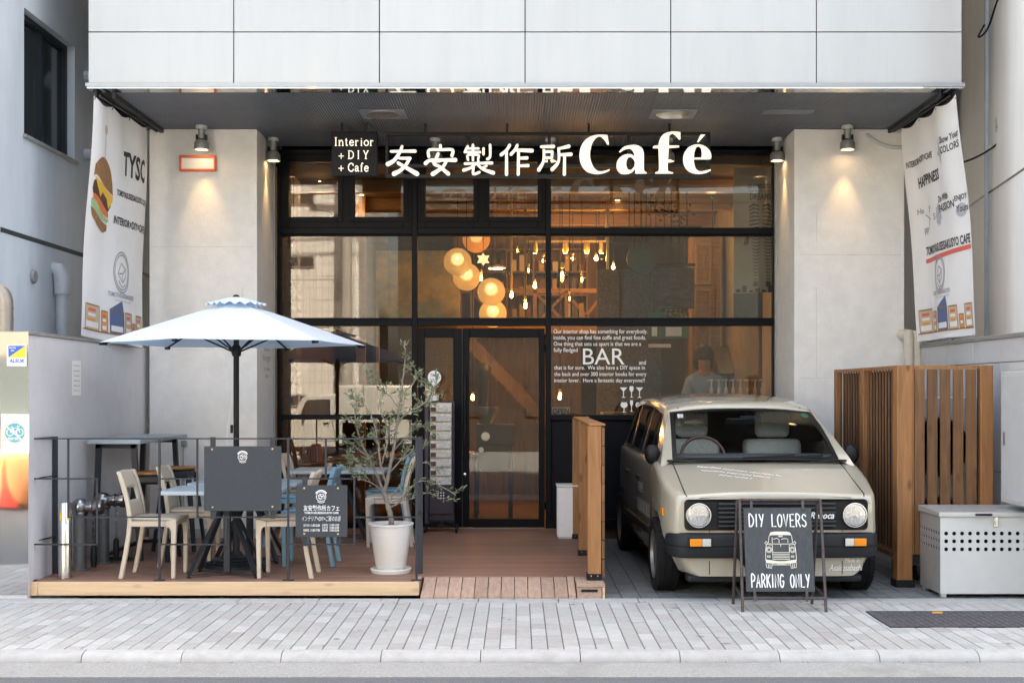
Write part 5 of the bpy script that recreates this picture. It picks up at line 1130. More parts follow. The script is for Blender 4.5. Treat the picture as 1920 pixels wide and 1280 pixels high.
MB().tube(catmull([(UX - .03, UD - .03, 1.88), (UX - .034, UD - .04, 1.6), (UX - .03, UD - .045, 1.48), (UX - .06, UD - .05, 1.25), (UX - .065, UD - .05, 1.12), (UX - .03, UD - .04, .98)], 6), .003, 6).build('cord', 'white_paint', um)
MB().lathe([(.28, DZ), (.28, DZ + .02), (.25, DZ + .034), (.255, DZ + .042), (.20, DZ + .055), (.205, DZ + .062), (.13, DZ + .072), (.135, DZ + .08), (.06, DZ + .095), (.04, DZ + .12)], (UX, UD, 0), 40).build('base', 'dark_metal', um)
bo = MB()
for k in range(24):
    a = k * math.pi / 12; c = Vector((UX + .2275 * math.cos(a), UD + .2275 * math.sin(a), DZ + .047)); bo.ball(c, .018, 8, 6, (1, 1, .5))
bo.build('base_relief', 'dark_metal', um, kind='stuff')
MB().tube([(UX, UD, DZ + .12), (UX, UD, DZ + .42)], .03, 16).build('socket', 'dark_metal', um); MB().tube([(UX + .03, UD, DZ + .30), (UX + .06, UD, DZ + .30)], .008, 8).ball((UX + .068, UD, DZ + .30), .02, 10, 8, (.5, 1, 1)).build('knob', 'black_plastic', um)

# ================================================================== FIRE CONNECTIONS, BOLLARD, NOTICE, SIGN STICKERS
for k, (p, d, ytop, lab) in enumerate(((150, 10.07, 950, 'chrome fire hose connection on a grey pipe next to the bollard'), (193, 10.47, 938, 'chrome fire hose connection on a grey pipe next to the chair back'))):
    x = PX(p, d); zt_ = PZ(ytop, d); t = thing('fire_hose_connection', lab, 'hose connection', (x, d, DZ), 'fire hose connections')
    MB().tube([(x, d, DZ), (x, d, zt_ - .05)], .052, 20).build('pipe', 'pump_pipe', t)
    MB().lathe([(.075, DZ + .0005), (.075, DZ + .012)], (x, d, 0), 20).build('flange', 'pump_pipe', t)
    MB().lathe([(.06, zt_ - .065), (.064, zt_ - .045), (.058, zt_ - .035)], (x, d, 0), 20).build('collar', 'pump_steel', t)
    MB().ball((x, d, zt_), .072, 22, 14).build('elbow', 'pump_steel', t)
    MB().lathe([(.045, .03), (.047, .09), (.056, .095), (.056, .11), (.048, .115), (.050, .15), (.060, .155), (.060, .185), (.045, .192)], (x, d, zt_ + .003), 22, 'x').build('coupling', 'pump_steel', t)
    MB().tube([(x + .13, d - .05, zt_ - .02), (x + .13, d - .09, zt_ - .02)], .006, 6).tube([(x + .13, d + .05, zt_ + .03), (x + .13, d + .085, zt_ + .035)], .006, 6).build('lug', 'pump_steel', t)
    ch = MB()
    for i in range(9): zc = zt_ - .07 - i * .028; ch.tube([(x + .13 + .008 * math.cos(a_), d - .055 + (.008 * math.sin(a_) if i % 2 else 0), zc + (.014 * math.sin(a_) if not i % 2 else .014 * math.sin(a_ * 1))) for a_ in [q_ * 1.05 for q_ in range(6)]], .0025, 5, closed=True)
    ch.build('chain', 'pump_steel', t, kind='stuff')
    MB().lathe([(.02, -.15), (.026, -.10), (.024, .0), (.012, .02)], (x + .13, d - .055, zt_ - .33), 12).build('cap_tool', 'black_plastic', t)
bl = thing('stainless_bollard', 'short stainless steel bollard with yellow reflectors at the terrace corner', 'bollard', (PX(122, 9.64), 9.64, DZ))
bx, bd = PX(122, 9.64), 9.64; bt_ = PZ(941, bd)
MB().lathe([(.05, DZ + .002), (.05, bt_ - .008), (.044, bt_), (.001, bt_ + .001)], (bx, bd, 0), 28, cap=False).build('post', 'stainless', bl)
MB().lathe([(.056, DZ + .0005), (.056, DZ + .012), (.0515, DZ + .014)], (bx, bd, 0), 28, cap=False).build('collar', 'stainless', bl)
for a in (-105, -40):
    c = Vector((bx + .0505 * math.cos(R(a)), bd + .0505 * math.sin(R(a)), 0)); mx = Matrix.Translation((c.x, c.y, PZ(966, bd))) @ Matrix.Rotation(R(a + 90), 4, 'Z')
    MB().box(-.009, .009, -.002, .002, -.032, .032, mx).build('reflector', 'yellow_tape', bl)
nt_ = thing('paper_notice', 'narrow white notice strip on the boundary wall', 'notice', (-3.714, 10.25, 1.3))
y0_ = 3.716 * F / (CX - 135); y1_ = 3.716 * F / (CX - 151)
MB().box(-3.7155, -3.712, y0_, y1_, PZ(741, (y0_ + y1_) / 2), PZ(676, (y0_ + y1_) / 2)).build('sheet', 'paper', nt_)
mb = MB(); fn_ = lambda p: Vector((-3.7115 + p[2], p[0], p[1]))
for k, s in enumerate(('NOTICE', 'menu and hours', 'coffee', 'lunch set', 'cake set', 'thank you')): zc = PZ(684 + k * 9.5, 10.2); put(mb, fit(text(s, .0008), y0_ + .03, y1_ - .03, zc - .008, zc + .004), fn_)
mb.build('print', 'ink_grey', nt_, recalc=False, smooth=0)
DPz = 9.355
sk = thing('security_sticker', 'blue and yellow security company plate on the polished wall end', 'sign', (PX(31, DPz), DPz, 1.8))
X = lambda p: PX(p, DPz); Z = lambda q: PZ(q, DPz)
MB().box(X(13), X(50), DPz - .002, DPz + .001, Z(686), Z(646)).build('plate', 'white_vinyl', sk)
M('sign_blue', (.03, .12, .50), .5); M('sign_yellow', (.80, .58, .05), .5); M('sign_teal', (.10, .42, .52), .5)
put(MB(), shape([[(X(16), Z(670)), (X(16), Z(648)), (X(48), Z(648))]], .001, False), front(DPz - .0032)).build('blue_half', 'sign_blue', sk, recalc=False)
put(MB(), shape([[(X(48), Z(648)), (X(48), Z(670)), (X(16), Z(670))]], .001, False), front(DPz - .0034)).build('yellow_half', 'sign_yellow', sk, recalc=False)
put(MB(), fit(text('ALSOK', .001, .03, .25), X(17), X(47), Z(680), Z(672.5)), front(DPz - .003)).build('lettering', 'sign_blue', sk, recalc=False)
put(put(MB(), fit(text('Security', .001, .02), X(18), X(30), Z(654), Z(650)), front(DPz - .0042)), fit(text('On', .001, .02), X(21), X(27), Z(658.5), Z(655)), front(DPz - .0042)).build('small_print', 'white_vinyl', sk, recalc=False)
nb = thing('no_bicycle_sign', 'white plate with a struck out bicycle in a blue circle', 'sign', (X(29), DPz, 1.4))
MB().box(X(2), X(55), DPz - .003, DPz + .001, Z(849), Z(776)).build('plate', 'white_vinyl', nb)
ci = lambda cx, cy, r, n=40: [(X(cx + r * math.cos(2 * math.pi * i / n)), Z(cy + r * math.sin(2 * math.pi * i / n))) for i in range(n)]
put(MB(), shape([ci(28, 811, 21), ci(28, 811, 18.5)], .001, False), front(DPz - .0042)).build('ring', M('pale_yellow', (.74, .67, .46), .5), nb, recalc=False)
put(MB(), shape([ci(28, 811, 18)], .001, False), front(DPz - .0040)).build('disc', 'sign_teal', nb, recalc=False)
mb = MB(); ff = front(DPz - .0045); lw = 1.6 * DPz / F
for c_ in (19.5, 37.5): stroke(mb, ci(c_, 810, 6.3, 24) + [ci(c_, 810, 6.3, 24)[0]], lw, ff, .0006, smooth=False)
for q_ in ([(19.5, 810), (24, 802), (34, 802), (28, 811), (19.5, 810)], [(28, 811), (24, 800), (21, 800)], [(37.5, 810), (33, 798), (37, 798)]): stroke(mb, [(X(a), Z(b)) for a, b in q_], lw, ff, .0006, smooth=False)
stroke(mb, [(X(14), Z(800)), (X(41), Z(824))], lw * 1.4, ff, .0006, smooth=False)
put(mb, fit(text('駐輪禁止', .0008, .02), X(15), X(41), Z(825), Z(819)), ff); mb.build('bicycle', 'white_vinyl', nb, recalc=False, smooth=0)

# ================================================================== POTTED OLIVE TREE
OX, OD = PX(733, 9.95), 9.95
po = thing('flower_pot', 'tall tapered white plant pot on a round saucer', 'plant pot', (OX, OD, DZ))
MB().lathe([(.155, DZ + .0005), (.165, DZ + .03), (.16, DZ + .036), (.12, DZ + .018), (.001, DZ + .018)], (OX, OD, 0), 36, cap=False).build('saucer', 'pot_white', po)
ZP = PZ(980, OD)
MB().lathe([(.11, DZ + .019), (.118, DZ + .03), (.172, ZP - .02), (.182, ZP - .015), (.183, ZP), (.172, ZP + .001), (.165, ZP - .03), (.001, ZP - .032)], (OX, OD, 0), 40, cap=False).build('pot', 'pot_white', po)
MB().lathe([(.1112, DZ + .020), (.1195, DZ + .030), (.1215, DZ + .046)], (OX, OD, 0), 40, cap=False).build('stain_ring', M('pot_stain', (.45, .39, .30), .85, var=.3, vs_=16, dirt=(.70, .69, .66), ds=14, dcut=.42), po)
MB().lathe([(.166, ZP - .03), (.1, ZP - .022), (.001, ZP - .018)], (OX, OD, 0), 24, cap=False).build('soil', 'soil', po)
ot = thing('olive_tree', 'slender young olive tree with sparse grey green leaves in the white pot', 'tree', (PX(735, OD), OD, ZP - .03))
o3 = lambda p, q, dy=0: Vector((PX(p, OD), OD + dy, PZ(q, OD)))
BR = [([(735, 988, 0), (731, 962, 0), (727, 945, .01), (720, 924, .01)], .024, .019), ([(720, 924, .01), (728, 892, .0), (736, 855, -.01), (743, 806, -.02), (749, 759, 0), (755, 715, .02), (760, 665, .02)], .017, .004),
      ([(720, 924, .01), (708, 895, .03), (690, 860, .06), (674, 825, .07), (665, 790, .06), (667, 748, .06)], .011, .003), ([(712, 905, .03), (700, 880, -.03), (680, 868, -.08), (658, 856, -.12)], .007, .003),
      ([(724, 908, 0), (716, 870, -.07), (712, 830, -.1), (704, 790, -.12), (690, 762, -.12), (672, 748, -.13)], .009, .003), ([(732, 950, 0), (748, 942, -.03), (765, 920, -.08), (790, 900, -.1), (820, 905, -.12), (852, 922, -.14)], .008, .003),
      ([(744, 800, 0), (760, 776, -.04), (790, 760, -.05), (808, 742, -.03), (818, 715, 0)], .007, .003), ([(738, 845, 0), (760, 820, .06), (785, 800, .1), (800, 805, .12)], .006, .003),
      ([(730, 885, 0), (752, 862, .06), (775, 845, .12), (800, 830, .13)], .007, .003), ([(748, 765, 0), (732, 742, -.05), (712, 728, -.06), (700, 708, -.05)], .006, .003), ([(751, 740, 0), (772, 722, .03), (782, 700, .04), (790, 712, .05)], .005, .003),
      ([(716, 870, -.05), (728, 832, -.1), (726, 795, -.11), (716, 765, -.1), (718, 735, -.1)], .007, .003), ([(727, 940, 0), (745, 915, .06), (768, 880, .09), (795, 868, .1), (812, 880, .1)], .006, .003), ([(690, 858, .06), (672, 846, .1), (652, 828, .13)], .005, .003), ([(742, 812, 0), (722, 806, .08), (702, 812, .12)], .004, .003), ([(722, 925, 0), (700, 905, -.05), (676, 895, -.08), (662, 880, -.1)], .005, .003), ([(735, 940, 0), (770, 935, .05), (800, 925, .06), (825, 935, .05)], .005, .003)]
tr_ = None; ends = []; leaves = MB(); rnd = random.Random(3)
def leafy(p, d, n, spread=.05):
    for _ in range(n):
        c = p + Vector((rnd.gauss(0, spread * .5), rnd.gauss(0, spread * .5), rnd.gauss(0, spread * .5)))
        dv = (d + Vector((rnd.gauss(0, .7), rnd.gauss(0, .7), rnd.gauss(0.1, .6)))).normalized(); sd_ = dv.cross(Vector((rnd.gauss(0, 1), rnd.gauss(0, 1), rnd.gauss(0, 1)))).normalized(); up = sd_.cross(dv)
        L_, W_ = rnd.uniform(.028, .05), rnd.uniform(.0045, .008)
        leaves.add([c, c + dv * L_ * .35 + sd_ * W_ + up * .003, c + dv * L_ * .75 + sd_ * W_ * .7 + up * .002, c + dv * L_, c + dv * L_ * .75 - sd_ * W_ * .7 + up * .002, c + dv * L_ * .35 - sd_ * W_ + up * .003], [(0, 1, 2, 3), (0, 3, 4, 5)])
for k, (pts, r0, r1) in enumerate(BR):
    P = catmull([o3(*p) for p in pts], 5); n = len(P); rs = [r0 + (r1 - r0) * i / (n - 1) for i in range(n)]
    P = [p + Vector((rnd.gauss(0, .002), rnd.gauss(0, .003), 0)) for p in P]
    MB().tube(P, rs, 8).build('trunk' if k < 2 else 'branch', 'bark', ot, smooth=80)
    if k == 0: continue
    for i in range(n):
        t_ = i / (n - 1)
        if t_ < (.42 if k == 1 else .30): continue
        d = (P[min(i + 1, n - 1)] - P[max(i - 1, 0)]).normalized(); leafy(P[i], d, rnd.choice((0, 1, 2, 3)), .02)
        if rnd.random() < .42 or i == n - 1:
            tw = (d * (1.0 if i == n - 1 else .4) + Vector((rnd.gauss(0, .6), rnd.gauss(0, .6), rnd.gauss(.25, .4)))).normalized() * rnd.uniform(.05, .12)
            e = P[i] + tw; MB_ = MB().tube([P[i], P[i] + tw * .5 + Vector((0, 0, .006)), e], [.0025, .002, .0012], 5); ends.append(MB_)
            for q_ in (.35, .6, .8, 1.0): leafy(P[i] + tw * q_, tw.normalized(), rnd.choice((2, 3, 4)), .024)
tm = MB()
for e in ends: tm.add(e.v, e.f)
tm.build('twigs', 'bark', ot, kind='stuff', smooth=80)
M('olive_leaf', (.15, .18, .105), .5, var=.4, vs_=22, dirt=(.36, .40, .29), ds=18, dcut=.54)
leaves.build('foliage', 'olive_leaf', ot, kind='stuff', smooth=0, recalc=False)

# ================================================================== LEAFLET RACK
LX, LD = PX(824, 12.85), 12.85
k_ = lambda p: PX(p, LD); kz = lambda q: PZ(q, LD)
ra = thing('newspaper_rack', 'tall dark rolling rack with stacked clear pockets of newspapers by the door', 'rack', (LX, LD, DZ))
M('rack_purple', (.025, .016, .03), .45)
MB().box(k_(797), k_(852), LD + .02, LD + .05, kz(985), kz(752)).build('back_panel', 'rack_purple', ra, bevel=.004)
MB().box(k_(797), k_(804), LD - .05, LD + .019, kz(985), kz(752)).build('side_panel', 'rack_purple', ra)
MB().box(k_(806), k_(850), LD - .02, LD + .018, kz(962), kz(905)).build('lower_panel', 'rack_purple', ra)
for i in range(3):
    for j in range(3): MB().lathe([(.008, 0), (.008, .003)], (k_(822 + i * 5), LD - .0205, kz(923 + j * 5)), 10, '-y').build('peg_hole', 'white_paint', ra)
MB().box(k_(800), k_(850), LD - .03, LD + .04, kz(986), kz(975)).build('base_bar', 'black_plastic', ra)
for a in (-1, 1):
    MB().bar((LX + .02, LD, kz(978)), (LX + .02 + a * .16, LD - .12, kz(984)), .03, .03).bar((LX + .02, LD, kz(978)), (LX + .02 + a * .16, LD + .10, kz(984)), .03, .03).build('foot', 'black_plastic', ra)
    for b in (-.12, .10): MB().lathe([(.03, -.012), (.034, 0), (.03, .012)], (LX + .02 + a * .16, LD + b, DZ + .035), 14, 'x').build('caster', 'black_plastic', ra)
for i in range(9):
    q0 = 755 + i * 16.9; z0, z1 = kz(q0 + 17), kz(q0); o = .008 * i
    MB().hexa([(k_(808), LD - .06, z0), (k_(846), LD - .06, z0), (k_(846), LD + .01, z0), (k_(808), LD + .01, z0), (k_(807), LD - .035, z1), (k_(847), LD - .035, z1), (k_(847), LD + .012, z1), (k_(807), LD + .012, z1)]).build('newspaper', 'newsprint', ra)
    MB().box(k_(808.5), k_(818), LD - .064 + .0, LD - .0605, z0 + .004, z0 + .05).build('photo_print', 'dark_brown_ink', ra)
    MB().hexa([(k_(806), LD - .068, z0 - .004), (k_(848.5), LD - .068, z0 - .004), (k_(848.5), LD + .015, z0 - .004), (k_(806), LD + .015, z0 - .004), (k_(806), LD - .052, z0 + .05), (k_(848.5), LD - .052, z0 + .05), (k_(848.5), LD - .049, z0 + .05), (k_(806), LD - .049, z0 + .05)]).build('pocket', 'clear_glass', ra)
to = thing('takeout_sign', 'round white TAKE OUT pin sign on a white cup above the newspaper rack', 'sign', (k_(814), LD - .03, kz(752)))
MB().lathe([(.045, kz(751)), (.055, kz(738))], (k_(814), LD - .02, 0), 18).build('cup', 'white_ceramic', to)
MB().tube([(k_(814), LD - .03, kz(745)), (k_(815), LD - .03, kz(722))], .004, 6).build('stick', 'white_paint', to)
pin = [(k_(815 + 12.5 * math.cos(R(a))), kz(707 - 12.5 * math.sin(R(a)))) for a in range(-50, 231, 14)] + [(k_(815), kz(726))]
put(MB(), shape([pin], .006, False), front(LD - .035)).build('plate', 'white_vinyl', to)
put(put(MB(), fit(text('TAKE', .001, .01), k_(807), k_(823), kz(706), kz(700.5)), front(LD - .039)), fit(text('OUT', .001, .01), k_(809), k_(821), kz(715), kz(709.5)), front(LD - .039)).build('lettering', 'ink', to, recalc=False)

# ================================================================== WOODEN FENCE AT THE DECK END, WASH STAND
fe = thing('deck_fence', 'short brown timber fence between the deck entrance and the parked car', 'fence', (.6, 10.9, DZ))
for d in (9.57, 11.0, 12.25):
    MB().box(.535, .638, d - .052, d + .052, DZ + .045, 1.30).build('post', 'cedar', fe, bevel=.004)
    MB().box(.528, .645, d - .058, d + .058, DZ + .0005, DZ + .05).build('post_shoe', 'black_plastic', fe)
    for q_ in (.56, .61): MB().lathe([(.006, 0), (.005, .003)], (q_, d - .058, DZ + .035), 8, '-y').build('bolt', 'stainless', fe)
for i in range(8): MB().box(.640 + random.uniform(0, .003), .664, 9.515, 12.30, .135 + i * .145, .135 + (i + 1) * .145 - .006).build('board', 'cedar_dark', fe, bevel=.002)
MB().box(.545, .668, 9.51, 12.31, 1.301, 1.318).build('cap_board', 'cedar', fe, bevel=.003)
hk = [(.585 + .018 * math.cos(a), 10.55, 1.335 + .018 * math.sin(a)) for a in [i * .6 for i in range(10)]]
MB().tube(hk, .003, 6).build('hook', 'stainless', fe)
ws = thing('wash_stand', 'white square wash stand box behind the timber fence', 'wash stand', (.49, 12.33, DZ))
MB().box(.384, .60, 12.2, 12.46, DZ + .02, .628).build('cabinet', 'white_paint', ws, bevel=.004); MB().box(.395, .59, 12.21, 12.45, DZ + .0005, DZ + .019).build('plinth', 'light_grey', ws)
MB().box(.376, .608, 12.19, 12.47, .629, .645).build('lid', 'white_paint', ws, bevel=.003)
MB().tube(catmull([(.575, 12.26, .645), (.575, 12.26, .76), (.57, 12.25, .79), (.60, 12.24, .81), (.62, 12.24, .79)], 5), .012, 10).build('tap', 'black_plastic', ws)

# ================================================================== CAR
CC, CY = 1.897, 9.20
def C(x, y, z): return Vector((CC + x, CY + y, z))
M('car_beige', (.43, .395, .315), .22, .08, coat=1.0, var=.02, vs_=3)
M('car_trim', (.012, .014, .017), .55, spec=.3, var=.15, vs_=30)
M('car_black', (.006, .0065, .008), .45, spec=.3)
M('chrome', (.75, .76, .77), .12, 1.0)
M('lens_glass', (.70, .71, .72), .15, .75, bump=.3, bs=45)
M('amber_lens', (.85, .27, .01), .15, spec=.7)
M('clear_lens', (.62, .62, .60), .12, .2, bump=.3, bs=120)
M('seat_fabric', (.80, .74, .64), .9, var=.25, vs_=90)
M('dash', (.085, .09, .095), .7)
M('wheel_rim', (.24, .25, .26), .35, .7)
car = thing('parked_car', 'beige boxy station wagon with round headlights parked beside the terrace', 'car', (CC, CY + 1.9, 0))
def lerp_tab(tab, x):
    if x <= tab[0][0]: return tab[0][1]
    for (a, va), (b, vb) in zip(tab, tab[1:]):
        if x <= b: return va + (vb - va) * (x - a) / (b - a)
    return tab[-1][1]
WT = [(.06, .728), (.09, .755), (.14, .776), (.25, .80), (.45, .82), (.9, .828), (2.0, .83), (3.0, .825), (3.45, .80), (3.62, .765), (3.72, .70)]
ZH = [(.06, .752), (.066, .774), (.085, .789), (.14, .806), (.30, .855), (.55, .935), (.75, .995), (.95, 1.005), (2.0, 1.01), (3.4, 1.03), (3.62, 1.02), (3.72, 1.0)]
ZBm = [(.06, .185), (.14, .178), (.4, .175), (1.0, .19), (3.0, .20), (3.72, .26)]
ST = [.06, .064, .072, .085, .10, .14, .20, .30, .42, .55, .68, .80, 1.0, 1.3, 1.6, 2.0, 2.4, 2.8, 3.1, 3.3, 3.45, 3.56, 3.64, 3.69, 3.72]
def prof(y):
    w_, zs, zb = lerp_tab(WT, y), lerp_tab(ZH, y), lerp_tab(ZBm, y)
    lo = lerp_tab([(.06, .90), (.25, .90), (.5, 1.0)], y)                # the valance draws in ahead of the front wheels
    pts = [(0, zb), (.78 * w_ * lo, zb), (.90 * w_ * lo, zb + .01), (.955 * w_ * lo, zb + .05), (.985 * w_ * (lo + 1) / 2, .34), (w_, .48), (w_, .62), (.998 * w_, zs - .10), (.994 * w_, zs - .045), (.984 * w_, zs - .020), (.962 * w_, zs - .004), (.92 * w_, zs + .002), (.80 * w_, zs + .006), (.45 * w_, zs + .022), (0, zs + .028)]
    q = catmull([(a, b, 0) for a, b in pts], 3); return [(p.x, p.y) for p in q]
bd_ = MB(); ring = None
for y in ST:
    h = prof(y); full = h + [(-a, b) for a, b in reversed(h[1:-1])]; ring = len(full); bd_.v += [tuple(C(a, y, b)) for a, b in full]
for i in range(len(ST) - 1):
    for k in range(ring): bd_.f.append((i * ring + k, i * ring + (k + 1) % ring, (i + 1) * ring + (k + 1) % ring, (i + 1) * ring + k))
bd_.f.append(tuple(range(ring))); bd_.f.append(tuple((len(ST) - 1) * ring + k for k in range(ring)))
body = bd_.build('body', 'car_beige', car, smooth=42)
AXF, AXR, WR = .62, 3.12, .287
cut = MB()
for s in (-1, 1):
    for ay_ in (AXF, AXR): cut.lathe([(.328, .575), (.328, .95)] if s > 0 else [(.328, -.95), (.328, -.575)], C(0, ay_, .295), 40, 'x')
cob = cut.build('tmp_cut', 'car_black', car)
md = body.modifiers.new('b', 'BOOLEAN'); md.operation = 'DIFFERENCE'; md.object = cob; md.solver = 'EXACT'
dg = bpy.context.evaluated_depsgraph_get(); nm_ = bpy.data.meshes.new_from_object(body.evaluated_get(dg)); body.modifiers.clear(); old = body.data; body.data = nm_; nm_.name = 'body'
nm_.polygons.foreach_set('use_smooth', [True] * len(nm_.polygons)); nm_.set_sharp_from_angle(angle=R(38))
bpy.data.meshes.remove(old); cm = cob.data; bpy.data.objects.remove(cob); bpy.data.meshes.remove(cm)
# hood and door seams, belt crease
def surf(fr, y, lift=.002):
    w_, zs = lerp_tab(WT, y), lerp_tab(ZH, y); return C(fr * w_, y, zs + .006 + lift)
for s in (-1, 1):
    MB().tube([surf(s * min(.905, .675 / lerp_tab(WT, y)), y, -.003) for y in (.07, .10, .14, .2, .3, .42, .55, .68, .74)], .0048, 6).build('hood_seam', 'car_black', car)
    for y in (.88, 1.80, 2.62): MB().tube([C(s * lerp_tab(WT, y) * f_, y, z) for f_, z in ((.998, .30), (1.001, .48), (1.001, .62), (.99, .9), (.965, .965))], .004, 6).build('door_seam', 'car_black', car)
    for y in (1.62, 2.45): MB().box(CC + s * .835 - .012, CC + s * .835 + .012, CY + y, CY + y + .13, .80, .835).build('door_handle', 'car_trim', car, bevel=.006)
    MB().box(CC + s * .815 - .006, CC + s * .815 + .008, CY + .29, CY + .39, .618, .674).build('side_marker', 'amber_lens', car, bevel=.004)
    MB().box(CC + s * .835 - .006, CC + s * .835 + .006, CY + .97, CY + 2.75, .40, .455).build('side_moulding', 'car_trim', car, bevel=.004)
MB().tube([C(f_ * .57, .066, .768 + .016 * (1 - f_ * f_)) for f_ in [i / 10 - 1 for i in range(21)]], .0048, 6).build('hood_seam', 'car_black', car)
# greenhouse
def zr(y): return lerp_tab([(1.36, 1.385), (1.55, 1.425), (1.8, 1.455), (2.2, 1.478), (2.6, 1.482), (3.1, 1.47), (3.5, 1.43)], y)
def xr_(y): return lerp_tab([(1.36, .608), (1.7, .628), (2.2, .638), (2.8, .636), (3.5, .61)], y)
def roof(u, v):
    y = 1.36 + v * 2.16; s = 2 * u - 1; a = abs(s); return C(s * (xr_(y) + .006), y, zr(y) + .062 * (1 - a ** 3.2) * (1 if .03 < v else .6))
MB().grid(roof, 28, 24).build('roof', 'car_beige', car, smooth=60, solid=.012)
for s in (-1, 1): MB().tube([C(s * xr_(y) * .86, y, zr(y) + .062 * (1 - .86 ** 3.2) + .001) for y in [1.4 + i * .15 for i in range(15)]], .006, 6).build('roof_gutter', 'car_trim', car)
def side(s, off=0.):
    def f(p):
        y, t = p[0], p[1]; xb = lerp_tab(WT, max(y, .5)) * .945; zb = lerp_tab(ZH, max(y, .6)) - .004
        return C(s * (xb + (xr_(y) - xb) * t + off - p[2]), y, zb + (zr(y) + .006 - zb) * t + .02 * math.sin(math.pi * t) * 0)
    return f
outl = [(.66, 0), (1.0, .47), (1.36, 1), (1.55, 1), (1.8, 1), (2.2, 1), (2.6, 1), (3.1, 1), (3.48, 1), (3.66, 0)] + [(3.66 - i * .3, 0) for i in range(1, 10)]
hole = [(1.00, .06), (1.20, .38), (1.50, .88), (1.8, .905), (2.2, .91), (2.6, .91), (3.0, .905), (3.28, .88), (3.46, .06)] + [(3.2 - i * .3, .06) for i in range(7)]
for s in (-1, 1):
    put(MB(), shape([outl, hole], .03, False), side(s, -.01)).build('side_frame', 'car_beige', car, smooth=30)
    put(MB(), shape([hole], .004, False), side(s, -.012)).build('side_window', 'dark_pane', car, smooth=0)
    for a, b in ((1.80, 1.86), (2.60, 2.68)): put(MB(), shape([[(a, .05), (a + .07, .91), (b + .07, .91), (b, .05)]], .012, False), side(s, .004)).build('door_pillar', 'car_black', car, smooth=0)
    ring_ = [hole, [(1.03, .085), (1.22, .38), (1.52, .86), (1.8, .885), (2.2, .89), (2.6, .89), (3.0, .885), (3.26, .86), (3.42, .085)] + [(3.2 - i * .3, .085) for i in range(7)]]
    put(MB(), shape(ring_, .006, False), side(s, .006)).build('window_seal', 'car_black', car, smooth=0)
def wsc(p):
    s, t = p[0], p[1]; hb, ht = .675, .602; h = hb + (ht - hb) * t; bow = .075 * (1 - s * s)
    y = .735 - bow * .9 + t * (1.385 - .735 + bow * .55); z = 1.008 + (1.402 - 1.008) * t + .03 * math.sin(math.pi * t) + .018 * (1 - s * s) * t
    return C(s * h, y - p[2], z)
def wpoly(a, b, c, n=14, rc=.07):
    e = lambda s: .5 * rc * (abs(s) / a) ** 8
    return [(-a + 2 * a * i / n, b + e(-a + 2 * a * i / n)) for i in range(n + 1)] + [(a, b + (c - b) * i / 6) for i in range(1, 6)] + [(a - 2 * a * i / n, c - e(a - 2 * a * i / n)) for i in range(n + 1)] + [(-a, c - (c - b) * i / 6) for i in range(1, 6)]
put(MB(), shape([wpoly(1.0, .0, 1.0), wpoly(.945, .05, .955)], .012, False), wsc).build('windscreen_seal', 'car_black', car, smooth=50)
for s in (-1, 1):
    MB().grid(lambda u, v: wsc((s * .995, v, -.002)).lerp(side(s, -.004)((.66 + .70 * v, v, 0)), u), 4, 10).build('windscreen_pillar', 'car_beige', car, smooth=60)
MB().grid(lambda u, v: wsc(((2 * u - 1) * .95, .04 + v * .92, -.002)), 20, 10).build('windscreen', 'windscreen', car, smooth=60)
MB().grid(lambda u, v: C((2 * u - 1) * (.742 - .16 * v), 3.66 - .17 * v, 1.0 + .44 * v), 8, 6).build('rear_panel', 'car_beige', car, solid=.02)
MB().grid(lambda u, v: C((2 * u - 1) * .6, 3.672 - .15 * (.12 + v * .7), 1.06 + .30 * v), 4, 3).build('rear_window', 'dark_pane', car)
MB().box(CC - .70, CC + .70, CY + .80, CY + 1.12, 1.000, 1.052).build('dashboard', 'dash', car, bevel=.03)
for i, (x0, x1) in enumerate(((-.60, -.12), (.10, .60))):
    t0 = MB().box(CC + x0, CC + x1, CY + 1.62, CY + 1.80, .99, 1.15).build('seat_back', 'seat_fabric', car, bevel=.05, seg=4)
    h = MB().box(CC + x0 + .10, CC + x1 - .10, CY + 1.64, CY + 1.77, 1.165, 1.40).build('headrest', 'seat_fabric', car, bevel=.05, seg=4)
    for e in (.18, .30): MB().tube([C(x0 + e, 1.70, 1.12), C(x0 + e, 1.70, 1.19)], .006, 6).build('headrest_post', 'chrome', car)
swc = C(-.335, 1.26, 1.015); mx = Matrix.Translation(swc) @ Matrix.Rotation(R(62), 4, 'X')
MB().tube([mx @ Vector((.185 * math.cos(a), .185 * math.sin(a), 0)) for a in [i * math.pi / 20 for i in range(40)]], .014, 10, closed=True).bar(mx @ Vector((-.18, 0, 0)), mx @ Vector((.18, 0, 0)), .03, .02).build('steering_wheel', M('wheel_wood', (.11, .035, .015), .25, coat=.5), car)
MB().box(CC - .125, CC + .105, CY + 1.30, CY + 1.34, 1.285, 1.34).build('rear_view_mirror', 'car_black', car, bevel=.012)
MB().box(CC + .0, CC + .18, CY + 1.36, CY + 1.40, 1.33, 1.36).build('dash_camera', 'dash', car, bevel=.01)
for a, b in (((-.30, .02), (.42, .06)), ((.14, .02), (.78, .065))):
    p0, p1 = wsc((a[0], a[1], .02)), wsc((b[0], b[1], .012)); MB().bar(p0, p1, .014, .012).build('wiper_arm', 'car_black', car); q0 = wsc((b[0] - .62 if b[0] > 0 else 0, .045, .006)); MB().bar(wsc((b[0] - .60, .045, .008)), wsc((b[0] + .04, .085, .008)), .012, .02).build('wiper_blade', 'car_black', car)
MB().grid(lambda u, v: C((2 * u - 1) * .72, .70 + .06 * (2 * u - 1) ** 2 + v * .05 - .07, 1.008 + .006 + .012 * (1 - (2 * u - 1) ** 2)), 16, 2).build('cowl', 'car_trim', car, solid=.01)
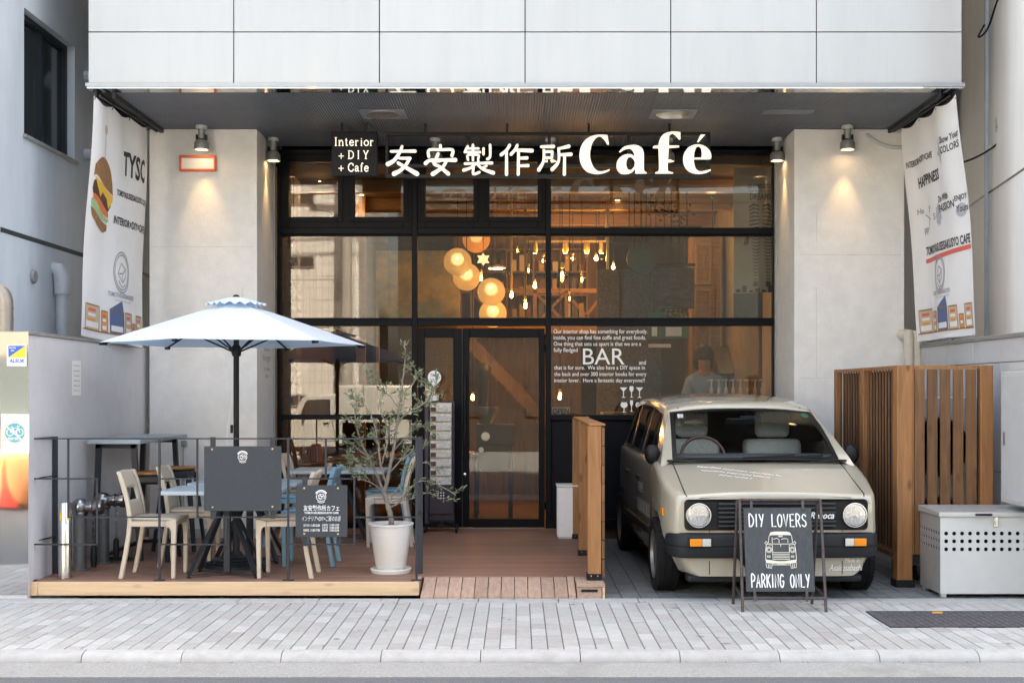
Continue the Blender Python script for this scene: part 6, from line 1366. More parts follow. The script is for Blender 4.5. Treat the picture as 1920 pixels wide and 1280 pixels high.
put(MB(), shape([[(-.90, .80), (-.82, .80), (-.82, .90), (-.90, .90)]], .001, False), lambda p: wsc((p[0], p[1], .004))).build('inspection_sticker', 'white_vinyl', car, recalc=False)
put(MB(), shape([[(.865 + .045 * math.cos(a), .86 + .06 * math.sin(a)) for a in [i * .5 for i in range(13)]]], .001, False), lambda p: wsc((p[0], p[1], .004))).build('round_sticker', M('sticker_green', (.02, .26, .13), .5), car, recalc=False)
for s in (-1, 1):
    m_ = MB().ball((0, 0, 0), 1, 18, 12, (.065, .05, .082)); m_.v = [tuple(C(s * .815, .90, 1.055) + Vector((p[0], p[1] * (1 if p[1] < 0 else .5), p[2]))) for p in m_.v]
    m_.bar(C(s * .70, .93, 1.02), C(s * .79, .91, 1.03), .04, .05).build('wing_mirror', 'car_black', car)
# front
def rrect(x0, x1, z0, z1, r): 
    out = []
    for cx_, cz_, a0 in ((x1 - r, z1 - r, 0), (x0 + r, z1 - r, 90), (x0 + r, z0 + r, 180), (x1 - r, z0 + r, 270)): out += [(cx_ + r * math.cos(R(a0 + k * 15)), cz_ + r * math.sin(R(a0 + k * 15))) for k in range(7)]
    return out
FY = CY + .06
def ff_(off): return lambda p: Vector((CC + p[0], FY - off - p[2] + .10 * max(0, abs(p[0]) - .60) ** 1.5 * 6, p[1]))
put(MB(), shape([rrect(-.685, .685, .535, .757, .03)], .03, False), ff_(.008)).build('grille_panel', 'car_trim', car, smooth=30)
put(MB(), shape([rrect(-.44, .44, .552, .742, .008)], .006, False), ff_(.024)).build('grille_recess', 'car_black', car, smooth=30)
for i in range(6): MB().box(CC - .438, CC + .438, FY - .050, FY - .027, .560 + i * .033, .572 + i * .033).build('grille_slat', M('slat_grey', (.035, .04, .046), .45), car)
put(MB(), shape([rrect(-.69, .69, .531, .761, .034), rrect(-.678, .678, .542, .75, .03)], .034, False), ff_(.012)).build('grille_surround', 'car_black', car, smooth=30)
for s in (-1, 1):
    hx_ = s * .585; c = C(hx_, .06, .644); hl = MB().lathe([(.097, -.0), (.097, .032), (.092, .044), (.084, .044), (.082, .03)], c, 36, '-y', cap=False).build('headlight', 'chrome', car)
    MB().lathe([(.083, .030), (.080, .038), (.06, .043), (.001, .046)], c, 36, '-y', cap=False).build('lens', 'lens_glass', hl)
    for k in range(5): a = (k - 2) * .03; hh = math.sqrt(.078 ** 2 - a * a); MB().box(c.x + a - .002, c.x + a + .002, c.y - .050 + abs(a) * .10, c.y - .040 + abs(a) * .10, c.z - hh * .8, c.z + hh * .8).build('flute', 'lens_glass', hl)
put(MB(), fit(text('Renoca', .004, .02, .35), .245, .425, .618, .668), ff_(.05)).build('badge', 'white_vinyl', car, recalc=False)
path = [(-.748, .30), (-.748, .22), (-.738, .15), (-.712, .085), (-.655, .055), (-.4, .045), (0, .042), (.4, .045), (.655, .055), (.712, .085), (.738, .15), (.748, .22), (.748, .30)]
pr_ = [(0, .335), (.03, .326), (.046, .338), (.052, .37), (.052, .405), (.046, .409), (.046, .415), (.052, .419), (.05, .48), (.04, .503), (.02, .512), (0, .512)]
P2 = [Vector((a, b, 0)) for a, b in path]; P2 = catmull(P2, 4); bm_ = MB(); nn_ = len(pr_)
for i, p in enumerate(P2):
    d = (P2[min(i + 1, len(P2) - 1)] - P2[max(i - 1, 0)]).normalized(); no = Vector((d.y, -d.x, 0))
    bm_.v += [tuple(C(p.x + no.x * o, p.y + no.y * o, z)) for o, z in pr_]
for i in range(len(P2) - 1):
    for k in range(nn_): bm_.f.append((i * nn_ + k, i * nn_ + (k + 1) % nn_, (i + 1) * nn_ + (k + 1) % nn_, (i + 1) * nn_ + k))
bm_.f += [tuple(range(nn_)), tuple((len(P2) - 1) * nn_ + k for k in range(nn_))]
bm_.build('bumper', 'car_trim', car, smooth=35)
for s in (-1, 1):
    sg_ = MB().box(CC + s * .655 - .012 * (s > 0) - (.0 if s > 0 else 0), CC + s * .655 + .001, CY, CY + .02, .3, .3).v and None
    a, b = (.495, .665); md_ = .60
    x0, x1 = sorted((s * a, s * b)); MB().box(CC + x0, CC + x1, CY - .018, CY + .03, .412, .480).build('lamp_housing', 'car_black', car, bevel=.004)
    x0, x1 = sorted((s * md_ - s * .032, s * (b - .006))); MB().box(CC + x0, CC + x1, CY - .024, CY + .02, .418, .474).build('turn_signal', 'amber_lens', car, bevel=.004)
    x0, x1 = sorted((s * (a + .006), s * md_ - s * .034)); MB().box(CC + x0, CC + x1, CY - .024, CY + .02, .418, .474).build('parking_lamp', 'clear_lens', car, bevel=.004)
put(MB(), shape([[(-.30, .332), (.28, .332), (.22, .262), (.17, .246), (-.19, .246), (-.24, .262)]], .02, True), ff_(-.004)).build('air_intake', 'car_black', car)
MB().box(CC - .66, CC + .66, CY + .09, CY + .22, .135, .19).build('lower_skirt', 'car_trim', car, bevel=.02)
MB().box(CC - .70, CC + .70, CY + .95, CY + 3.5, .14, .20).build('underbody', 'car_black', car)
put(put(MB(), fit(text('Made in', .001, .0, .3), .52, .63, .288, .316), ff_(.004)), fit(text('Asakusabashi', .001, .0, .3), .40, .655, .225, .272), ff_(.004)).build('script_lettering', 'white_vinyl', car, recalc=False)
for s in (-1, 1): MB().tube([C(s * .50, .057, z) for z in (.20, .30)], .003, 6).tube([C(s * .50, .057, .515), C(s * .50, .057, .533)], .003, 6).build('panel_seam', 'car_black', car)
# white handwriting across the hood
hw = MB(); rh_ = random.Random(5)
def hoodf(p): y = p[1]; w_ = lerp_tab(WT, y); return C(p[0], y, lerp_tab(ZH, y) + lerp_tab([(0, .029), (.45, .0245), (.8, .008)], abs(p[0]) / w_) + .004 + p[2])
for (x0, x1, y0, y1, n) in ((-.50, .12, .60, .37, 46), (-.48, .02, .52, .34, 38), (-.36, -.12, .41, .325, 16)):
    pts = []
    for i in range(n):
        t_ = i / (n - 1); gap = 1 if i % 7 else 0; pts.append((x0 + (x1 - x0) * t_ + rh_.uniform(-.004, .004), y0 + (y1 - y0) * t_ + (.011 if i % 2 else -.009) * rh_.uniform(.5, 1.3)))
    for a in range(0, n - 1, 7): stroke(hw, pts[a:a + 7], .0055, hoodf, .0008, n=3)
hw.build('handwriting', 'white_vinyl', car, recalc=False, smooth=0)
dl = MB(); fd = lambda p: Vector((CC - .8335 - p[2], CY + p[0], p[1]))
put(dl, fit(text('THE', .001, .02), 1.72, 1.42, .70, .78), fd); 
for k in range(9): put(dl, shape([[(1.0 + k * .1, .53), (1.02 + k * .1, .53), (1.02 + k * .1, .64), (1.0 + k * .1, .64)]], .001, False), fd)
dl.build('door_lettering', M('faded_vinyl', (.42, .42, .42), .6), car, recalc=False, smooth=0)
# wheels
for ay_ in (AXF, AXR):
    for s in (-1, 1):
        wh = thing('wheel', None, None, C(s * .76, ay_, WR) - car.location); wh.parent = car; del_ = [wh.pop(k) for k in ('label', 'category') if k in wh]
        MB().lathe([(.19, -.085), (.255, -.09), (.279, -.078), (.286, -.06), (.287, -.034), (.279, -.032), (.279, -.026), (.287, -.024), (.287, .024), (.279, .026), (.279, .032), (.287, .034), (.286, .06), (.279, .078), (.255, .09), (.19, .085)], (0, 0, 0), 56, 'x', cap=False).build('tyre', 'rubber', wh, world=False, smooth=30)
        MB().lathe([(.001, s * .05), (.05, s * .055), (.06, s * .035), (.13, s * .03), (.16, s * .055), (.185, s * .06), (.195, s * .084), (.19, -s * .08)], (0, 0, 0), 36, 'x', cap=False).build('rim', 'wheel_rim', wh, world=False)
        tm_ = MB()
        for k in range(52):
            a = 2 * math.pi * k / 52
            for t_ in (-1, 1):
                for j in range(3):
                    x0 = t_ * (.006 + j * .026); x1 = t_ * (.028 + j * .026); a0 = a + .02 * j; a1 = a0 + .05
                    f_ = lambda x, an, r: (x, r * math.cos(an), r * math.sin(an)); tm_.add([f_(x0, a0, .2895), f_(x1, a0 + .02, .2895), f_(x1, a1 + .02, .2895), f_(x0, a1, .2895), f_(x0, a0, .285), f_(x1, a0 + .02, .285), f_(x1, a1 + .02, .285), f_(x0, a1, .285)], [(0, 1, 2, 3), (0, 4, 5, 1), (1, 5, 6, 2), (2, 6, 7, 3), (3, 7, 4, 0)])
        if ay_ == AXF: tm_.build('tread', 'rubber', wh, world=False, kind='stuff', smooth=0)

car.rotation_euler = (0, 0, R(1.5)); car.location.x -= .018      # parked very slightly askew
# ================================================================== A-FRAME SIGN
ab = thing('a_frame_sign', 'rusty steel A frame sign reading DIY LOVERS PARKING ONLY in front of the car', 'sign', (1.89, 8.96, 0))
AT, AXL, AXRt = .782, 1.600, 2.182
TL, TR = Vector((AXL, 8.96, AT)), Vector((AXRt, 8.96, AT))
fl_, fr2 = Vector((1.594, 8.79, 0)), Vector((2.186, 8.79, 0)); rl_, rr_ = Vector((1.596, 9.13, 0)), Vector((2.18, 9.13, 0))
def leg(a, b, top): MB().tube([a, b], .0115, 10).build('leg', 'rust_steel', ab)
eF = Vector((0, -.012, 0))
for foot, top in ((fl_, TL + eF), (fr2, TR + eF), (rl_ + Vector((-.012, 0, 0)), TL - eF + Vector((-.012, 0, -.008))), (rr_ + Vector((-.014, 0, 0)), TR - eF + Vector((-.014, 0, -.008)))): leg(foot, top, 1)
MB().tube([TL + eF, TR + eF], .0115, 10).build('top_bar', 'rust_steel', ab)
MB().tube([TL - eF + Vector((-.012, 0, -.012)), TR - eF + Vector((-.014, 0, -.012))], .010, 10).build('top_bar', 'rust_steel', ab)
lp = lambda a, b, z: a.lerp(b, z / b.z)
MB().tube([lp(fl_, TL + eF, .095), lp(fr2, TR + eF, .095)], .010, 10).build('lower_bar', 'rust_steel', ab)
for a, b, c, d in ((fl_, TL + eF, rl_, TL), (fr2, TR + eF, rr_, TR)): MB().tube([lp(a, b, .10), lp(c, d, .13)], .008, 8).build('side_tie', 'rust_steel', ab)
sl_ = (8.79 - 8.948) / AT                                       # lean of the front plane
def bf(off): return lambda p: Vector((p[0], 8.948 + sl_ * (AT - p[1]) - off - p[2], p[1]))
dB_ = 8.86; qx = lambda p: PX(p, dB_); qz = lambda q_: PZ(q_, dB_)
M('board_slate', (.045, .052, .06), .6, var=.25, vs_=9, stretch=(6, 6, 1), bump=.2, bs=80, dirt=(.115, .05, .03), ds=5, dcut=.66)
put(MB(), shape([[(qx(1397), qz(1106)), (qx(1524.5), qz(1106)), (qx(1524.5), qz(953.5)), (qx(1397), qz(953.5))]], .02, False), bf(.004)).build('board', 'board_slate', ab, bevel=.002)
for px_ in (1412, 1509):
    put(MB(), shape([[(qx(px_ - 2.5), qz(959)), (qx(px_ + 2.5), qz(959)), (qx(px_ + 2.5), qz(940)), (qx(px_ - 2.5), qz(940))]], .006, False), bf(.016)).build('hinge_strap', 'rust_steel', ab)
    put(MB(), shape([[(qx(px_ - 2.5), qz(1124)), (qx(px_ + 2.5), qz(1124)), (qx(px_ + 2.5), qz(1101)), (qx(px_ - 2.5), qz(1101))]], .006, False), bf(.016)).build('hinge_strap', 'rust_steel', ab)
HL = {'D': [[(0, 0), (0, 1), (.6, .9), (1, .6), (.95, .3), (.55, .04), (0, 0)]], 'I': [[(.5, 0), (.5, 1)]], 'Y': [[(0, 1), (.5, .5)], [(1, 1), (.4, 0)]], 'L': [[(.1, 1), (.1, 0), (1, .02)]], 'O': [[(.5, 1), (.08, .8), (0, .4), (.3, .02), (.75, .05), (1, .45), (.9, .85), (.5, 1)]], 'V': [[(0, 1), (.5, 0), (1, 1)]], 'E': [[(.95, 1), (.1, 1), (.1, 0), (1, 0)], [(.1, .52), (.8, .52)]],
      'R': [[(.08, 0), (.08, 1), (.7, .95), (.95, .75), (.6, .5), (.08, .45)], [(.45, .47), (1, 0)]], 'S': [[(.95, .85), (.5, 1), (.1, .82), (.25, .58), (.8, .42), (.95, .18), (.55, 0), (.02, .12)]], 'P': [[(.08, 0), (.08, 1), (.75, .95), (.98, .75), (.7, .5), (.08, .45)]], 'A': [[(0, 0), (.5, 1), (1, 0)], [(.18, .35), (.82, .35)]], 'K': [[(.08, 0), (.08, 1)], [(.95, 1), (.1, .45)], [(.3, .58), (1, 0)]], 'N': [[(.05, 0), (.05, 1), (.95, 0), (.95, 1)]], 'G': [[(.95, .85), (.5, 1), (.1, .75), (0, .4), (.25, .05), (.7, .02), (.98, .3), (.98, .48), (.6, .46)]]}
def hand(mb, s, x0, x1, z0, z1, fn, lw):
    adv = {'I': .35, ' ': .8}; tot = sum(adv.get(c, .75) + .35 for c in s) - .35; k = (x1 - x0) / tot; x = x0
    for c in s:
        wq = adv.get(c, .75)
        if c != ' ':
            for st__ in HL[c]: stroke(mb, [(x + a * wq * k, z0 + b * (z1 - z0)) for a, b in st__], lw, fn, .001, smooth=c in 'DOSGPR' and len(st__) > 3)
        x += (wq + .35) * k
al = MB(); fa_ = bf(.0145); u_ = dB_ / F
hand(al, 'DIY LOVERS', qx(1407), qx(1514), qz(987.5), qz(965), fa_, 2.3 * u_); hand(al, 'PARKING ONLY', qx(1407), qx(1515), qz(1098), qz(1075), fa_, 2.3 * u_)
al.build('lettering', 'white_vinyl', ab, recalc=False, smooth=0)
cd2 = MB(); sc3 = 1 / 4.923
def dr_(pts, w_=1.1, sm=False): stroke(cd2, [(qx(1340 + a * sc3), qz(900 + b * sc3)) for a, b in pts], w_ * u_, fa_, .0008, smooth=sm)
put(cd2, shape([[(qx(1340 + a * sc3), qz(900 + b * sc3)) for a, b in ((522, 482), (560, 476), (670, 476), (703, 484), (718, 515), (700, 508), (530, 508), (508, 516))]], .0008, False), fa_)
put(cd2, shape([[(qx(1340 + a * sc3), qz(900 + b * sc3)) for a, b in ((470, 728), (530, 735), (575, 742), (645, 742), (690, 735), (750, 728), (750, 758), (690, 764), (530, 764), (470, 758))]], .0008, False), fa_)
for q_ in (((508, 516), (498, 580), (520, 588), (700, 588), (724, 580), (716, 516)), ((492, 585), (478, 600), (472, 640), (468, 735)), ((726, 585), (742, 600), (748, 640), (752, 735)), ((468, 575), (480, 565), (490, 575), (482, 592), (468, 585), (468, 575)), ((732, 575), (742, 563), (752, 572), (746, 590), (734, 588)), ((535, 665), (690, 665), (690, 725), (535, 725), (535, 665)), ((542, 680), (684, 680)), ((542, 695), (684, 695)), ((542, 710), (684, 710)), ((535, 530), (535, 580)), ((548, 545), (580, 535), (598, 548), (598, 578)), ((620, 545), (655, 538), (680, 545), (680, 575)), ((595, 515), (632, 515), (632, 522), (595, 522)), ((612, 590), (612, 610)), ((470, 765), (475, 800), (520, 806), (525, 766)), ((695, 766), (700, 805), (745, 800), (750, 762)), ((485, 695), (512, 695), (512, 706), (485, 706), (485, 695)), ((705, 695), (732, 695), (732, 706), (705, 706), (705, 695)), ((492, 590), (535, 600), (535, 660)), ((726, 590), (690, 600), (690, 660)), ((572, 742), (572, 772), (648, 772), (648, 742)), ((530, 775), (690, 775)), ((490, 770), (492, 800)), ((505, 770), (506, 802)), ((715, 770), (714, 802)), ((730, 768), (729, 798))): dr_(q_)
for c_ in ((502, 640), (718, 640)):
    for r_ in (26, 15): dr_([(c_[0] + r_ * math.cos(a), c_[1] + r_ * math.sin(a)) for a in [i * math.pi / 9 for i in range(19)]])
put(cd2, fit(text('渋谷', .0008), qx(1340 + 585 * sc3), qx(1340 + 635 * sc3), qz(900 + 768 * sc3), qz(900 + 750 * sc3)), bf(.0155))
cd2.build('car_drawing', M('cream_vinyl', (.72, .68, .58), .55), ab, recalc=False, smooth=0)

# ================================================================== SLAT SCREEN, AC UNIT, STORAGE BOX
ss = thing('slat_screen', 'brown cedar slat screen enclosing the outdoor unit beside the car', 'screen', (3.4, 10.9, 0))
ZS = 1.775
for x0, x1, d0, d1, nm in ((3.03, 3.155, 9.90, 10.02, 'post'), (3.70, 3.80, 9.90, 9.99, 'post'), (3.03, 3.105, 10.88, 10.99, 'post'), (3.03, 3.09, 11.80, 11.88, 'post')):
    MB().box(x0, x1, d0, d1, .05, ZS).build(nm, 'cedar', ss, bevel=.005)
    MB().box(x0 - .012, x1 + .012, d0 - .012, d1 + .012, .001, .06).build('post_shoe', 'black_plastic', ss)
for d0, d1, n in ((10.022, 10.878, 10), (10.992, 11.798, 9)):
    MB().box(3.036, 3.10, d0, d1, ZS - .03, ZS - .001).build('top_rail', 'cedar', ss); MB().box(3.045, 3.09, d0, d1, .22, .26).build('bottom_rail', 'cedar_dark', ss)
    p0 = None
    for i in range(n):
        y = d0 + (i + .5) * (d1 - d0) / n
        if p0 is None: p0 = MB().box(3.060, 3.073, y - .010, y + .010, .262, ZS - .032).build('slat', 'cedar_dark', ss, bevel=.002, seg=1); y00 = y
        else: inst(p0, ss, (0, y - y00, 0))
MB().box(3.156, 3.70, 9.93, 9.975, ZS - .03, ZS - .001).build('top_rail', 'cedar', ss); MB().box(3.156, 3.70, 9.94, 9.97, .30, .345).build('bottom_rail', 'cedar_dark', ss)
for i in range(6):
    x = 3.158 if i == 0 else 3.176 + (i - 1) * .1035; w_ = .014 if i == 0 else .080
    MB().box(x, x + w_, 9.915, 9.939, .26, ZS - .032).build('board', 'cedar_dark' if i else 'cedar', ss, bevel=.003)
MB().box(3.094, 3.099, 10.03, 11.79, .27, ZS - .04).build('gap_shade_sheet', 'black_plastic', ss)  # dark sheet added to stand in for the shade between the slats
ac = thing('air_conditioner_unit', 'white outdoor air conditioner unit half hidden behind the slat screen', 'air conditioner', (3.5, 10.5, 0))
MB().box(3.22, 3.92, 10.3, 10.75, .12, 1.52).build('case', 'light_grey', ac, bevel=.01)
for z in (.45, 1.10): MB().lathe([(.28, 0), (.28, .012), (.25, .012), (.25, 0)], (3.50, 10.299, z), 36, '-y').build('fan_grille', 'light_grey', ac)
for x in (3.25, 3.84): MB().box(x, x + .06, 10.28, 10.77, .001, .119).build('foot', 'dark_metal', ac)
mb = MB()
for i in range(28): mb.box(3.212, 3.2195, 10.34, 10.70, .3 + i * .035, .31 + i * .035)
mb.build('side_fins', 'cap_metal', ac, kind='stuff')
sbx = thing('storage_box', 'pale metal storage box with rows of round holes and a hinged lid', 'storage box', (3.57, 9.63, 0))
BX0, BX1, BY0, BY1, BZ1 = 3.205, 3.935, 9.40, 9.87, .615
circ = lambda cx_, cy_, r, n=14: [(cx_ + r * math.cos(2 * math.pi * k / n), cy_ + r * math.sin(2 * math.pi * k / n)) for k in range(n)]
loops = [[(BX0, .03), (BX1, .03), (BX1, BZ1), (BX0, BZ1)]] + [circ(PX(1774 + i * 14.9, BY0), PZ(y, BY0), .0155) for y in (999.5, 1014, 1029) for i in range(12) if PX(1774 + i * 14.9, BY0) < BX1 - .03]
put(MB(), shape(loops, .004, False), front(BY0)).build('front_panel', 'box_paint', sbx, smooth=0)
loops = [[(BY0 + .004, .03), (BY1, .03), (BY1, BZ1), (BY0 + .004, BZ1)]] + [circ(BY0 + .035 + i * .057, PZ(y, BY0), .0155) for y in (999.5, 1014, 1029) for i in range(8)]
put(MB(), shape(loops, .004, False), lambda p: Vector((BX0 + .002 - p[2], p[0], p[1]))).build('side_panel', 'galvanised', sbx, smooth=0)
MB().box(BX0 + .012, BX1 - .004, BY0 + .03, BY1 - .005, .04, .60).build('hole_shade_fill', 'black_plastic', sbx)  # black filler standing in for the shaded inside seen through the holes
MB().box(BX1 - .003, BX1 + .0, BY0 + .004, BY1, .03, BZ1).box(BX0 + .006, BX1 - .004, BY1 - .004, BY1, .03, BZ1).build('rear_panels', 'galvanised', sbx)
MB().hexa([(BX0 - .015, BY0 - .02, BZ1 + .001), (BX1 + .005, BY0 - .02, BZ1 + .001), (BX1 + .005, BY1 + .01, BZ1 + .001), (BX0 - .015, BY1 + .01, BZ1 + .001), (BX0 - .015, BY0 - .02, BZ1 + .035), (BX1 + .005, BY0 - .02, BZ1 + .035), (BX1 + .005, BY1 + .01, BZ1 + .05), (BX0 - .015, BY1 + .01, BZ1 + .05)]).build('lid', 'galvanised', sbx, bevel=.004)
MB().tube(catmull([(PX(1832, 9.37), 9.382, .632), (PX(1832, 9.37), 9.36, .634), (PX(1857, 9.37), 9.36, .634), (PX(1857, 9.37), 9.382, .632)], 4), .008, 8).build('handle', 'black_plastic', sbx)
MB().box(PX(1863, 9.39), PX(1871, 9.39), 9.385, 9.397, .54, .61).box(PX(1865, 9.39), PX(1869, 9.39), 9.372, 9.384, .56, .615).build('latch', 'stainless', sbx)
for x in (BX0 + .03, BX1 - .05): MB().box(x - .02, x + .02, BY0 + .01, BY0 + .05, .001, .029).box(x - .02, x + .02, BY1 - .05, BY1 - .01, .001, .029).build('foot', 'galvanised', sbx)

# ================================================================== BANNERS
def banner_map(TF, TB, BF, BB, sgn, ph):
    TF, TB, BF, BB = map(Vector, (TF, TB, BF, BB))
    def f(u, v, off=0.):
        p = TF.lerp(TB, u).lerp(BF.lerp(BB, u), v)
        w_ = .020 * math.sin(u * 8.5 + v * 2.2 + ph) * (.4 + .6 * v) + .010 * math.sin(u * 17 - v * 3 + ph * 2) * (1 - v) + .012 * math.sin(v * 7 + ph)
        sag = .035 * abs(math.sin(u * 3 * math.pi)) * (1 - v) ** 6
        return p + Vector((sgn * (w_ + off), 0, -sag))
    return f
def subdiv_put(mb, vf, fm, off):
    """Lay a flat print onto the waving cloth; long edges are cut so that it follows the folds."""
    bm = bmesh.new(); V, Fc = vf; vs = [bm.verts.new((p[0], p[1], 0)) for p in V if True]
    for f in Fc:
        try: bm.faces.new([vs[i] for i in f])
        except ValueError: pass
    for _ in range(6):
        es = [e for e in bm.edges if e.calc_length() > .035]
        if not es: break
        bmesh.ops.subdivide_edges(bm, edges=es, cuts=1); 
    bmesh.ops.triangulate(bm, faces=bm.faces); bm.verts.index_update()
    mb.add([fm(v.co.x, v.co.y, off) for v in bm.verts], [tuple(v.index for v in f.verts) for f in bm.faces]); bm.free()
def flat_text(s, bold=0.):
    cd = bpy.data.curves.new('tmp', 'FONT'); cd.body = s; cd.size = 1; cd.resolution_u = 2; cd.offset = bold; return _curve_mesh(cd)
def flat_shape(loops, res=True): return shape(loops, 0., res)
class Banner:
    def __init__(s, name, label, TF, TB, BF, BB, sgn, ph, hooks):
        s.t = thing(name, label, 'banner', BF); s.f = banner_map(TF, TB, BF, BB, sgn, ph); s.L = {}
        MB().grid(lambda u, v: s.f(u, v), 60, 80).build('cloth', 'banner_cloth', s.t, smooth=80, recalc=False)
        for u in hooks:
            p = s.f(u, 0); MB().tube(catmull([p - Vector((0, 0, .03)), p + Vector((.006, 0, .0)), Vector((p.x, p.y, CZ - .05))], 3), .004, 6).build('hook', 'dark_metal', s.t)
    def text(s, m, st, u0, u1, v0, v1, bold=0., off=.0032):
        V, Fc = fit(flat_text(st, bold), u0, u1, -v1, -v0); mb = MB()
        subdiv_put(mb, ([(p[0], -p[1], 0) for p in V], Fc), s.f, off); mb.build('lettering', m, s.t, recalc=False, smooth=0)
    def poly(s, m, pts, off=.0022, res=False): mb = MB(); subdiv_put(mb, flat_shape([pts], res), s.f, off); mb.build('printed_shape', m, s.t, recalc=False, smooth=0)
    def pen(s, m, pts, w_, off=.0035, smooth=False):
        q = [Vector(pts[0])]
        for a in pts[1:]:
            a = Vector(a); n = max(1, int((a - q[-1]).length / .03)); b_ = q[-1]; q += [b_.lerp(a, (i + 1) / n) for i in range(n)]
        mb = MB(); stroke(mb, [(p.x, p.y) for p in q], w_, lambda p: s.f(p[0], p[1], off), 0., smooth=False); mb.build('printed_line', m, s.t, recalc=False, smooth=0)
bL = Banner('hamburger_banner', 'white hanging cloth banner with a hamburger picture and bold black capitals', (-3.635, 10.56, 4.09), (-3.565, 11.88, 4.10), (-3.755, 10.56, 2.045), (-3.60, 11.88, 1.985), 1, .3, (.01, .33, .66, .99))
bR = Banner('slogan_banner', 'white hanging cloth banner with grey slogans and a red underline', (3.70, 11.88, 4.09), (3.745, 10.56, 4.10), (3.84, 11.88, 2.045), (3.90, 10.56, 2.05), -1, 1.1, (.01, .34, .67, .99))
def skyline(b):
    for k, (u0, u1, h, m) in enumerate(((.06, .30, .105, 'tan_ink'), (.33, .41, .09, 'orange_ink'), (.44, .62, .15, 'navy_ink'), (.64, .76, .10, 'tan_ink'), (.78, .84, .06, 'orange_ink'), (.86, .97, .10, 'tan_ink'))):
        v1 = .965; top = v1 - h
        pts = [(u0, v1), (u1, v1), (u1, top), (u0, top)] if m != 'navy_ink' else [(u0, v1), (u1, v1), (u1, top + .05), (u1 - .02, top), (u0, top + .045)]
        b.poly(m, pts); b.poly('banner_cloth', [(u0 + .015, v1 - .01), (u1 - .015, v1 - .01), (u1 - .015, v1 - .035), (u0 + .015, v1 - .035)], .0034)
        b.pen('brown_ink', [(u0, v1), (u1, v1), (u1, top + (.05 if m == 'navy_ink' else 0)), (u0, top + (.045 if m == 'navy_ink' else 0)), (u0, v1)], .006, .004)
        if m != 'navy_ink':
            for j in range(3): b.poly(('red_ink', 'banner_cloth', 'orange_ink')[j], [(u0 + (u1 - u0) * .2, top + .015 + j * h * .2), (u0 + (u1 - u0) * .75, top + .015 + j * h * .2), (u0 + (u1 - u0) * .75, top + .015 + j * h * .2 + .012), (u0 + (u1 - u0) * .2, top + .015 + j * h * .2 + .012)], .0038)
    b.pen('brown_ink', [(.03, .967), (.98, .967)], .005, .004)
def emblem(b, u, v, r, m):
    k = 1.32 / 2.05
    for rr in (1.0, .86): b.pen(m, [(u + r * rr * math.cos(a), v + r * rr * math.sin(a) * k * 1.25) for a in [i * math.pi / 16 for i in range(33)]], .006)
    for h in ([(-.5, .1), (-.1, -.45), (.5, -.2), (.5, .2), (.1, .5), (-.5, .1), (.1, .05), (.5, -.2)], [(.1, .05), (.1, .5)], [(-.4, .45), (0, .75), (.4, .6)]): b.pen(m, [(u + a * r, v + c * r * k * 1.25) for a, c in h], .006)
b = bL
b.text('ink', 'TYSC', .56, .92, .155, .265, .03); b.text('ink', 'TOMOYASUSEISAKUSYO CAFE', .47, .985, .335, .362, .03); b.text('ink', 'INTERIOR×DIY×CAFE', .46, .985, .452, .487, .03)
emblem(b, .60, .69, .11, 'ink_grey'); b.text('ink_grey', 'TOMOYASUSEISAKUSYO', .42, .80, .782, .803, .02); b.text('ink_lilac', 'INTERIOR SHOP & CAFE', .50, .74, .812, .82); skyline(b)
b.pen('tan_ink', [(.235, .12), (.225, .235)], .008); b.poly('tan_ink', [(.235 + .03 * math.cos(a), .105 + .022 * math.sin(a)) for a in [i * .5 for i in range(13)]])
b.poly('brown_ink', [(.05, .325), (.06, .275), (.14, .238), (.24, .23), (.34, .262), (.39, .315), (.42, .372), (.25, .345), (.10, .318)], .0024, True)
b.poly('dark_brown_ink', [(.06, .345), (.12, .34), (.38, .40), (.40, .425), (.36, .455), (.10, .412), (.05, .38)], .0026, True)
b.poly('cheese_ink', [(.07, .325), (.25, .348), (.42, .378), (.42, .40), (.37, .435), (.33, .395), (.24, .375), (.19, .402), (.12, .362)], .0032)
b.poly('tomato_ink', [(.07, .395), (.20, .412), (.36, .448), (.38, .475), (.22, .455), (.07, .425)], .0030, True)
b.poly('lettuce_ink', [(.05, .418), (.12, .425), (.2, .448), (.3, .47), (.39, .48), (.37, .497), (.28, .49), (.2, .478), (.12, .468), (.05, .445)], .0034, True)
b.poly('brown_ink', [(.05, .452), (.14, .472), (.26, .494), (.37, .505), (.37, .53), (.30, .542), (.18, .522), (.08, .492)], .0028, True)
b = bR
b.text('ink', 'INTERIOR×DIY×CAFE', .05, .50, .165, .195, .02); b.text('ink', 'HAPPINESS', .20, .60, .255, .305, .03); b.text('ink', 'Show Your', .70, .975, .135, .165, .02); b.text('ink', 'COLORS', .70, .965, .178, .21, .02)
b.poly('ink_lilac', [(.66, .135), (.69, .18), (.74, .20), (.70, .215), (.69, .26), (.66, .215), (.61, .2), (.65, .18)], .002)
b.text('ink', 'Do With', .54, .74, .375, .405, .02); b.text('ink', 'PASSION', .54, .82, .415, .45, .02); b.poly('ink_lilac', [(.53 + (.06 if i % 2 else .045) * math.cos(i * .3491), .455 + (.055 if i % 2 else .042) * math.sin(i * .3491)) for i in range(18)], .002)
b.text('ink', 'ENJOY', .83, .99, .405, .435, .02); b.text('ink', 'Yours', .84, .99, .448, .478, .02); b.poly('ink_lilac', [(.90 + .07 * math.cos(a), .47 + .03 * math.sin(a)) for a in [i * .5 for i in range(13)]], .002)
b.text('ink_grey', 'Ha', .14, .24, .395, .42, .02); b.text('ink_grey', 'pp', .22, .30, .49, .52, .02); b.text('ink_grey', 'y', .34, .38, .40, .43, .02); b.text('ink_grey', 'S', .42, .47, .44, .47, .02)
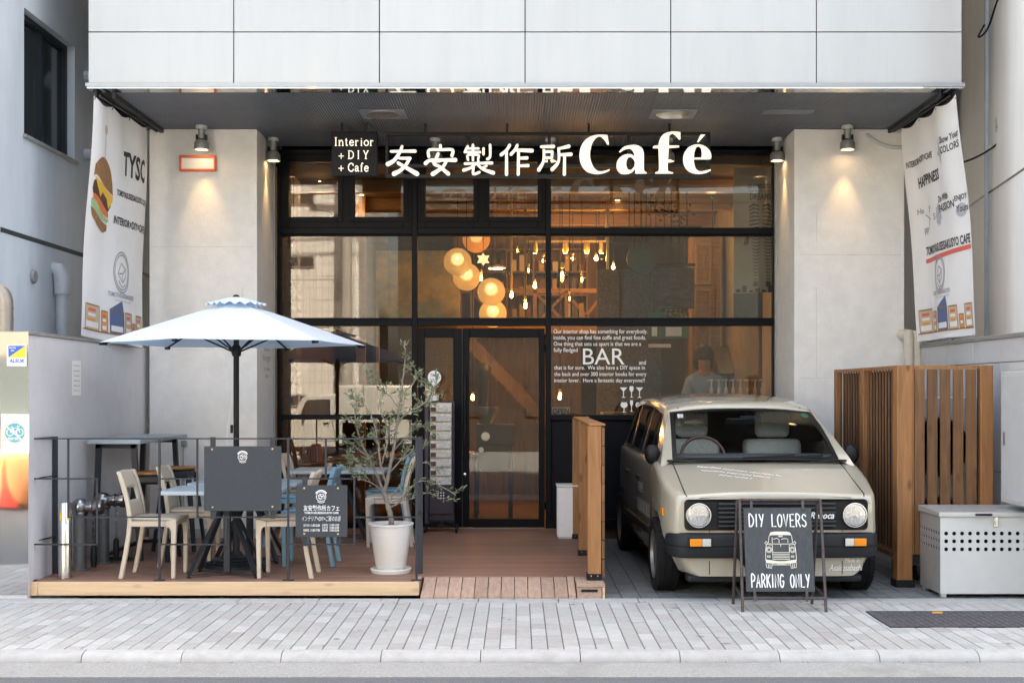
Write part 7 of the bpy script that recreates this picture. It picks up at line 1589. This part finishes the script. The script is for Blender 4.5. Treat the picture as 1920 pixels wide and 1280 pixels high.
b.pen('ink_grey', [(.26, .43), (.36, .46)], .006); b.pen('ink_grey', [(.35, .44), (.31, .50)], .006)
b.text('ink', 'TOMOYASUSEISAKUSYO CAFE', .22, .985, .575, .615, .03); b.pen('red_ink', [(.22, .64), (.985, .63)], .02)
emblem(b, .50, .715, .10, 'ink_grey'); b.text('ink_grey', 'TOMOYASUSEISAKUSYO', .34, .68, .785, .805, .01); b.text('ink_lilac', 'INTERIOR SHOP & CAFE', .40, .66, .812, .82); skyline(b)
for x0, x1, y0, lab in ((-3.635, -3.565, 10.56, 'dark rail the hamburger banner hangs from under the soffit'), (3.745, 3.70, 10.56, 'dark rail the slogan banner hangs from under the soffit')):
    tag(MB().tube([(x0, 10.75, CZ - .04), (x1, 12.2, CZ - .04)], .012, 10).build('banner_rail', 'dark_metal'), lab, 'rail')
tag(MB().tube(catmull([(3.45, 12.26, CZ - .05), (3.52, 12.24, CZ - .12), (3.66, 12.24, CZ - .18), (3.83, 12.27, CZ - .19)], 5), .016, 8).build('cable', 'light_grey'), 'grey cable running from the soffit over the right pillar', 'cable')

# ================================================================== BARISTA
def skin_body(name, V, E, Rr, mat, parent, root=0, sub=2):
    me = bpy.data.meshes.new(name); me.from_pydata(V, E, []); o = bpy.data.objects.new(name, me); COL.objects.link(o); o.parent = parent
    md = o.modifiers.new('skin', 'SKIN'); md.use_smooth_shade = True
    for i, sv_ in enumerate(me.skin_vertices[0].data): sv_.radius = Rr[i] if isinstance(Rr[i], tuple) else (Rr[i], Rr[i]); sv_.use_root = (i == root)
    sb_ = o.modifiers.new('sub', 'SUBSURF'); sb_.levels = sub; sb_.render_levels = sub
    me.materials.append(MATS[mat]); return o
M('skin', (.42, .235, .16), .5); M('hair', (.012, .009, .008), .4); M('shirt', (.30, .42, .56), .8, var=.08, vs_=12); M('trousers', (.03, .03, .035), .8)
HP = PT(1320, 672, 14.55)
pe = thing('person', 'person with dark hair and light blue shirt working behind the bar, looking down', 'person', (HP.x, HP.y, .40))
h0 = HP.z - .40                                                  # head centre above the platform
PV = [(0, 0, .84), (0, .0, 1.0), (0, -.01, 1.16), (0, -.02, h0 - .235), (0, -.035, h0 - .13), (-.01, -.06, h0 - .05), (-.015, -.07, h0 + .05),
      (-.17, -.02, h0 - .27), (-.24, -.06, h0 - .50), (-.22, -.28, h0 - .58), (.17, -.02, h0 - .27), (.22, -.08, h0 - .50), (.05, -.30, h0 - .56),
      (-.095, .0, .80), (-.10, -.01, .45), (-.10, .02, .06), (-.10, -.10, .03), (.095, .0, .80), (.10, -.01, .45), (.10, .02, .06), (.10, -.10, .03)]
PE = [(0, 1), (1, 2), (2, 3), (3, 4), (4, 5), (5, 6), (3, 7), (7, 8), (8, 9), (3, 10), (10, 11), (11, 12), (0, 13), (13, 14), (14, 15), (15, 16), (0, 17), (17, 18), (18, 19), (19, 20)]
PR = [(.15, .11), (.14, .10), (.15, .105), (.13, .09), (.062, .062), (.088, .098), (.105, .122), .055, .045, .033, .055, .045, .033, .085, .055, .038, .032, .085, .055, .038, .032]
skin_body('body', PV, PE, PR, 'skin', pe)
skin_body('shirt', PV[:4] + PV[7:9] + PV[10:12] + [(0, -.034, h0 - .125)], [(0, 1), (1, 2), (2, 3), (3, 4), (4, 5), (3, 6), (6, 7), (3, 8)], [(.165, .125), (.155, .118), (.165, .12), (.145, .105), .07, .062, .07, .062, .078], 'shirt', pe)
skin_body('trousers', [PV[0]] + PV[13:16] + PV[17:20], [(0, 1), (1, 2), (2, 3), (0, 4), (4, 5), (5, 6)], [(.16, .12), .095, .066, .052, .095, .066, .052], 'trousers', pe)
hb_ = MB().ball((-.012, -.045, h0 + .035), .135, 24, 16, (.95, 1.08, 1.0)); hb_.v = [(p[0], p[1], p[2] if not (p[1] < -.10 and p[2] < h0 - .03) else h0 - .02) for p in hb_.v]
hb_.ball((-.005, .02, h0 - .05), .112, 16, 10, (1.05, .8, 1.0)).ball((-.105, -.02, h0 - .03), .05, 12, 10, (.7, 1.3, 1.9)).ball((.085, -.02, h0 - .03), .05, 12, 10, (.7, 1.3, 1.9)).build('hair', 'hair', pe, world=False, smooth=80)
MB().ball((-.015, -.172, h0 - .055), .016, 10, 8, (.9, 1, 1.3)).build('nose', 'skin', pe, world=False); MB().ball((-.05, -.148, h0 - .015), .010, 8, 6).ball((.02, -.148, h0 - .015), .010, 8, 6).build('eyes', 'hair', pe, world=False)
MB().box(-.04, .012, -.146, -.14, h0 - .087, h0 - .081).build('mouth', M('lips', (.40, .15, .12), .5), pe, world=False)
for s in (-1, 1): MB().ball((-.012 + s * .093, -.045, h0 - .01), .026, 10, 8, (.4, .8, 1.2)).build('ear', 'skin', pe, world=False)
for k, wr in enumerate((PV[9], PV[12])):                          # hands: palm with five separate fingers
    V, E, Rr = [wr, (wr[0] + .01, wr[1] - .06, wr[2] - .01)], [(0, 1)], [.026, (.034, .018)]
    sgn = 1 if k == 0 else -1
    for j, (dx, L_) in enumerate(((-.028, .062), (-.010, .072), (.009, .068), (.027, .052))):
        b_ = len(V); V += [(wr[0] + .01 + dx, wr[1] - .095, wr[2] - .012), (wr[0] + .01 + dx, wr[1] - .095 - L_ * .5, wr[2] - .02), (wr[0] + .01 + dx, wr[1] - .095 - L_ * .9, wr[2] - .045)]; E += [(1, b_), (b_, b_ + 1), (b_ + 1, b_ + 2)]; Rr += [.009, .008, .0065]
    b_ = len(V); V += [(wr[0] + .01 + sgn * .045, wr[1] - .05, wr[2] - .02), (wr[0] + .01 + sgn * .055, wr[1] - .085, wr[2] - .035)]; E += [(1, b_), (b_, b_ + 1)]; Rr += [.011, .008]
    skin_body('hand', V, E, Rr, 'skin', pe, 0, 1)

# ================================================================== ACROSS THE STREET (seen in the glass)
M('opp_white', (.66, .66, .66), .85, var=.04, vs_=1.2, dirt=(.55, .54, .53), ds=.6); M('opp_grey', (.022, .0215, .021), .8, var=.15, vs_=1.0); M('opp_joint', (.32, .32, .33), .8); M('tile_grey', (.30, .29, .28), .8, var=.1, vs_=2)
def TILES(name, c1, c2, mortar, sx_, sz_):
    m = bpy.data.materials.new(name); m.use_nodes = True; MATS[name] = m; N = m.node_tree.nodes; L = m.node_tree.links; b = N['Principled BSDF']; b.inputs['Roughness'].default_value = .7
    tc = N.new('ShaderNodeTexCoord'); sp = N.new('ShaderNodeSeparateXYZ'); cb = N.new('ShaderNodeCombineXYZ'); L.new(tc.outputs['Object'], sp.inputs[0]); L.new(sp.outputs[0], cb.inputs[0]); L.new(sp.outputs[2], cb.inputs[1])
    bt = N.new('ShaderNodeTexBrick'); bt.offset = 0; bt.inputs['Color1'].default_value = (*c1, 1); bt.inputs['Color2'].default_value = (*c2, 1); bt.inputs['Mortar'].default_value = (*mortar, 1); bt.inputs['Scale'].default_value = 1; bt.inputs['Mortar Size'].default_value = .012; bt.inputs['Brick Width'].default_value = sx_; bt.inputs['Row Height'].default_value = sz_
    L.new(cb.outputs[0], bt.inputs['Vector']); L.new(bt.outputs['Color'], b.inputs['Base Color']); return m
TILES('opp_tiles', (.58, .58, .585), (.53, .53, .535), (.32, .32, .33), .16, .30)
OY = -5.0
ow = thing('opposite_building', 'white building with small windows across the street, seen in the shop glass', 'building', (-8.5, OY - 3, 0))
MB().box(-8.4, -4.05, -12, OY, ZR - .02, 7.2).build('wall', 'opp_tiles', ow, smooth=0)
for z in (1.0, 3.2, 4.4, 5.6, 6.9): MB().box(-8.4, -4.05, OY - .01, OY + .006, z, z + .03).build('joint', 'opp_joint', ow)
for x in (-5.2, -6.4, -7.6): MB().box(x, x + .02, OY - .01, OY + .005, ZR, 7.2).build('joint', 'opp_joint', ow)
for z0 in (1.2, 4.72, 6.3):
    for x0 in (-5.95, -7.9):
        wo = MB().box(x0, x0 + .78, OY + .001, OY + .03, z0, z0 + .3).build('window', 'white_metal', ow); MB().box(x0 + .04, x0 + .37, OY + .031, OY + .036, z0 + .03, z0 + .27).box(x0 + .41, x0 + .74, OY + .031, OY + .036, z0 + .03, z0 + .27).build('pane', 'dark_glass', wo)
MB().box(-4.6, -4.4, OY + .001, OY + .2, 4.1, 4.35).build('vent', 'white_metal', ow, bevel=.02)
ob2 = thing('brown_opposite_building', 'brown tiled building across the street, mirrored in polished steel', 'building', (-13, OY - 5, 0))
MB().box(-20, -8.5, -14, OY - .4, ZR - .02, 6.0).build('wall', M('opp_brown', (.10, .085, .075), .8, var=.2, vs_=2), ob2, smooth=0)
for i in range(4):
    for j in range(2): MB().box(-10.6 - i * 2.2, -9.4 - i * 2.2, OY - .399, OY - .35, .9 + j * 2.6, 2.3 + j * 2.6).build('window', 'dark_glass', ob2)
og = thing('grey_opposite_building', 'dark grey building across the street, seen in the shop glass', 'building', (3, OY - 5, 0))
MB().box(-3.3, 16, -15, OY - 2.5, ZR - .02, 7.0).build('wall', 'opp_grey', og, smooth=0)
for i in range(6):
    for j in range(2):
        x0 = -2.4 + i * 2.6; z0 = .9 + j * 2.6; wo = MB().box(x0, x0 + 1.4, OY - 2.499, OY - 2.45, z0, z0 + 1.5).build('window', 'opp_grey', og); MB().box(x0 + .06, x0 + 1.34, OY - 2.449, OY - 2.44, z0 + .06, z0 + 1.44).build('pane', 'dark_glass', wo)
ps = thing('utility_pole', 'grey concrete utility pole across the street, seen in the shop glass', 'pole', (-4.25, -4.2, ZR))
MB().tube([(-4.25, -4.2, ZR), (-4.25, -4.2, 8.5)], [.16, .12], 20).build('shaft', 'tile_grey', ps)
for z in (7.4, 8.0): MB().bar((-5.0, -4.2, z), (-3.5, -4.2, z), .08, .08).build('crossarm', 'cap_metal', ps)
for z, y in ((6.6, -4.05), (6.2, -4.05)): tag(MB().tube(catmull([(-14, y, z + .3), (-8, y, z), (-4.2, y, z + .25), (4, y, z), (12, y, z + .3)], 6), .02, 6).build('overhead_wire', 'black_plastic'), 'black overhead wire across the street', 'wire', 'overhead wires across the street')
# small delivery van parked on the far side
vn = thing('delivery_van', 'small white box van parked across the street, seen in the shop glass', 'van', (-3.6, -2.6, ZR))
vx0, vx1, vy0, vy1 = -5.25, -2.0, -3.3, -1.85
M('van_white', (.42, .43, .43), .35, coat=.4)
MB().box(-4.15, vx1, vy0, vy1, .35, 1.72).build('cargo_box', 'van_white', vn, bevel=.05)
MB().prism([(-5.25, .30), (-5.27, .75), (-5.18, .95), (-4.95, 1.42), (-4.8, 1.50), (-4.16, 1.52), (-4.16, .30)], lambda p: Vector((p[0], vy1 - .02, p[1])), lambda p: Vector((p[0], vy0 + .02, p[1]))).build('cab', 'van_white', vn, bevel=.03)
MB().prism([(-5.02, .98), (-4.84, 1.38), (-4.30, 1.40), (-4.30, .98)], lambda p: Vector((p[0], vy1 - .012, p[1])), lambda p: Vector((p[0], vy1 - .019, p[1]))).build('side_window', 'dark_glass', vn)
MB().box(-5.24, vx1, vy0 + .1, vy1 - .1, .2, .35).build('chassis', 'car_black', vn)
for x in (-4.75, -2.55):
    for y in (vy1 - .12, vy0 + .12): MB().lathe([(.001, -.08), (.16, -.08), (.26, -.07), (.26, .07), (.16, .08), (.001, .08)], (x, y, ZR + .262), 28, 'y', cap=False).build('wheel', 'rubber', vn)
MB().box(-4.9, -4.86, vy1 - .01, vy1 + .12, 1.0, 1.18).build('wing_mirror', 'car_black', vn); MB().box(-4.45, -4.33, vy1 - .021, vy1 - .004, .84, .87).build('door_handle', 'car_black', vn)
# orange roadwork barrier with a cone, mirrored in the polished wall end
M('safety_orange', (.42, .18, .08), .7, var=.1, vs_=4); M('cone_red', (.75, .06, .04), .5)
ob_ = thing('roadwork_barrier', 'orange roadwork net barrier standing in the road, mirrored in polished steel', 'barrier', (-7.6, 1.25, ZR))
MB().grid(lambda u, v: Vector((-8.8 + 2.3 * u, 1.25 + .03 * math.sin(u * 22 + v * 3), ZR + .02 + .78 * v - .03 * math.sin(u * 9) ** 2 * v)), 40, 8).build('net', 'safety_orange', ob_, solid=.006)
for x in (-8.75, -7.65, -6.55): MB().tube([(x, 1.28, ZR), (x, 1.28, .78)], .02, 10).build('stake', 'cap_metal', ob_)
MB().tube([(-8.8, 1.20, .57), (-6.5, 1.20, .57)], .03, 10).build('bar', 'black_plastic', ob_)
for i in range(8): MB().tube([(-8.7 + i * .28, 1.20, .57), (-8.56 + i * .28, 1.20, .57)], .0315, 10).build('stripe', 'yellow_tape', ob_)
cn = thing('traffic_cone', 'tall red traffic cone beside the orange barrier', 'traffic cone', (-7.08, 1.55, ZR))
MB().lathe([(.13, ZR + .04), (.05, ZR + .35), (.02, ZR + .72), (.012, ZR + .74)], (-7.08, 1.55, 0), 24).build('cone', 'cone_red', cn); MB().box(-7.26, -6.90, 1.37, 1.73, ZR + .001, ZR + .04).build('base', 'black_plastic', cn, bevel=.01)

# ================================================================== SMALL LITTER: grit and dry leaf bits along the edges
M('grit', (.10, .085, .06), .9, rnd=.3); lt = MB(); rl2 = random.Random(21)
for k in range(150):
    y = rl2.choice((7.40, 7.395, 9.40, 9.385, 9.19, 9.30)) - abs(rl2.gauss(0, .012)); x = rl2.uniform(-3.9, 3.9); z = ZR + .02 if y < 7.41 else .003
    if y < 7.41: z = -.0555 + .003
    a = rl2.uniform(0, 6.28); s_ = rl2.uniform(.003, .009); lt.add([(x + s_ * math.cos(a + q), y + s_ * .7 * math.sin(a + q), z + (.002 if q > 3 else .005)) for q in (0, 1.4, 2.6, 3.9, 5.2)] + [(x, y, z + .006)], [(0, 1, 5), (1, 2, 5), (2, 3, 5), (3, 4, 5), (4, 0, 5)])
tag(lt.build('grit', 'grit', smooth=0), 'scattered grit and dry leaf bits along the kerb and deck edge', 'grit', kind='stuff')

M('pavement_mark', (.22, .218, .212), .9, var=.3, vs_=40); pm = MB()
for k in range(34):
    x, y = rl2.uniform(-3.7, 3.7), rl2.uniform(7.55, 9.15); r0, e = rl2.uniform(.006, .017), rl2.uniform(.7, 2.2)
    if x > PLX - .05 and PLY0 - .05 < y < PLY1 + .05: continue
    pm.add([(x + r0 * e * rl2.uniform(.8, 1.2) * math.cos(q * .785), y + r0 * rl2.uniform(.8, 1.2) * math.sin(q * .785), .0026) for q in range(8)], [tuple(range(8))])
tag(pm.build('pavement_marks', 'pavement_mark', smooth=0, recalc=False), 'small dark worn spots scattered over the sidewalk pavers', 'stains', kind='stuff')
